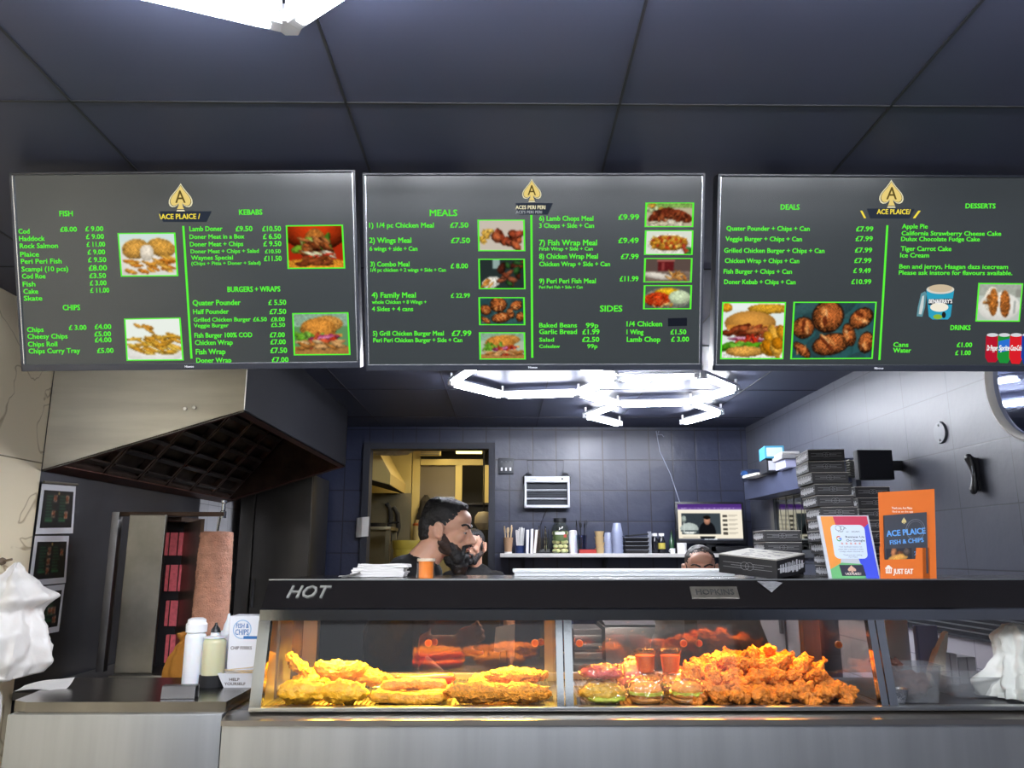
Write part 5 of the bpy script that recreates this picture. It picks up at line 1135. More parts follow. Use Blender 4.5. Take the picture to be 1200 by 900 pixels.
m_ = MB().grid(8, 4, lambda u, v: V((a.x - .135 + .075 * u, a.y - .035 + .1 * v, ZTOP + .002 + .016 * u * u + .004 * sin(6 * v + 3 * u))))
bmesh.ops.solidify(m_.bm, geom=m_.bm.faces[:], thickness=.003)
tag(m_.build('paper_napkin', PAPER, None, True, loc=(a.x - .1, a.y, ZTOP)), 'single rumpled napkin spilling off the left of the napkin pile', 'napkin')
# orange drink beaker in a clear wrap
q = atZ(499, 677.5, ZTOP); x, y = q.x, q.y
r_ = empty('orange_shaker', 'small orange shaker in a clear sleeve on top of the display', 'shaker', (x, y, ZTOP))
MB().lathe((x, y, ZTOP), [(.003, 0), (.024, 0), (.0245, .004), (.0245, .055), (.02, .058), (.003, .058)], 26).build('shaker_body', mat('orange_plastic', 'f0913a', .45), r_, True)
MB().lathe((x, y, ZTOP), [(.033, 0), (.030, .03), (.031, .062), (.0295, .062), (.0285, .03), (.0315, 0), (.033, 0)], 26, cap=False).rough(.0015, 60, 2).build('clear_sleeve', glass_mat('sleeve_plastic', 'fdf8f2', .05, .1), r_, True)
MB().lathe((x, y, ZTOP), [(.027, .055), (.030, .055), (.030, .064), (.027, .064), (.027, .055)], 26, cap=False).build('sleeve_rim', mat('cream_rim', 'd6cbb8', .5), r_, True)
# ---- takeaway boxes
BB = mat('box_black', '1a1a1d', .55, var=.1, vs=30); BE = mat('box_board_edge', 'b8b3aa', .8); BP = mat('box_print_white', 'c9cace', .6); BPG = mat('box_print_grey', '77777b', .6); BTOP = mat('box_lid_top', 'c8c5bc', .7)
def takeaway(name, label, cat, loc, rz, w, d, h, group=None, top=None, detail=2):
    o = empty(name, label, cat, loc, group); L = V(loc)
    MB().box(L + V((0, 0, h / 2)), (w, d, h - .001), None, .0015).build('carton', BB, o)
    bbw('lid_edge', BE, L + V((-w / 2 - .0008, -d / 2 - .0008, h - .003)), L + V((w / 2 + .0008, d / 2 + .0008, h - .0015)), o)
    # lines and a linked knot on the front, lettering-like flourish on the left side
    f = MB(); y = -d / 2 - .0006; zc = h * .5
    def ln(x0, x1, z0, t=.0014): f.bb(L + V((x0, y - .0003, z0 - t / 2)), L + V((x1, y, z0 + t / 2)))
    ln(-w * .42, -w * .1, zc + h * .12); ln(-w * .42, -w * .1, zc - h * .12); ln(w * .1, w * .42, zc + h * .12); ln(w * .1, w * .42, zc - h * .12)
    ln(-w * .28, w * .28, zc)
    for s_ in (-1, 1):
        pts = [L + V((s_ * w * .04 + w * .07 * cos(t_), y - .0003, zc + h * .2 * sin(t_))) for t_ in [2 * pi * k / 14 for k in range(15)]]
        f.tube(pts, .0006, 4)
    f.build('front_print', BPG, o)
    g = MB(); x = (w / 2 + .0004) if top else (-w / 2 - .0006)
    rs = random.Random(7)
    def bl(y0, y1, z0, z1): g.bb(L + V((x - .0003, y0, z0)), L + V((x, y1, z1)))
    yy_ = -d * .40
    while yy_ < d * .38:
        k = rs.uniform(.05, .12) * d; m_h = rs.uniform(.2, .34) * h; bl(yy_, yy_ + k * .8, zc - m_h, zc - m_h * .1); bl(yy_ + k * .15, yy_ + k * .6, zc + .03 * h, zc + m_h * .9); yy_ += k
    bl(-d * .47, d * .47, zc - .02 * h, zc + .02 * h)
    g.build('side_print', BP, o)
    if top:
        bbw('lid_top', BTOP, L + V((-w / 2 + .001, -d / 2 + .001, h - .0005)), L + V((w / 2 - .001, d / 2 - .001, h + .0008)), o)
    o.rotation_euler = (0, 0, rz); return o
bh = .0405; bwid, bdep = .125, .19
def stack(n, name_l, px, y, first, rz, jit, seed, w=bwid, d=bdep):
    rs = random.Random(seed); src = None; base = V((atY(px, 660, y).x + w / 2, y + d / 2, ZTOP))
    for i in range(n):
        lab = '%s black box in %s' % (ORD[n - 1 - i], name_l)
        loc = base + V((jit[i][0], jit[i][1], i * bh)); g = 'takeaway boxes in ' + name_l
        if src is None: src = takeaway('takeaway_box', lab, 'box', (0, 0, 0), 0, w, d, bh - .0006, g); src.location = loc; src.rotation_euler = (0, 0, rz)
        else: dup(src, loc, rz + rs.uniform(-.03, .03), lab, g)
rj = random.Random(5)
tall = [(.045 - .0048 * i * (1 if i < 9 else 1) + rj.uniform(-.004, .004), rj.uniform(-.006, .006)) for i in range(11)]
stack(11, 'the tall stack behind the sign', 962, 2.78, None, R(-6), tall, 1)
stack(8, 'the middle stack beside the tall one', 1011, 2.90, None, R(-4), [(.03 - .003 * i + rj.uniform(-.004, .004), rj.uniform(-.005, .005)) for i in range(8)], 2)
stack(4, 'the short stack left of the tall one', 902, 2.80, None, R(-6), [(rj.uniform(-.003, .003), rj.uniform(-.004, .004)) for i in range(4)], 3)
# the large pizza box overhanging the front edge
fc = atY(911, 681, 2.545); w = .205; hgt = .062; ang = R(45)
cx, cy = fc.x + 0.004, fc.y + w * .7071
r_ = takeaway('pizza_box', 'large black pizza box with a pale lid, turned cornerwise on the display', 'pizza box', (0, 0, 0), 0, w, w, hgt, None, True)
RT = M.Rotation(R(7.5), 3, 'X') @ M.Rotation(-ang, 3, 'Z'); fcv = V((fc.x, fc.y, ZTOP)); r_.location = fcv - RT @ V((w / 2, -w / 2, 0)); r_.rotation_euler = RT.to_euler()
lp = MB(); rs = random.Random(3)
for i in range(26):
    x0, y0 = rs.uniform(-.08, .07), rs.uniform(-.08, .07); lp.bb((x0, y0, hgt + .0008), (x0 + rs.uniform(.01, .03), y0 + rs.uniform(.003, .008), hgt + .0012))
o = lp.build('lid_print', BPG, None); o.parent = r_
m_ = MB().box((fc.x + .0, fc.y + .02, ZTOP - .024), (.045, .003, .06), (R(-32), R(20), R(20)))
pts = [atY(887, 681, 2.518), atY(909, 681, 2.512), atY(917, 683, 2.512), atY(904, 694, 2.49)]
m_ = MB().prism(pts, (0, -.0015, 0)); m_.build
tag(m_.build('striped_card', mat('grey_striped_card', '6d6d70', .6, var=.4, vs=40, stretch=(1, .1, 8)), None, loc=pts[0]), 'grey card flap poking out under the pizza box over the header', 'card')
# ---- acrylic review sign
SG0, SG1 = atY(972, 680.5, 2.54), None
sn = V((0, -cos(R(10)), sin(R(10)))).normalized(); sgp = SG0 + V((0, 0, 0))
S = lambda px, py, dz=0: on_plane(px, py, sgp, sn) + sn * dz
TL, TR_, BR_, BL_ = S(957.5, 604), S(1017.5, 604), S(1033, 680.5), S(972, 680.5)
r_ = empty('review_sign', 'acrylic review sign in four bright colours on the display', 'sign', ((BL_.x + BR_.x) / 2, BL_.y, ZTOP))
MB().prism([TL, TR_, BR_, BL_], sn * -.006).build('backing', mat('acrylic_edge', 'b9bcc4', .15), r_)
foot = MB().prism([BL_ + V((.0, .0, 0)), BR_, BR_ + V((0, .07, 0)), BL_ + V((0, .07, 0))], (0, 0, .003)); foot.build('foot', mat('acrylic_edge', 'b9bcc4', .15), r_)
u_ = (TR_ - TL).normalized(); v_ = (TL - BL_).normalized(); Ws, Hs = (BR_ - BL_).length, (TL - BL_).length
def sp_(u, v, dz=.0004): return BL_.lerp(BR_, u).lerp(TL.lerp(TR_, u), v) + sn * dz
def spoly(nm, pts, c, dz, par=None, rough=.35): return MB().poly([sp_(*p, dz) for p in pts]).build(nm, mat('sign_' + c, c, rough), par or r_)
spoly('orange_field', [(.06, .985), (.34, .985), (.36, .5), (.28, .26), (.06, .16)], 'd9882e', .0005); spoly('red_field', [(.3, .985), (.965, .985), (.965, .86), (.78, .76), (.34, .76)], 'b52a4a', .0006)
spoly('blue_field', [(.965, .87), (.80, .77), (.6, .5), (.72, .03), (.965, .03)], '3547c9', .0007); spoly('green_field', [(.06, .17), (.30, .27), (.68, .25), (.72, .03), (.06, .03)], '5fa86a', .0008)
rc = []
for cx_, cy_, a0 in ((.78, .78, 0), (.30, .78, 90), (.28, .40, 180), (.74, .40, 270)):
    for k in range(7): a_ = R(a0 + 15 * k); rc.append((cx_ + .09 * cos(a_), cy_ + .07 * sin(a_)))
card = spoly('white_card', rc, 'c3d0dc', .0011)
sm = M((u_, v_, sn)).transposed().to_4x4()
def stx(mb, s, u, v, h_, wd, off=.01, al='CENTER'): return mb.text(s, h_, M.Translation(sp_(u, v, .0014)) @ sm, wd, .0001, off, al)
INK = mat('sign_ink', '4b4f58', .6)
m_ = MB(); stx(m_, 'Review Us', .65, .648, .0095, .06, .02); stx(m_, 'On Google', .65, .592, .0095, .06, .02); stx(m_, 'TAP   or   SCAN', .55, .735, .006, .07); m_.build('sign_words', INK, card)
m_ = MB(); 
for k, s in enumerate(('Your feedback means a lot', 'please take a moment to share', 'it helps others discover us')): stx(m_, s, .53, .50 - .036 * k, .007, .075 + .006 * (k % 2))
stx(m_, 'Thank you for visiting', .54, .375, .007, .06); stx(m_, 'Ace Plaice', .54, .345, .007, .03); m_.build('sign_small_print', mat('sign_faint', '8d97a3', .6), card)
for k, (a0, a1, c) in enumerate(((-40, 25, '3b6fd0'), (200, 320, '3a9a50'), (150, 200, 'd9b02e'), (45, 150, 'c9402e'))):
    m_ = MB(); n_ = 8; cx_, cy_ = .335, .635
    ps = [(cx_ + .05 * cos(R(a0 + (a1 - a0) * i / n_)), cy_ + .042 * sin(R(a0 + (a1 - a0) * i / n_))) for i in range(n_ + 1)]; pi_ = [(cx_ + .032 * cos(R(a0 + (a1 - a0) * i / n_)), cy_ + .026 * sin(R(a0 + (a1 - a0) * i / n_))) for i in range(n_ + 1)]
    for i in range(n_): m_.poly([sp_(*ps[i], .0014), sp_(*ps[i + 1], .0014), sp_(*pi_[i + 1], .0014), sp_(*pi_[i], .0014)])
    if k == 0: m_.poly([sp_(cx_, cy_ + .008, .0014), sp_(cx_ + .05, cy_ + .008, .0014), sp_(cx_ + .05, cy_ - .008, .0014), sp_(cx_, cy_ - .008, .0014)])
    m_.build('letter_mark', mat('g_' + c, c, .5), card)
for k in range(5):
    cx_, cy_ = .38 + .085 * k, .56; m_ = MB(); m_.poly([sp_(cx_ + (.014 if i % 2 else .03) * sin(pi * i / 5), cy_ + (.012 if i % 2 else .025) * cos(pi * i / 5), .0014) for i in range(10)]); m_.build('star', mat('star_pink', 'c98f8a', .5), card)
m_ = MB(); 
for cx_, rr in ((.36, .055), (.44, .04)):
    m_.tube([sp_(cx_ + rr * cos(t_), .80 + rr * .75 * sin(t_), .0014) for t_ in [2 * pi * k / 20 for k in range(21)]], .0006, 4)
m_.tube([sp_(.46 + .05 * t_, .78 + .03 * sin(3 * t_), .0014) for t_ in [k / 8 for k in range(9)]], .0007, 4); m_.build('tap_icon', INK, card)
bc_ = spoly('business_card', [(.24, .235), (.70, .235), (.72, .07), (.26, .07)], '1c1a30', .0012)
sps = [(x, y) for x, y in spade(.47, 0.125, .23, .08)]; MB().poly([sp_(*p, .0015) for p in sps]).build('card_logo', mat('card_gold', 'c9a08a', .4), bc_)
m_ = MB(); stx(m_, '\\ ACE PLAICE /', .48, .085, .010, .05, .03); m_.build('card_words', mat('card_ink', 'd9c9c0', .5), bc_)
# ---- orange leaflet stand
yo = 2.555; ORG = mat('orange_card', 'd2691e', .55); WPR = mat('white_print', 'e6ded6', .55)
A = lambda px, py, dy=0: atY(px, py, yo + dy)
TL, TR_, BR_, BL_ = A(1029.5, 577), A(1095, 573), A(1098, 682), A(1034, 682)
zB = ZTOP; BL_.z = BR_.z = zB
r_ = empty('leaflet_stand', 'orange card leaflet stand on the display, beside the review sign', 'leaflet stand', ((BL_.x + BR_.x) / 2, yo + .04, zB))
MB().prism([TL, TR_, BR_, BL_], (0, .004, 0)).build('back_panel', ORG, r_)
MB().prism([BR_ + V((0, .003, 0)), BR_ + V((.034, .07, 0)), BR_ + V((.030, .062, .03)), A(1096, 650) + V((.004, .01, 0))], (-.002, .003, 0)).build('strut', ORG, r_)
pk = yo - .024
pq = [atY(1032, 682, pk), atY(1082, 682, pk), atY(1081, 642, pk), atY(1074, 642, pk), atY(1073, 655, pk), atY(1037, 656, pk), atY(1031, 640, pk)]
for q in pq[:2]: q.z = zB
MB().prism(pq, (0, .002, 0)).build('pocket_front', ORG, r_)
MB().prism([pq[1], V((pq[1].x + .035, yo, zB)), V((pq[2].x + .035, yo, pq[2].z)), pq[2]], (.001, .001, 0)).build('pocket_side', mat('orange_card_fold', 'c45f1a', .55), r_)
P_ = [atY(1036, 604, yo - .012), atY(1086, 600, yo - .012), atY(1088, 672, yo - .012), atY(1038, 672, yo - .012)]
lf = empty('leaflet', 'dark leaflet reading ACE PLAICE FISH & CHIPS in the orange stand', 'leaflet', ((P_[2].x + P_[3].x) / 2, yo - .01, P_[3].z))
MB().prism(P_, (0, .006, 0)).build('pages', mat('leaflet_dark', '3a3d45', .45), lf)
lfp = lambda u, v, d_=.0004: P_[0].lerp(P_[1], u).lerp(P_[3].lerp(P_[2], u), v) + V((0, -d_, 0))
lx = (P_[1] - P_[0]).normalized()
lm = lambda u, v: M.Translation(lfp(u, v, .0008)) @ M(((lx.x, 0, 0, 0), (0, 0, -1, 0), (lx.z, 1, 0, 0), (0, 0, 0, 1)))
lw = (P_[1] - P_[0]).length
LBLU = mat('leaflet_blue', '5f9fe0', .5)
m_ = MB().text('ACE PLAICE', .026, lm(.05, .37), lw * .9, .0002, .03).text('FISH & CHIPS', .019, lm(.12, .51), lw * .78, .0002, .03); m_.build('leaflet_title', LBLU, lf)
m_ = MB().text('20%', .016, lm(.68, .70), lw * .22, .0002, .03).text('OFF', .008, lm(.72, .77), lw * .16, .0002, .01); m_.build('leaflet_offer', LBLU, lf)
m_ = MB().poly([lfp(*p) for p in spade(.46, -.0, -.0 + .0001, .05)]) if 0 else MB().poly([lfp(.46 + (x - .46), .17 - y, .0006) for x, y in spade(.46, 0, .11, .055)]); m_.build('leaflet_logo', mat('leaflet_gold', 'c9b77a', .5), lf)
pp_ = Paint(40, 26, '23252e', 5).many(3, .2, .7, .15, .4, .14, .16, ['7a4526', 'b5744a'], None, .4).ell(.45, .5, .4, .2, -.15, 'd9a24e', .3, .12).many(26, .12, .75, .6, .85, .1, .06, ['e0c04a', 'eed06a', 'cfa63a'], .3).ell(.8, .2, .14, .2, 0, '6a5a50', .6)
pp_.mesh('leaflet_picture', mat('leaflet_print', 'ffffff', .45, attr=True), lambda u, v: lfp(.02 + .6 * u, .58 + .34 * v, .0006), lf)
m_ = MB(); m_.tube([lfp(.72 + .22 * cos(t_), .28 + .17 * sin(t_), .0005) for t_ in [2 * pi * k / 28 for k in range(29)]], .0011, 4); m_.tube([lfp(.72 + .18 * cos(t_), .28 + .14 * sin(t_), .0005) for t_ in [2 * pi * k / 28 for k in range(29)]], .0006, 4); m_.build('leaflet_seal', mat('leaflet_grey', '6a6d75', .5), lf)
yo2 = yo - .0006
fm = lambda px, py, y: facing(atY(px, py, y))
wm = (A(1069, 595) - A(1045, 595)).length
MB().text('Thank you, Ace Plaice', .010, fm(1045, 596.5, yo2), wm, .0002, .01).text('Find us on the app', .008, fm(1046, 600.5, yo2), wm, .0002, .01).build('stand_small_print', WPR, r_)
wj = (atY(1070.5, 672, pk) - atY(1047, 672, pk)).length
MB().text('JUST EAT', .022, fm(1047, 672.5, pk - .0006), wj, .0003, .035, shear=.15).build('stand_lettering', WPR, r_)
hc = [(1038, 672), (1045, 672), (1045, 667), (1046, 666), (1041.5, 662), (1040.6, 662.8), (1040, 662.2), (1039.2, 663.8), (1037, 666), (1038, 667)]
hs = MB().poly([atY(x, y, pk - .0005) for x, y in hc]).build('house_mark', WPR, r_)
for k in (1039.6, 1041.6, 1043.4): MB().poly([atY(k - .4, 670.5, pk - .0008), atY(k + .4, 670.5, pk - .0008), atY(k + .4, 666.5, pk - .0008), atY(k - .4, 666.5, pk - .0008)]).build('house_line', ORG, hs)
# ================================================================== FOOD IN THE DISPLAY
def lump(name, label, cat, c, r, rz=0, ry=0, seed=1, m_=None, amp=.006, sc=45, group=None, amp2=0, sub=4, bend=0):
    mb = MB(); mb.ell((0, 0, 0), r, None, sub)
    for v in mb.bm.verts:
        t = v.co.x / r[0]; v.co.z += bend * t * t; k = 1 - .28 * max(0, t) ** 2; v.co.y *= k; v.co.z *= 1 - .2 * max(0, t)
    mb.rough(amp, sc, seed, amp2, 130)
    T = M.Translation(V(c)) @ M.Rotation(rz, 4, 'Z') @ M.Rotation(ry, 4, 'Y')
    for v in mb.bm.verts: v.co = T @ v.co
    o = mb.build(name, m_, None, True, 80, loc=V(c)); return tag(o, label, cat, group)
BATTER = mat('fried_batter', 'e0a51c', .45, var=.3, vs=40, bump=.6, bs=110)
CRUMB = mat('breadcrumbs', 'd68c24', .6, var=.45, vs=120, bump=1, bs=190)
SAV = mat('red_saveloy', 'b8331a', .25, var=.15, vs=30); SAUS = mat('battered_sausage', 'd39428', .45, var=.35, vs=60, bump=.6, bs=130)
CHK = mat('fried_chicken_coating', 'c9761f', .5, var=.45, vs=45, bump=.9, bs=120)
def fl(px, py, dz=0): q = atZ(px, py, ZG); return V((q.x, q.y, ZG + dz))
FISHES = [('battered fish fillet at the front left corner of the hot cabinet', (354, 826), .035, (.075, .045, .034), 8, 0, 0), ('battered fish fillet at the front, beside the sausages', (402, 827), .035, (.072, .042, .034), -6, 0, 0),
          ('battered fish fillet lying across the top of the fish pile', (398, 815), .075, (.085, .04, .028), 6, 0, .01), ('battered fish tail standing up at the left of the fish pile', (348, 813), .085, (.055, .026, .018), 20, 40, .006),
          ('battered fish fillet behind the front pair, left', (368, 811), .035, (.07, .05, .034), 25, 0, 0), ('battered fish fillet reaching over the sausages', (432, 813), .05, (.075, .026, .022), -4, 4, .006), ('battered fish fillet at the back under the top one', (410, 806), .04, (.075, .05, .036), 0, 0, 0)]
for i, (lab, p, dz, r, rz, ry, bd) in enumerate(FISHES):
    c = fl(*p, dz); c.y = max(c.y, YF + .03 + r[1]); lump('battered_fish', lab, 'fish', c, r, R(rz), R(ry), i + 2, BATTER, .011, 62, None, .0055, bend=bd)
def sausage(label, group, px0, px1, Y, dz, r, m_, seed, name):
    a, b_ = atY(px0, 815, Y), atY(px1, 815, Y); z = ZG + dz; n = 22; L = b_.x - a.x
    pts, rr = [], []
    for k in range(n + 1):
        t = k / n; pts.append((a.x + L * t, Y + .008 * sin(pi * t + seed), z + .003 * sin(2 * pi * t + seed))); e = min(t, 1 - t) * L / r; rr.append(max(r * sqrt(max(0, 1 - (1 - min(e, 1)) ** 2)), .0015))
    mb = MB().tube(pts, rr, 16)
    if m_ is SAUS: 
        bmesh.ops.subdivide_edges(mb.bm, edges=mb.bm.edges[:], cuts=1, use_grid_fill=True); mb.rough(.0025, 70, seed)
    tag(mb.build(name, m_, None, True, 70, loc=((a.x + b_.x) / 2, Y, z - r)), label, 'sausage', group)
for i, (Y, dz, x0, x1) in enumerate(((2.47, .019, 432, 522), (2.51, .019, 437, 528), (2.555, .019, 440, 530), (2.60, .019, 446, 532), (2.533, .047, 446, 524))):
    sausage('battered sausage, %s' % ('frontmost of the row', 'second from the glass', 'third from the glass', 'rearmost of the front row', 'lying on top of the battered row')[i], 'battered sausages in the hot cabinet', x0, x1, Y, dz, .017, SAUS, i + 1, 'battered_sausage')
for i, (Y, dz, x0, x1) in enumerate(((2.66, .016, 455, 528), (2.70, .016, 458, 533), (2.68, .043, 462, 534))):
    sausage('smooth red saveloy, %s' % ('in front of its pair', 'behind its pair', 'lying on top of the pair')[i], 'red saveloys behind the battered sausages', x0, x1, Y, dz, .0145, SAV, i + 7, 'saveloy')
for i, (lab, p, dz, r, rz, bd) in enumerate((('breadcrumbed fish at the front right of the hot cabinet', (566, 828), .032, (.115, .04, .028), 2, .004), ('breadcrumbed fish touching the right end of the hot cabinet', (622, 826), .03, (.085, .045, .027), -8, .0),
        ('breadcrumbed fish lying on top of the breaded pair', (606, 817), .062, (.10, .045, .024), 4, .004), ('breadcrumbed fish at the back of the breaded pile', (585, 810), .032, (.10, .045, .028), 4, .0))):
    c = fl(*p, dz); c.y = max(c.y, YF + .035 + r[1]); c.x = min(c.x, m1 - .035 - r[0]); lump('breaded_fish', lab, 'fish', c, r, R(rz), 0, i + 20, CRUMB, .010, 75, None, .005, bend=bd)
# fried chicken heap: a few shapes, many individual pieces
def chicken(seed):
    mb = MB(); rs = random.Random(seed)
    mb.ell((0, 0, 0), (.032, .026, .024), None, 3); mb.ell((.028, .004, .002), (.026, .02, .018), None, 3); mb.ell((-.022, .012, .004), (.022, .018, .018), None, 3)
    if seed % 2: mb.cap((.03, 0, 0), (.062, -.012, .012), .013, .009, 5)
    else: mb.ell((.008, -.022, .006), (.028, .014, .014), M.Rotation(.6, 3, 'Z'), 3)
    mb = remesh(mb, .0026, 2); mb.rough(.011, 42, seed, .0028, 140); return mb
CH = []
for s_ in range(6):
    o = chicken(s_ + 1).build('fried_chicken_piece', CHK, None, True, 80); tag(o, 'craggy fried chicken piece in the heap at the right of the display', 'chicken', 'fried chicken heap'); CH.append(o)
used = [False] * 6; rs = random.Random(8)
cx0, cx1 = atZ(812, 829, ZG).x + .02, m2 - .075
spots = []
for r_i, y in enumerate((2.475, 2.545, 2.62, 2.70, 2.78, 2.86)):
    n = 8
    for i in range(n): spots.append((cx0 + .012 + (cx1 - cx0) * (i + .5 * (r_i % 2) * .8) / (n - .4), y, .024))
for r_i, y in enumerate((2.57, 2.65, 2.73, 2.81)):
    for i in range(6): spots.append((cx0 + .09 + (cx1 - cx0 - .1) * (i + .3 * (r_i % 2)) / 6, y, .058))
for y in (2.62, 2.70, 2.78):
    for i in range(4): spots.append((cx0 + .17 + .068 * i + rs.uniform(-.01, .01), y, .088))
spots += [(cx0 + .245, 2.67, .112), (cx0 + .30, 2.70, .108), (cx0 + .015, 2.56, .062), (cx0 + .03, 2.6, .07)]
for i, (x, y, dz) in enumerate(spots):
    k = (i * 5 + i // 6) % 6; o = CH[k]
    if used[k]: o = CH[k].copy(); COL.objects.link(o)
    used[k] = True
    o.location = (min(x + rs.uniform(-.008, .008), m2 - .075), y + rs.uniform(-.006, .006), ZG + dz + rs.uniform(-.003, .004))
    o.rotation_euler = (rs.uniform(-.5, .5), rs.uniform(-.5, .5), rs.uniform(0, 6.28)); sc = rs.uniform(.88, 1.12); o.scale = (sc, sc, sc)
# wrapped burgers and parcels
FILM = glass_mat('cling_film', 'fbf6f0', .13, .12)
BUN = mat('burger_bun', 'd99a4a', .5, var=.12, vs=25); LET = mat('lettuce', 'a9b840', .5, var=.3, vs=40); PAT = mat('fried_patty', 'b8742e', .6, var=.35, vs=60); PINK = mat('pink_filling', 'd0605e', .45, var=.35, vs=70)
def film(root, c, r, seed, lift=1):
    mb = MB(); mb.ell(c, r, None, 5)
    for v in mb.bm.verts: v.co.z = max(v.co.z, ZG + .0015 if c[2] < ZG + .07 else c[2] - r[2] * .8)
    mb.rough(.011, 34, seed, .004, 80)
    for v in mb.bm.verts: v.co.z = max(v.co.z, ZG + .0012)
    mb.build('film', FILM, root, False)
def wrapped(label, px, Y, seed, r=.047, zb=0):
    x = atY(px, 820, Y).x; z = ZG + zb; o = empty('wrapped_burger', label, 'burger', (x, Y, z))
    MB().lathe((x, Y, z + .004), [(.003, 0), (r * .85, 0), (r, .008), (r * .98, .016), (.003, .016)], 28).build('lower_bun', BUN, o, True)
    mb = MB().lathe((x, Y, z + .018), [(.003, 0), (r * 1.02, 0), (r * 1.05, .006), (r, .013), (.003, .013)], 28).rough(.004, 50, seed); mb.build('patty', PAT, o, True, 80)
    mb = MB().lathe((x, Y, z + .030), [(.003, .001), (r * .8, .0), (r * 1.12, -.004), (r * 1.1, .004), (.003, .005)], 40).rough(.005, 60, seed + 1); mb.build('lettuce', LET, o, True, 80)
    MB().lathe((x, Y, z + .034), [(.003, 0), (r, 0), (r * 1.02, .006), (r * .85, .018), (r * .5, .025), (.003, .027)], 28).build('upper_bun', BUN, o, True)
    film(o, (x, Y, z + .030), (r * 1.32, r * 1.25, .042), seed); return o
def parcel(label, px0, px1, Y, zb, h, m_, seed, lm=None):
    a, b_ = atY(px0, 815, Y), atY(px1, 815, Y); cx, w = (a.x + b_.x) / 2, b_.x - a.x; z = ZG + zb
    o = empty('wrapped_parcel', label, 'wrapped food', (cx, Y, z))
    mb = MB(); mb.ell((cx, Y, z + h * .5), (w * .44, .05, h * .42), None, 4).rough(.008, 45, seed, .003, 120); mb.build('filling', m_, o, True, 80)
    if lm: MB().ell((cx + w * .05, Y - .008, z + h * .28), (w * .40, .048, h * .22), None, 4).rough(.006, 60, seed + 3).build('lower_layer', lm, o, True, 80)
    mb = MB(); mb.ell((cx, Y, z + h * .5), (w * .5, .062, h * .52), None, 5).rough(.010, 40, seed + 2, .004, 90)
    for v in mb.bm.verts: v.co.z = max(v.co.z, z + .001)
    mb.build('film', FILM, o); return o
parcel('film wrapped yellow parcel at the front left of the middle cabinet', 677, 736, 2.49, 0, .062, mat('yellow_filling', 'c9a83a', .5, var=.3, vs=60), 3, LET)
parcel('film wrapped pink parcel resting on the yellow parcel', 678, 735, 2.535, .058, .045, PINK, 8)
parcel('film wrapped pink bag standing behind the yellow parcel', 722, 766, 2.68, 0, .105, mat('pink_pale_filling', 'd98a80', .45, var=.35, vs=50), 12)
wrapped('film wrapped burger left of its twin, nearer the yellow parcel', 757, 2.495, 5); wrapped('film wrapped burger right of its twin, nearer the chicken heap', 805, 2.50, 9)
wrapped('film wrapped burger behind the front two, under the left sauce tub', 757, 2.65, 11, .05); wrapped('film wrapped burger behind the front two, under the right sauce tub', 795, 2.65, 13, .05)
SAUCE = mat('orange_sauce', 'c9642a', .35, var=.15, vs=50)
for lab, px in (('clear tub of orange sauce, left of the pair', 756.5), ('clear tub of orange sauce, right of the pair', 786)):
    Y = 2.64; x = atY(px, 790, Y).x; z = ZG + .066; o = empty('sauce_tub', lab, 'sauce tub', (x, Y, z), 'pair of sauce tubs')
    MB().lathe((x, Y, z), [(.003, .002), (.024, .002), (.0315, .052), (.003, .053)], 28).build('sauce', SAUCE, o, True)
    MB().lathe((x, Y, z), [(.003, 0), (.0255, 0), (.0345, .063), (.0365, .063), (.0365, .066), (.0335, .066), (.0325, .06)], 28, cap=False).build('tub_wall', glass_mat('tub_plastic', 'f0ece6', .1, .08), o, True)
    MB().lathe((x, Y, z), [(.003, .066), (.036, .066), (.0375, .068), (.036, .071), (.003, .069)], 28).build('tub_lid', glass_mat('tub_lid_plastic', 'eee9e4', .15, .1), o, True)
# ---- cold end of the display
def rbox(root, nm, cx, cy, z0, w, d, h, m_, tp=.85, wall=.002, bot=True, rim=.006):
    mb = MB()
    def loop(k, z, off=0): 
        pts = []; hw, hd, r = w / 2 * k - off, d / 2 * k - off, .012
        for sx_, sy_, a0 in ((1, 1, 0), (-1, 1, 90), (-1, -1, 180), (1, -1, 270)):
            for t in range(5): a = R(a0 + 22.5 * t); pts.append((cx + sx_ * (hw - r) + r * cos(a), cy + sy_ * (hd - r) + r * sin(a), z))
        return mb.ring(pts)
    mb.skin([loop(tp, z0), loop(1, z0 + h), loop(1, z0 + h, -rim), loop(1, z0 + h + .002, -rim), loop(1, z0 + h + .002, wall), loop(tp, z0 + .003, wall)]); return mb.build(nm, m_, root, True, 40)
CLR = mat('clear_tub_plastic', '85888b', .25, alpha=.26)
a = fl(1082, 828); o = empty('food_tub', 'clear plastic tub of dark brown food in the cold cabinet', 'tub', (a.x, 2.53, ZG)); rbox(o, 'tub_body', a.x + .01, 2.53, ZG, .165, .12, .105, CLR)
mb = MB().ell((a.x + .01, 2.53, ZG + .045), (.066, .045, .04), None, 4).rough(.012, 50, 3, .003, 120); mb.build('contents', mat('brown_food', '5a3a2e', .6, var=.4, vs=60), o, True, 80)
mb = MB().ell((a.x - .03, 2.55, ZG + .10), (.03, .03, .022), None, 4).rough(.016, 60, 5); mb.build('contents', mat('brown_food'), o, True, 80) if 0 else mb.build('contents', MC['brown_food'], o, True, 80)
a = fl(1062, 831); o = empty('foil_tray', 'small silver foil tray in the left corner of the cold cabinet', 'foil tray', (a.x, 2.455, ZG)); FOIL = mat('crinkled_foil', 'c9cbce', .2, 1, bump=.5, bs=70)
rbox(o, 'tray_body', a.x, 2.455, ZG, .072, .05, .045, FOIL, .75, .0015, rim=.004)
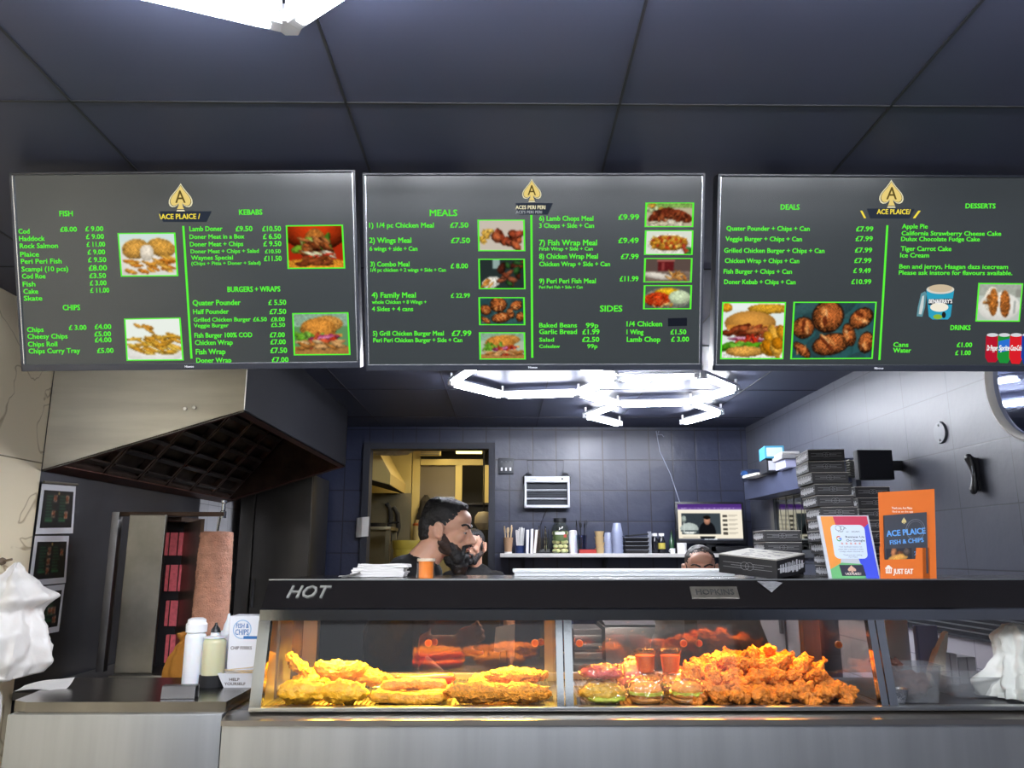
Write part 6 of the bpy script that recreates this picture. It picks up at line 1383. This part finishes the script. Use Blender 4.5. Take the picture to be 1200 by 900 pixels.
a = fl(1160, 822); o = empty('clear_tray', 'empty clear plastic tray in the middle of the cold cabinet', 'tray', (a.x, 2.60, ZG)); rbox(o, 'tray_body', a.x + .01, 2.62, ZG, .19, .13, .06, CLR, .82)
a = fl(1222, 826); bag('carrier_bag', 'crumpled pale plastic bag at the right edge of the cold cabinet', (a.x + .02, 2.57, ZG), [(.05, .003), (.12, .005), (.125, .04), (.085, .09), (.06, .13), (.065, .18), (.03, .215), (.006, .22)], 6, .3, 1, .8, mat('thin_bag_plastic', 'd9ddd6', .35, alpha=.85, bump=.3, bs=40))
def slab(name, label, cat, px0, px1, pyt, Y, d, m_, rz=0, lean=0):
    a, b_ = atY(px0, pyt, Y), atY(px1, pyt, Y); z0 = ZG; hgt = a.z - z0; o = empty(name, label, cat, ((a.x + b_.x) / 2, Y + d / 2, z0))
    mb = MB().box(((a.x + b_.x) / 2, Y + d / 2, z0 + hgt / 2), (b_.x - a.x, d, hgt), None, .002); 
    for v in mb.bm.verts: v.co.y += lean * (v.co.z - z0)
    mb.build('panel', m_, o); return o, a, b_, hgt
LIL = mat('lilac_board', '8f94bd', .5)
o, a, b_, h_ = slab('white_board', 'pale grey board standing at the back left of the cold cabinet', 'board', 1036, 1062, 712, 2.90, .01, mat('pale_board', 'a9aaa4', .5)); MB().box(((a.x + b_.x) / 2, 2.899, ZG + h_), (b_.x - a.x + .004, .014, .006)).build('edge_strip', STEELH, o)
o, a, b_, h_ = slab('lilac_folder', 'lilac folder standing beside the pale board in the cold cabinet', 'folder', 1073, 1098, 733, 2.86, .016, LIL); MB().box((a.x, 2.866, ZG + h_ / 2), (.006, .02, h_)).build('spine', mat('lilac_spine', '767ba6', .5), o)
CRT = mat('white_carton', 'c2bfc4', .6)
for lab, x0, x1, y, Y in (('white carton in the cold cabinet, nearer the folded cloth', 1104, 1121, 766, 2.80), ('greyer white carton in the cold cabinet, beside the first carton', 1122, 1143, 770, 2.83)):
    o, a, b_, h_ = slab('carton', lab, 'carton', x0, x1, y, Y, .07, CRT); MB().box(((a.x + b_.x) / 2, Y - .0012, ZG + h_ * .5), (.003, .002, h_ * .98)).build('flap_edge', mat('carton_seam', '98959c', .6), o)
a, b_ = atY(1087, 795, 2.76), atY(1112, 795, 2.76); tp = atY(1111, 741, 2.76)
mb = MB(); mb.prism([V((a.x, 2.76, ZG)), V((b_.x - .012, 2.76, ZG)), V((b_.x - .002, 2.76, ZG + .09)), tp, tp + V((-.012, 0, -.01)), V((a.x + .03, 2.76, ZG + .09))], (0, .03, 0))
bmesh.ops.subdivide_edges(mb.bm, edges=mb.bm.edges[:], cuts=5, use_grid_fill=True); mb.rough(.004, 30, 4)
fc_ = mb.build('cloth_fold', mat('cream_cloth', 'cfcabd', .9, bump=.3, bs=90), None, True, 50, loc=(a.x, 2.76, ZG)); fc_.name = 'folded_cloth'; tag(fc_, 'cream cloth folded to a point, standing by the cartons', 'cloth')

# ================================================================== BEHIND THE COUNTER
root = empty('white_fridge', 'white low fridge at the back, seen through the middle glass', 'fridge', (1.5, 5.3, 0))
WF = mat('fridge_white', 'c3c4d2', .35); a, b_ = atY(838, 700, 5), atY(948, 700, 5); ztp = 1.33
bbw('body', WF, (a.x, 5.04, .0), (b_.x, 5.6, ztp), root, .012); bbw('door', WF, (a.x + .003, 5.0, .1), (a.x + (b_.x - a.x) * .72, 5.038, ztp - .01), root, .008); bbw('door', WF, (a.x + (b_.x - a.x) * .74, 5.0, .1), (b_.x - .003, 5.038, ztp - .01), root, .008)
bbw('door_handle', STEELD, (a.x + (b_.x - a.x) * .66, 4.97, 1.0), (a.x + (b_.x - a.x) * .69, 5.0, 1.25), root)
root = empty('preparation_counter', 'steel preparation counter seen through the left of the middle glass', 'counter', (.75, 4.6, 0))
a, b_ = atY(668, 700, 4.4), atY(800, 700, 4.4)
bbw('body', STEELD, (a.x, 4.42, 0), (b_.x, 4.95, .86), root); bbw('worktop', STEEL, (a.x - .01, 4.4, .86), (b_.x + .01, 4.97, .90), root, .004)
c0, c1 = atY(672, 738, 4.5), atY(706, 738, 4.5)
root = empty('steel_drawer_unit', 'small steel drawer unit on the preparation counter', 'drawer unit', ((c0.x + c1.x) / 2, 4.65, .90)); bbw('body', STEELD, (c0.x, 4.52, .90), (c1.x, 4.85, c0.z), root, .004)
for k in range(3): z = .915 + (c0.z - .93) * k / 3; bbw('drawer', STEEL, (c0.x + .006, 4.5, z), (c1.x - .006, 4.52, z + (c0.z - .94) / 3 - .01), root, .003)
c0, c1 = atY(706, 724, 4.6), atY(782, 724, 4.6)
root = empty('salad_well', 'grey sloping-lidded salad well on the preparation counter', 'food well', ((c0.x + c1.x) / 2, 4.7, .90)); bbw('body', STEEL, (c0.x, 4.5, .90), (c1.x, 4.9, 1.08), root, .006)
MB().prism([(c0.x + .01, 4.52, 1.08), (c0.x + .01, 4.88, 1.08), (c0.x + .01, 4.88, c0.z), (c0.x + .01, 4.6, c0.z - .05)], (c1.x - c0.x - .02, 0, 0)).build('lid', mat('grey_lid', '5b5d66', .35), root)
bbw('lid_handle', BLACK, ((c0.x + c1.x) / 2 - .06, 4.54, 1.15), ((c0.x + c1.x) / 2 + .06, 4.56, 1.165), root)
root = empty('added_black_cabinet', 'black low cabinet behind the hot cabinet, in front of the doorway', 'cabinet', (-.6, 4.9, 0))  # added to keep the bright kitchen from showing through the hot cabinet
bbw('body', BLACKM, (-1.25, 4.62, 0), (-.02, 5.05, 1.28), root, .006)
for k in range(2): bbw('door', mat('dark_door', '14100f', .8), (-1.24 + .615 * k, 4.60, .08), (-.64 + .615 * k, 4.62, 1.26), root, .003); bbw('door_handle', STEELD, (-.70 + .11 * k, 4.575, 1.0), (-.685 + .11 * k, 4.60, 1.2), root)
# lower right wall: white tile dado under a dark louvre
struct(MB().bb((XR - .012, 2.0, 0), (XR - .0005, 4.9, 1.12)).build('wall_right_dado', tile_mat('dado_tile', 'aeaab0', '6f6d74', (1, 2), .25, .2)))
lv = MB()
for k in range(9): lv.box((XR - .025, 3.4, 1.14 + .022 * k), (.03, 2.6, .018), (0, R(60), 0))
lv.bb((XR - .03, 2.1, 1.12), (XR - .0005, 4.7, 1.335)); struct(lv.build('trim_4', mat('dark_louvre', '202228', .5)))
# ================================================================== KITCHEN BEYOND THE DOORWAY
KS = mat('kitchen_steel', '8d8468', .35, .85, var=.2, vs=3)
def K(px, py, Y): return atY(px, py, Y)
root = empty('kitchen_hood', 'cream steel extraction hood beyond the doorway', 'extraction hood', (KL + .3, 7.6, 1.9))
h0, h1 = K(432, 555, 7.0), K(457, 568, 7.0)
MB().prism([(KL, 7.0, h0.z + .05), (h1.x, 7.0, h1.z), (h1.x, 7.0, h1.z + .10), (h1.x - .25, 7.0, 2.6), (KL, 7.0, 2.6)], (0, 1.1, 0)).build('canopy', mat('cream_steel', 'bda768', .4, .3), root)
MB().prism([(KL + .01, 7.02, h0.z + .045), (h1.x - .01, 7.02, h1.z - .005), (h1.x - .01, 8.08, h1.z - .005), (KL + .01, 8.08, h0.z + .045)], (0, 0, .004)).build('filter_panel', BLACKM, root)
b0 = K(462, 531, 7.4); kb_ = bag('carrier_bag', 'white and red carrier bag high up at the top of the doorway', (b0.x + .05, 6.85, b0.z - .09), [(.02, .0), (.12, .01), (.16, .05), (.14, .1), (.1, .14), (.02, .17)], 4, .16, 1.1, .6, mat('bag_cream', 'c9bc9a', .4))
MB().tube([(b0.x + .05, 6.85, b0.z + .06), (b0.x + .05, 6.85, 2.7)], .005, 6).build('hanging_cord', BLACKM, kb_)
q = K(548, 530, 8.15); root = empty('batten_lamp', 'yellowish fluorescent batten lamp seen at the top of the doorway', 'lamp', (q.x, 8.15, q.z)); bbw('batten', WHITE, (q.x - .13, 8.13, q.z + .012), (q.x + .16, 8.19, q.z + .05), root, .004)
for dx in (-.08, .11): MB().cyl((q.x + dx, 8.16, q.z + .045), (q.x + dx, 8.16, 2.7), .006, seg=8).build('hanging_rod', STEELD, root)
MB().cyl((q.x - .12, 8.15, q.z), (q.x + .15, 8.15, q.z), .016, seg=12).build('fluorescent_tube', emit_mat('warm_tube', 'ffe48a', 4), root, True)
q = K(504, 529, 8.2); root = empty('vent_grille', 'pale vent grille above the kitchen partition', 'vent', (q.x, 8.25, q.z)); bbw('grille_frame', mat('cream_gloss_paint', 'c9b673', .4), (q.x - .11, 8.22, q.z - .04), (q.x + .11, 8.3, q.z + .05), root)
for k in range(5): bbw('slat', KS, (q.x - .1, 8.205, q.z - .034 + .017 * k), (q.x + .1, 8.225, q.z - .025 + .017 * k), root)
# steel splashback, table, hoses
struct(MB().bb((KL + .0, 7.9, 0), (K(482, 600, 7.95).x, 7.95, K(440, 578, 7.92).z)).build('wall_kitchen_splashback', KS))
t0, t1, tz = K(430, 616, 7.1), K(458, 616, 7.1), K(440, 617, 7.1).z
root = empty('kitchen_table', 'small steel kitchen table at the left of the doorway', 'table', ((t0.x + t1.x) / 2, 7.3, 0)); bbw('table_top', KS, (KL + .02, 7.1, tz - .03), (t1.x, 7.6, tz), root, .004)
for x in (KL + .06, t1.x - .05):
    for y in (7.14, 7.55): bbw('leg', KS, (x, y, 0), (x + .04, y + .04, tz - .03), root)
q = K(442, 613, 7.2); o = empty('frying_pan', 'dark frying pan on the small kitchen table', 'pan', (q.x, 7.25, tz)); MB().lathe((q.x, 7.25, tz), [(.003, 0), (.07, 0), (.09, .035), (.086, .035), (.067, .005), (.003, .005)], 24).build('pan_body', BLACK, o, True); MB().tube([(q.x + .085, 7.25, tz + .03), (q.x + .2, 7.22, tz + .045)], .009, 8).build('pan_handle', BLACK, o, True)
for lab, pts in (('black hose looping down the kitchen splashback, left one', ((453, 590), (457, 596), (458, 608), (455, 622), (459, 634))), ('black hose looping down the kitchen splashback, right one', ((461, 594), (466, 602), (467, 618), (462, 634)))):
    P_ = [K(*p, 7.86) for p in pts]; tag(MB().tube(P_, .022, 10).build('black_hose', BLACKM, None, True, loc=P_[-1]), lab, 'hose')
def bin_(name, label, cat, px0, px1, pyt, Y, c, z0=0, rimc=None):
    a, b_ = K(px0, pyt, Y), K(px1, pyt, Y); r = (b_.x - a.x) / 2; cx = (a.x + b_.x) / 2; h = a.z - z0; o = empty(name, label, cat, (cx, Y + r, z0))
    MB().lathe((cx, Y + r, z0), [(.003, 0), (r * .8, 0), (r * .97, h * .97), (r, h), (r * .95, h), (r * .76, .02), (.003, .02)], 30).build('bin_body', mat('bin_' + c, c, .45), o, True)
    MB().lathe((cx, Y + r, z0), [(r * .97, h * .95), (r * 1.05, h * .96), (r * 1.05, h), (r * .97, h)], 30, cap=False).build('bin_rim', mat('bin_' + (rimc or c), rimc or c, .45), o, True); return o, cx, Y + r, r
o, bx_, by_, br_ = bin_('yellow_bin', 'large dull yellow bin in the kitchen doorway', 'bin', 458, 496, 633, 6.9, 'a89436')
q0 = K(491, 634, 7.75); s0 = q0.z
root = empty('kitchen_cupboard', 'low cream cupboard behind the yellow bin', 'cupboard', (q0.x, 8.0, 0)); bbw('body', mat('cupboard_cream', '9a8a58', .5), (q0.x - .18, 7.7, 0), (q0.x + .3, 8.2, s0), root, .005); bbw('door', mat('cupboard_door', 'a09060', .5), (q0.x - .17, 7.685, .05), (q0.x + .29, 7.7, s0 - .03), root)
r_ = empty('catering_bucket', 'cream catering bucket with an orange lid behind the yellow bin', 'bucket', (q0.x, 7.85, s0)); hh = K(491, 609, 7.75).z - s0; rr = .075
MB().lathe((q0.x, 7.85, s0), [(.003, 0), (rr * .9, 0), (rr, hh * .72), (.003, hh * .72)], 26).build('bucket_body', mat('bucket_cream', 'c9ba86', .4), r_, True); MB().lathe((q0.x, 7.85, s0), [(rr * .75, hh * .72), (rr * 1.03, hh * .72), (rr * 1.03, hh * .82), (rr * .8, hh * .85), (.003, hh * .85)], 26, cap=False).build('orange_band', mat('bucket_orange', 'b5622c', .45), r_, True); MB().lathe((q0.x, 7.85, s0), [(.003, hh * .85), (rr * .78, hh * .85), (rr * .78, hh), (.003, hh)], 26).build('bucket_cap', mat('bucket_cream', 'c9ba86', .4), r_, True)
a, b_ = K(509, 582, 8.1), K(532, 592, 8.1)
root = empty('wall_appliance', 'small black appliance with a pale top fixed on the kitchen partition', 'appliance', ((a.x + b_.x) / 2, 8.2, b_.z)); bbw('casing', BLACKM, (a.x, 8.12, b_.z - .3), (b_.x, 8.3, a.z - .02), root, .006); bbw('top_plate', STEEL, (a.x, 8.11, a.z - .02), (b_.x, 8.3, a.z), root)
q = K(499, 588, 8.2); bag('hanging_coat', 'dark coat hanging on the kitchen partition', (q.x, 8.22, q.z - .55), [(.05, 0), (.11, .02), (.12, .2), (.10, .4), (.07, .55), (.02, .62)], 9, .12, .9, .5, mat('dark_coat_cloth', '29251f', .9), 'coat')
r0 = K(556, 592, 7.9); root = empty('dark_shelf_unit', 'dark shelf unit behind the far man, beyond the doorway', 'shelf', (r0.x, 8.0, 0)); bbw('body', BLACKM, (r0.x - .12, 7.85, 0), (r0.x + .3, 8.2, r0.z), root)
MB().bb((r0.x - .13, 7.83, r0.z), (r0.x + .31, 8.22, r0.z + .02)).build('top_board', mat('dark_board', '2c2822', .5), root)
q = K(563, 608, 7.2); o = empty('hanging_pot', 'pale round pot beside the right door jamb beyond the doorway', 'pot', (q.x, 7.2, q.z - .1)); MB().lathe((q.x + .03, 7.2, q.z - .1), [(.003, 0), (.05, .005), (.085, .06), (.08, .12), (.05, .16), (.003, .165)], 22).build('pot_body', mat('pot_cream', 'b5a685', .5), o, True)
MB().tube([(q.x + .03, 7.2, q.z + .06), (q.x + .03, 7.2, 2.7)], .006, 8).build('hanging_rod', BLACKM, o)
# ================================================================== PEOPLE
SKIN = mat('skin', 'd7a58b', .5, var=.06, vs=14, sss=.12); SKIN2 = mat('skin_darker', 'bf917a', .5, var=.06, vs=14, sss=.12)
HAIR = mat('black_hair', '131114', .5, var=.3, vs=60, stretch=(1, 8, 1), bump=.5, bs=90); GHAIR = mat('greying_hair', '2a2523', .6, var=.3, vs=90); EYEW = mat('eye_white', 'b0a8a2', .2); IRIS = mat('eye_dark', '20140f', .15); LIPS = mat('lips', 'a4625a', .45)
def hand(mb, wrist, fwd, up, curl, size=1.0, side=1):
    """palm, four fingers in three joints and a thumb; fwd points along the fingers, up is the back of the hand"""
    f, u = V(fwd).normalized(), V(up).normalized(); u = (u - f * u.dot(f)).normalized(); s = f.cross(u) * side; S = size; w_ = V(wrist)
    q = M((f, s, u)).transposed()
    mb.ell(w_ + f * .045 * S, (.05 * S, .042 * S, .016 * S), q, 3); mb.cap(w_ - f * .02 * S, w_ + f * .02 * S, .024 * S, .026 * S, 3)
    for i, (o_, L) in enumerate(((-.030, .068), (-.010, .078), (.010, .073), (.029, .058))):
        p = w_ + f * .082 * S + s * o_ * S; d = f.copy(); r = .0092 * S; L_ = L * S
        for k, fr in enumerate((.45, .31, .24)):
            d = (M.Rotation(-curl * side * (1 if k else .7), 3, s * side) @ d).normalized(); n_ = p + d * L_ * fr; mb.cap(p, n_, r, r * .9, 4); p = n_; r *= .9
    p = w_ + f * .025 * S - s * .036 * S; d = (f * .75 - s * .65 - u * .15).normalized()
    for L_, r in ((.038, .0125), (.03, .0105)):
        n_ = p + d * L_ * S; mb.cap(p, n_, r * S, r * .9 * S, 4); p = n_; d = (d + f * .5).normalized()
def person(label, hc, yaw, pitch, lean, shirt, skin, hair_fn, beard, hips, arms, brow=HAIR, trousers='20222a', scale=1.0, roll=0):
    """hc head centre, yaw: where the face points (0 = +X), hips: pelvis centre; arms: list of (elbow, wrist, hand fwd, hand up, curl)"""
    hc = V(hc); HM = M.Rotation(yaw, 3, 'Z') @ M.Rotation(pitch, 3, 'Y') @ M.Rotation(roll, 3, 'X')
    h = lambda x, y, z: hc + HM @ V((x, y, z)) * scale
    e = lambda mb, c, r, ex=None: mb.ell(h(*c), [q * scale for q in r], HM if ex is None else HM @ ex, 3)
    root = empty('person', label, 'person', (hips[0], hips[1], 0))
    face = V((cos(yaw), sin(yaw), 0)); side = V((-sin(yaw), cos(yaw), 0))
    bf = V((cos(lean[0]), sin(lean[0]), 0)); bs = V((-sin(lean[0]), cos(lean[0]), 0))
    nb = V(lean[1]); P = V(hips)                                        # base of the neck
    b = MB()
    e(b, (-.012, 0, .035), (.098, .077, .085)); e(b, (-.035, 0, .0), (.075, .07, .075)); e(b, (.032, 0, -.03), (.06, .06, .085)); e(b, (.02, 0, -.075), (.055, .055, .038)); e(b, (.072, 0, -.098), (.022, .026, .022))
    e(b, (.055, 0, .05), (.036, .058, .04)); e(b, (.079, 0, .022), (.014, .045, .011)); b.cap(h(.088, 0, .006), h(.116, 0, -.034), .0085 * scale, .0135 * scale, 6)
    for s in (-1, 1):
        e(b, (.100, s * .013, -.038), (.012, .009, .009)); e(b, (.058, s * .043, -.022), (.026, .02, .024)); e(b, (.0795, s * .031, .0055), (.0125, .016, .0068)); e(b, (.078, s * .031, -.010), (.011, .015, .006))
        m_ = M.Rotation(R(12), 3, 'Y'); 
        for k in range(13): t_ = R(-60 + 25 * k); e(b, (-.012 + .017 * cos(t_) - .004 * sin(t_), s * (.089 + .004 * (cos(t_) < 0)), -.006 + .030 * sin(t_)), (.0062, .0062, .0062))
        e(b, (-.010, s * .080, -.008), (.017, .009, .029), m_); e(b, (-.019, s * .088, .002), (.013, .006, .024), m_); e(b, (-.004, s * .084, -.036), (.009, .007, .011)); e(b, (-.008, s * .088, .016), (.015, .005, .008), m_)
        b.cap(h(.0, s * .066, -.05), h(.062, s * .03, -.10), .016 * scale, .016 * scale, 6)
    e(b, (.094, 0, -.060), (.011, .022, .0062)); e(b, (.093, 0, -.071), (.0105, .019, .007)); e(b, (.092, 0, -.047), (.010, .018, .010))
    b.cap(h(-.03, 0, -.05), nb, .058 * scale, .064 * scale, 7)
    chest = P.lerp(nb, .68); sh = [nb + bs * s * .165 - V((0, 0, .065)) for s in (-1, 1)]
    t = MB()                                                            # torso lumps serve the body and, larger, the shirt
    def torso(mb, g):
        q = M((bf, bs, bf.cross(bs))).transposed()
        mb.ell(chest, (.115 + g, .18 + g, .20 + g), q, 3); mb.ell(P.lerp(nb, .38), (.115 + g, .165 + g, .19 + g), q, 3); mb.ell(P + V((0, 0, .02)), (.115 + g, .17 + g, .13 + g), q, 3); mb.cap(sh[0], sh[1], .07 + g, .07 + g, 9); mb.cap(nb - V((0, 0, .05)), nb + V((0, 0, .0)), .10 + g, .064 + g * .6, 4)
    torso(b, 0)
    for s, a in zip((0, 1), arms):
        el, wr, hf, hu, curl = a
        b.cap(sh[s], el, .054, .043, 10); b.cap(el, wr, .043, .028, 10); hand(b, V(wr), hf, hu, curl, 1, 1 if s else -1)
    for s in (-1, 1):
        hip = P + bs * s * .095; kn = V((hip.x + bf.x * .03, hip.y + bf.y * .03, .50)); an = V((hip.x, hip.y, .09))
        b.cap(hip, kn, .088, .06, 10); b.cap(kn, an, .058, .04, 10); b.ell(an + bf * .06 + V((0, 0, -.045)), (.13, .045, .042), M.Rotation(lean[0], 3, 'Z'), 3)
    body = remesh(b, .0042, 2).build('body', skin, root, True, 180)
    g = MB(); torso(g, .011)
    for s, a in zip((0, 1), arms): el = V(a[0]); g.cap(sh[s], sh[s].lerp(el, .62 if shirt[1] else 1.0), .07, .056, 8); 
    if not shirt[1]:
        for a in arms: g.cap(a[0], V(a[0]).lerp(V(a[1]), .9), .053, .04, 8)
    remesh(g, .007, 3).rough(.006, 9, 3).build('shirt', mat('cloth_' + shirt[0], shirt[0], .85, bump=.15, bs=60), root, True, 180)
    g = MB(); q = M.Rotation(lean[0], 3, 'Z'); g.ell(P + V((0, 0, -.01)), (.135, .185, .12), q, 3)
    for s in (-1, 1):
        hip = P + bs * s * .095; kn = V((hip.x + bf.x * .03, hip.y + bf.y * .03, .50)); an = V((hip.x, hip.y, .10)); g.cap(hip, kn, .105, .078, 10); g.cap(kn, an, .078, .062, 10)
    remesh(g, .009, 3).build('trousers', mat('cloth_' + trousers, trousers, .85), root, True, 180)
    for s in (-1, 1):
        hip = P + bs * s * .095; g = MB(); g.ell(V((hip.x, hip.y, .05)) + bf * .06, (.145, .055, .05), q, 3)
        for v in g.bm.verts: v.co.z = max(v.co.z, .001)
        g.build('shoe', BLACK, root, True)
    for s in (-1, 1):
        ey = MB(); ey.ell(h(.0765, s * .031, -.001), [.0118 * scale] * 3, None, 3); eo = ey.build('eye', EYEW, root, True)
        d = (HM @ V((1, s * .08, -.12))).normalized(); MB().ell(h(.0765, s * .031, -.001) + d * .0072 * scale, [.0062 * scale] * 3, None, 2).build('iris', IRIS, eo, True)
        bb_ = MB(); n_ = 7
        for k in range(n_): t_ = k / (n_ - 1); e(bb_, (.092 - .018 * t_ * t_, s * (.012 + .040 * t_), .021 + .010 * sin(pi * t_ * .8)), (.006, .007, .0042))
        remesh(bb_, .0022, 1).rough(.0012, 300, 3).build('eyebrow', brow, root, True, 180)
    lp = MB(); e(lp, (.0955, 0, -.0605), (.0112, .0205, .0048)); e(lp, (.095, 0, -.0695), (.0107, .018, .0056)); lp.build('lips', LIPS, root, True)
    hm = MB(); hair_fn(hm, e); hm = remesh(hm, .0034, 2); hm.rough(.0028, 60, 5, .0016, 170); hm.build('hair', GHAIR if brow is GHAIR else HAIR, root, True, 180)
    if beard:
        g = MB()
        st_ = MB()
        for s in (-1, 1):
            e(st_, (.026, s * .0475, -.070), (.046, .0125, .030)); e(st_, (.052, s * .036, -.082), (.030, .016, .026))
            for k in range(8): t_ = k / 7; e(st_, (.002 + .060 * t_, s * (.0665 - .036 * t_), -.050 - .05 * t_), (.0185, .0185, .0185))
            for k in range(5): t_ = k / 4; e(st_, (.004 + .03 * t_, s * (.0625 - .008 * t_), -.036 - .034 * t_), (.014, .0065, .022))
        remesh(st_, .0034, 3).rough(.0012, 120, 4).build('stubble', mat('stubble', '3a2a24', .7, var=.3, vs=140), root, True, 180)
        for s in (-1, 1):
            for k in range(3, 9):
                t_ = k / 8; e(g, (.020 + .048 * t_, s * (.0595 - .020 * t_), -.042 - .062 * t_), (.017 + .005 * t_, .008 + .010 * t_, .020 + .006 * t_))
            for k in range(5): t_ = k / 4; e(g, (.088 + .014 * (1 - t_), s * (.004 + .026 * t_), -.0495 - .016 * t_ * t_), (.0095, .008, .0052))
            for k in range(4): t_ = k / 3; e(g, (.088 - .004 * t_, s * (.029), -.062 - .03 * t_), (.010, .009, .012))
        e(g, (.078, 0, -.104), (.031, .036, .026)); e(g, (.092, 0, -.088), (.010, .012, .008))
        if beard > 1: e(g, (.068, 0, -.132), (.040, .044, .036)); e(g, (.046, 0, -.115), (.045, .050, .034)); e(g, (.072, 0, -.152), (.032, .034, .026))
        remesh(g, .0034, 2).rough(.0018, 110, 7, .0012, 220).build('beard', HAIR, root, True, 180)
    return root
def hair1(mb, e):
    e(mb, (-.024, 0, .050), (.098, .0835, .080)); e(mb, (-.074, 0, .005), (.052, .068, .082)); e(mb, (-.012, 0, .096), (.078, .060, .034)); e(mb, (.030, 0, .099), (.040, .042, .023)); e(mb, (-.05, 0, .085), (.062, .062, .045)); 
    for s in (-1, 1): e(mb, (-.012, s * .068, .036), (.034, .010, .028))
def hair2(mb, e):
    e(mb, (-.020, 0, .045), (.096, .0785, .080)); e(mb, (-.05, 0, .01), (.064, .072, .08)); e(mb, (.01, 0, .085), (.078, .062, .034))
    for s in (-1, 1): e(mb, (.006, s * .0705, .0), (.015, .008, .035))
def hair3(mb, e):
    e(mb, (-.021, 0, .043), (.098, .0805, .0835)); e(mb, (-.05, 0, .01), (.065, .074, .08))
    for s in (-1, 1): e(mb, (.0, s * .0705, .012), (.015, .006, .03))
h1 = atY(525, 621, 3.30)
ha = atY(556, 745, 3.10)
person('man with a full black beard in a black t-shirt, head turned to the right', h1, R(-13), R(8), (R(5), (h1.x - .125, h1.y + .01, h1.z - .150)), ('09090c', True), SKIN, hair1, 2, (h1.x - .26, h1.y + .03, .93),
       [((h1.x - .10, 3.26, 1.12), (ha.x - .07, 3.16, ha.z - .03), (.85, -.3, .4), (0, -1, .3), .55), ((h1.x - .2, 3.55, 1.08), (h1.x - .05, 3.62, .96), (.8, .1, -.5), (0, 0, 1), .3)])
# the paper he holds
a, b_ = atY(581, 735, 3.085), atY(604, 765, 3.085)
m_ = MB().grid(6, 8, lambda u, v: V((a.x + (b_.x - a.x) * u - .008 * v, 3.085 + .006 * sin(3 * u + 2 * v), a.z + (b_.z - a.z) * v + .012 * u)))
bmesh.ops.solidify(m_.bm, geom=m_.bm.faces[:], thickness=.001)
tag(m_.build('paper_wrap', PAPER, None, True, loc=(a.x, 3.085, b_.z)), 'small white paper held by the bearded man behind the glass', 'paper')
h2 = atY(554, 640, 5.75)
person('man in a black t-shirt standing in the doorway behind the bearded man', h2, R(-108), R(2), (R(-95), (h2.x, h2.y + .05, h2.z - .185)), ('0a0a0d', True), SKIN2, hair2, 1, (h2.x, h2.y + .06, .93),
       [((h2.x - .26, h2.y + .06, h2.z - .50), (h2.x - .27, h2.y - .05, h2.z - .74), (0, -.2, -1), (-1, 0, 0), .3), ((h2.x + .26, h2.y + .06, h2.z - .50), (h2.x + .27, h2.y - .05, h2.z - .74), (0, -.2, -1), (1, 0, 0), .3)])
h3 = atY(821, 667, 3.7)
person('man in a grey sweatshirt stooping behind the display, only his brow showing', h3, R(-98), R(4), (R(-92), (h3.x + .04, h3.y + .09, h3.z - .17)), ('8f8d8a', False), SKIN2, hair3, 1, (h3.x + .06, h3.y + .24, .86),
       [((h3.x - .20, h3.y + .04, h3.z - .46), (h3.x - .06, h3.y - .12, h3.z - .52), (.4, -.8, -.2), (0, 0, 1), .4), ((h3.x + .30, h3.y + .05, h3.z - .46), (h3.x + .16, h3.y - .12, h3.z - .54), (-.3, -.8, -.2), (0, 0, 1), .4)], brow=GHAIR, trousers='2b2d36', scale=.87)
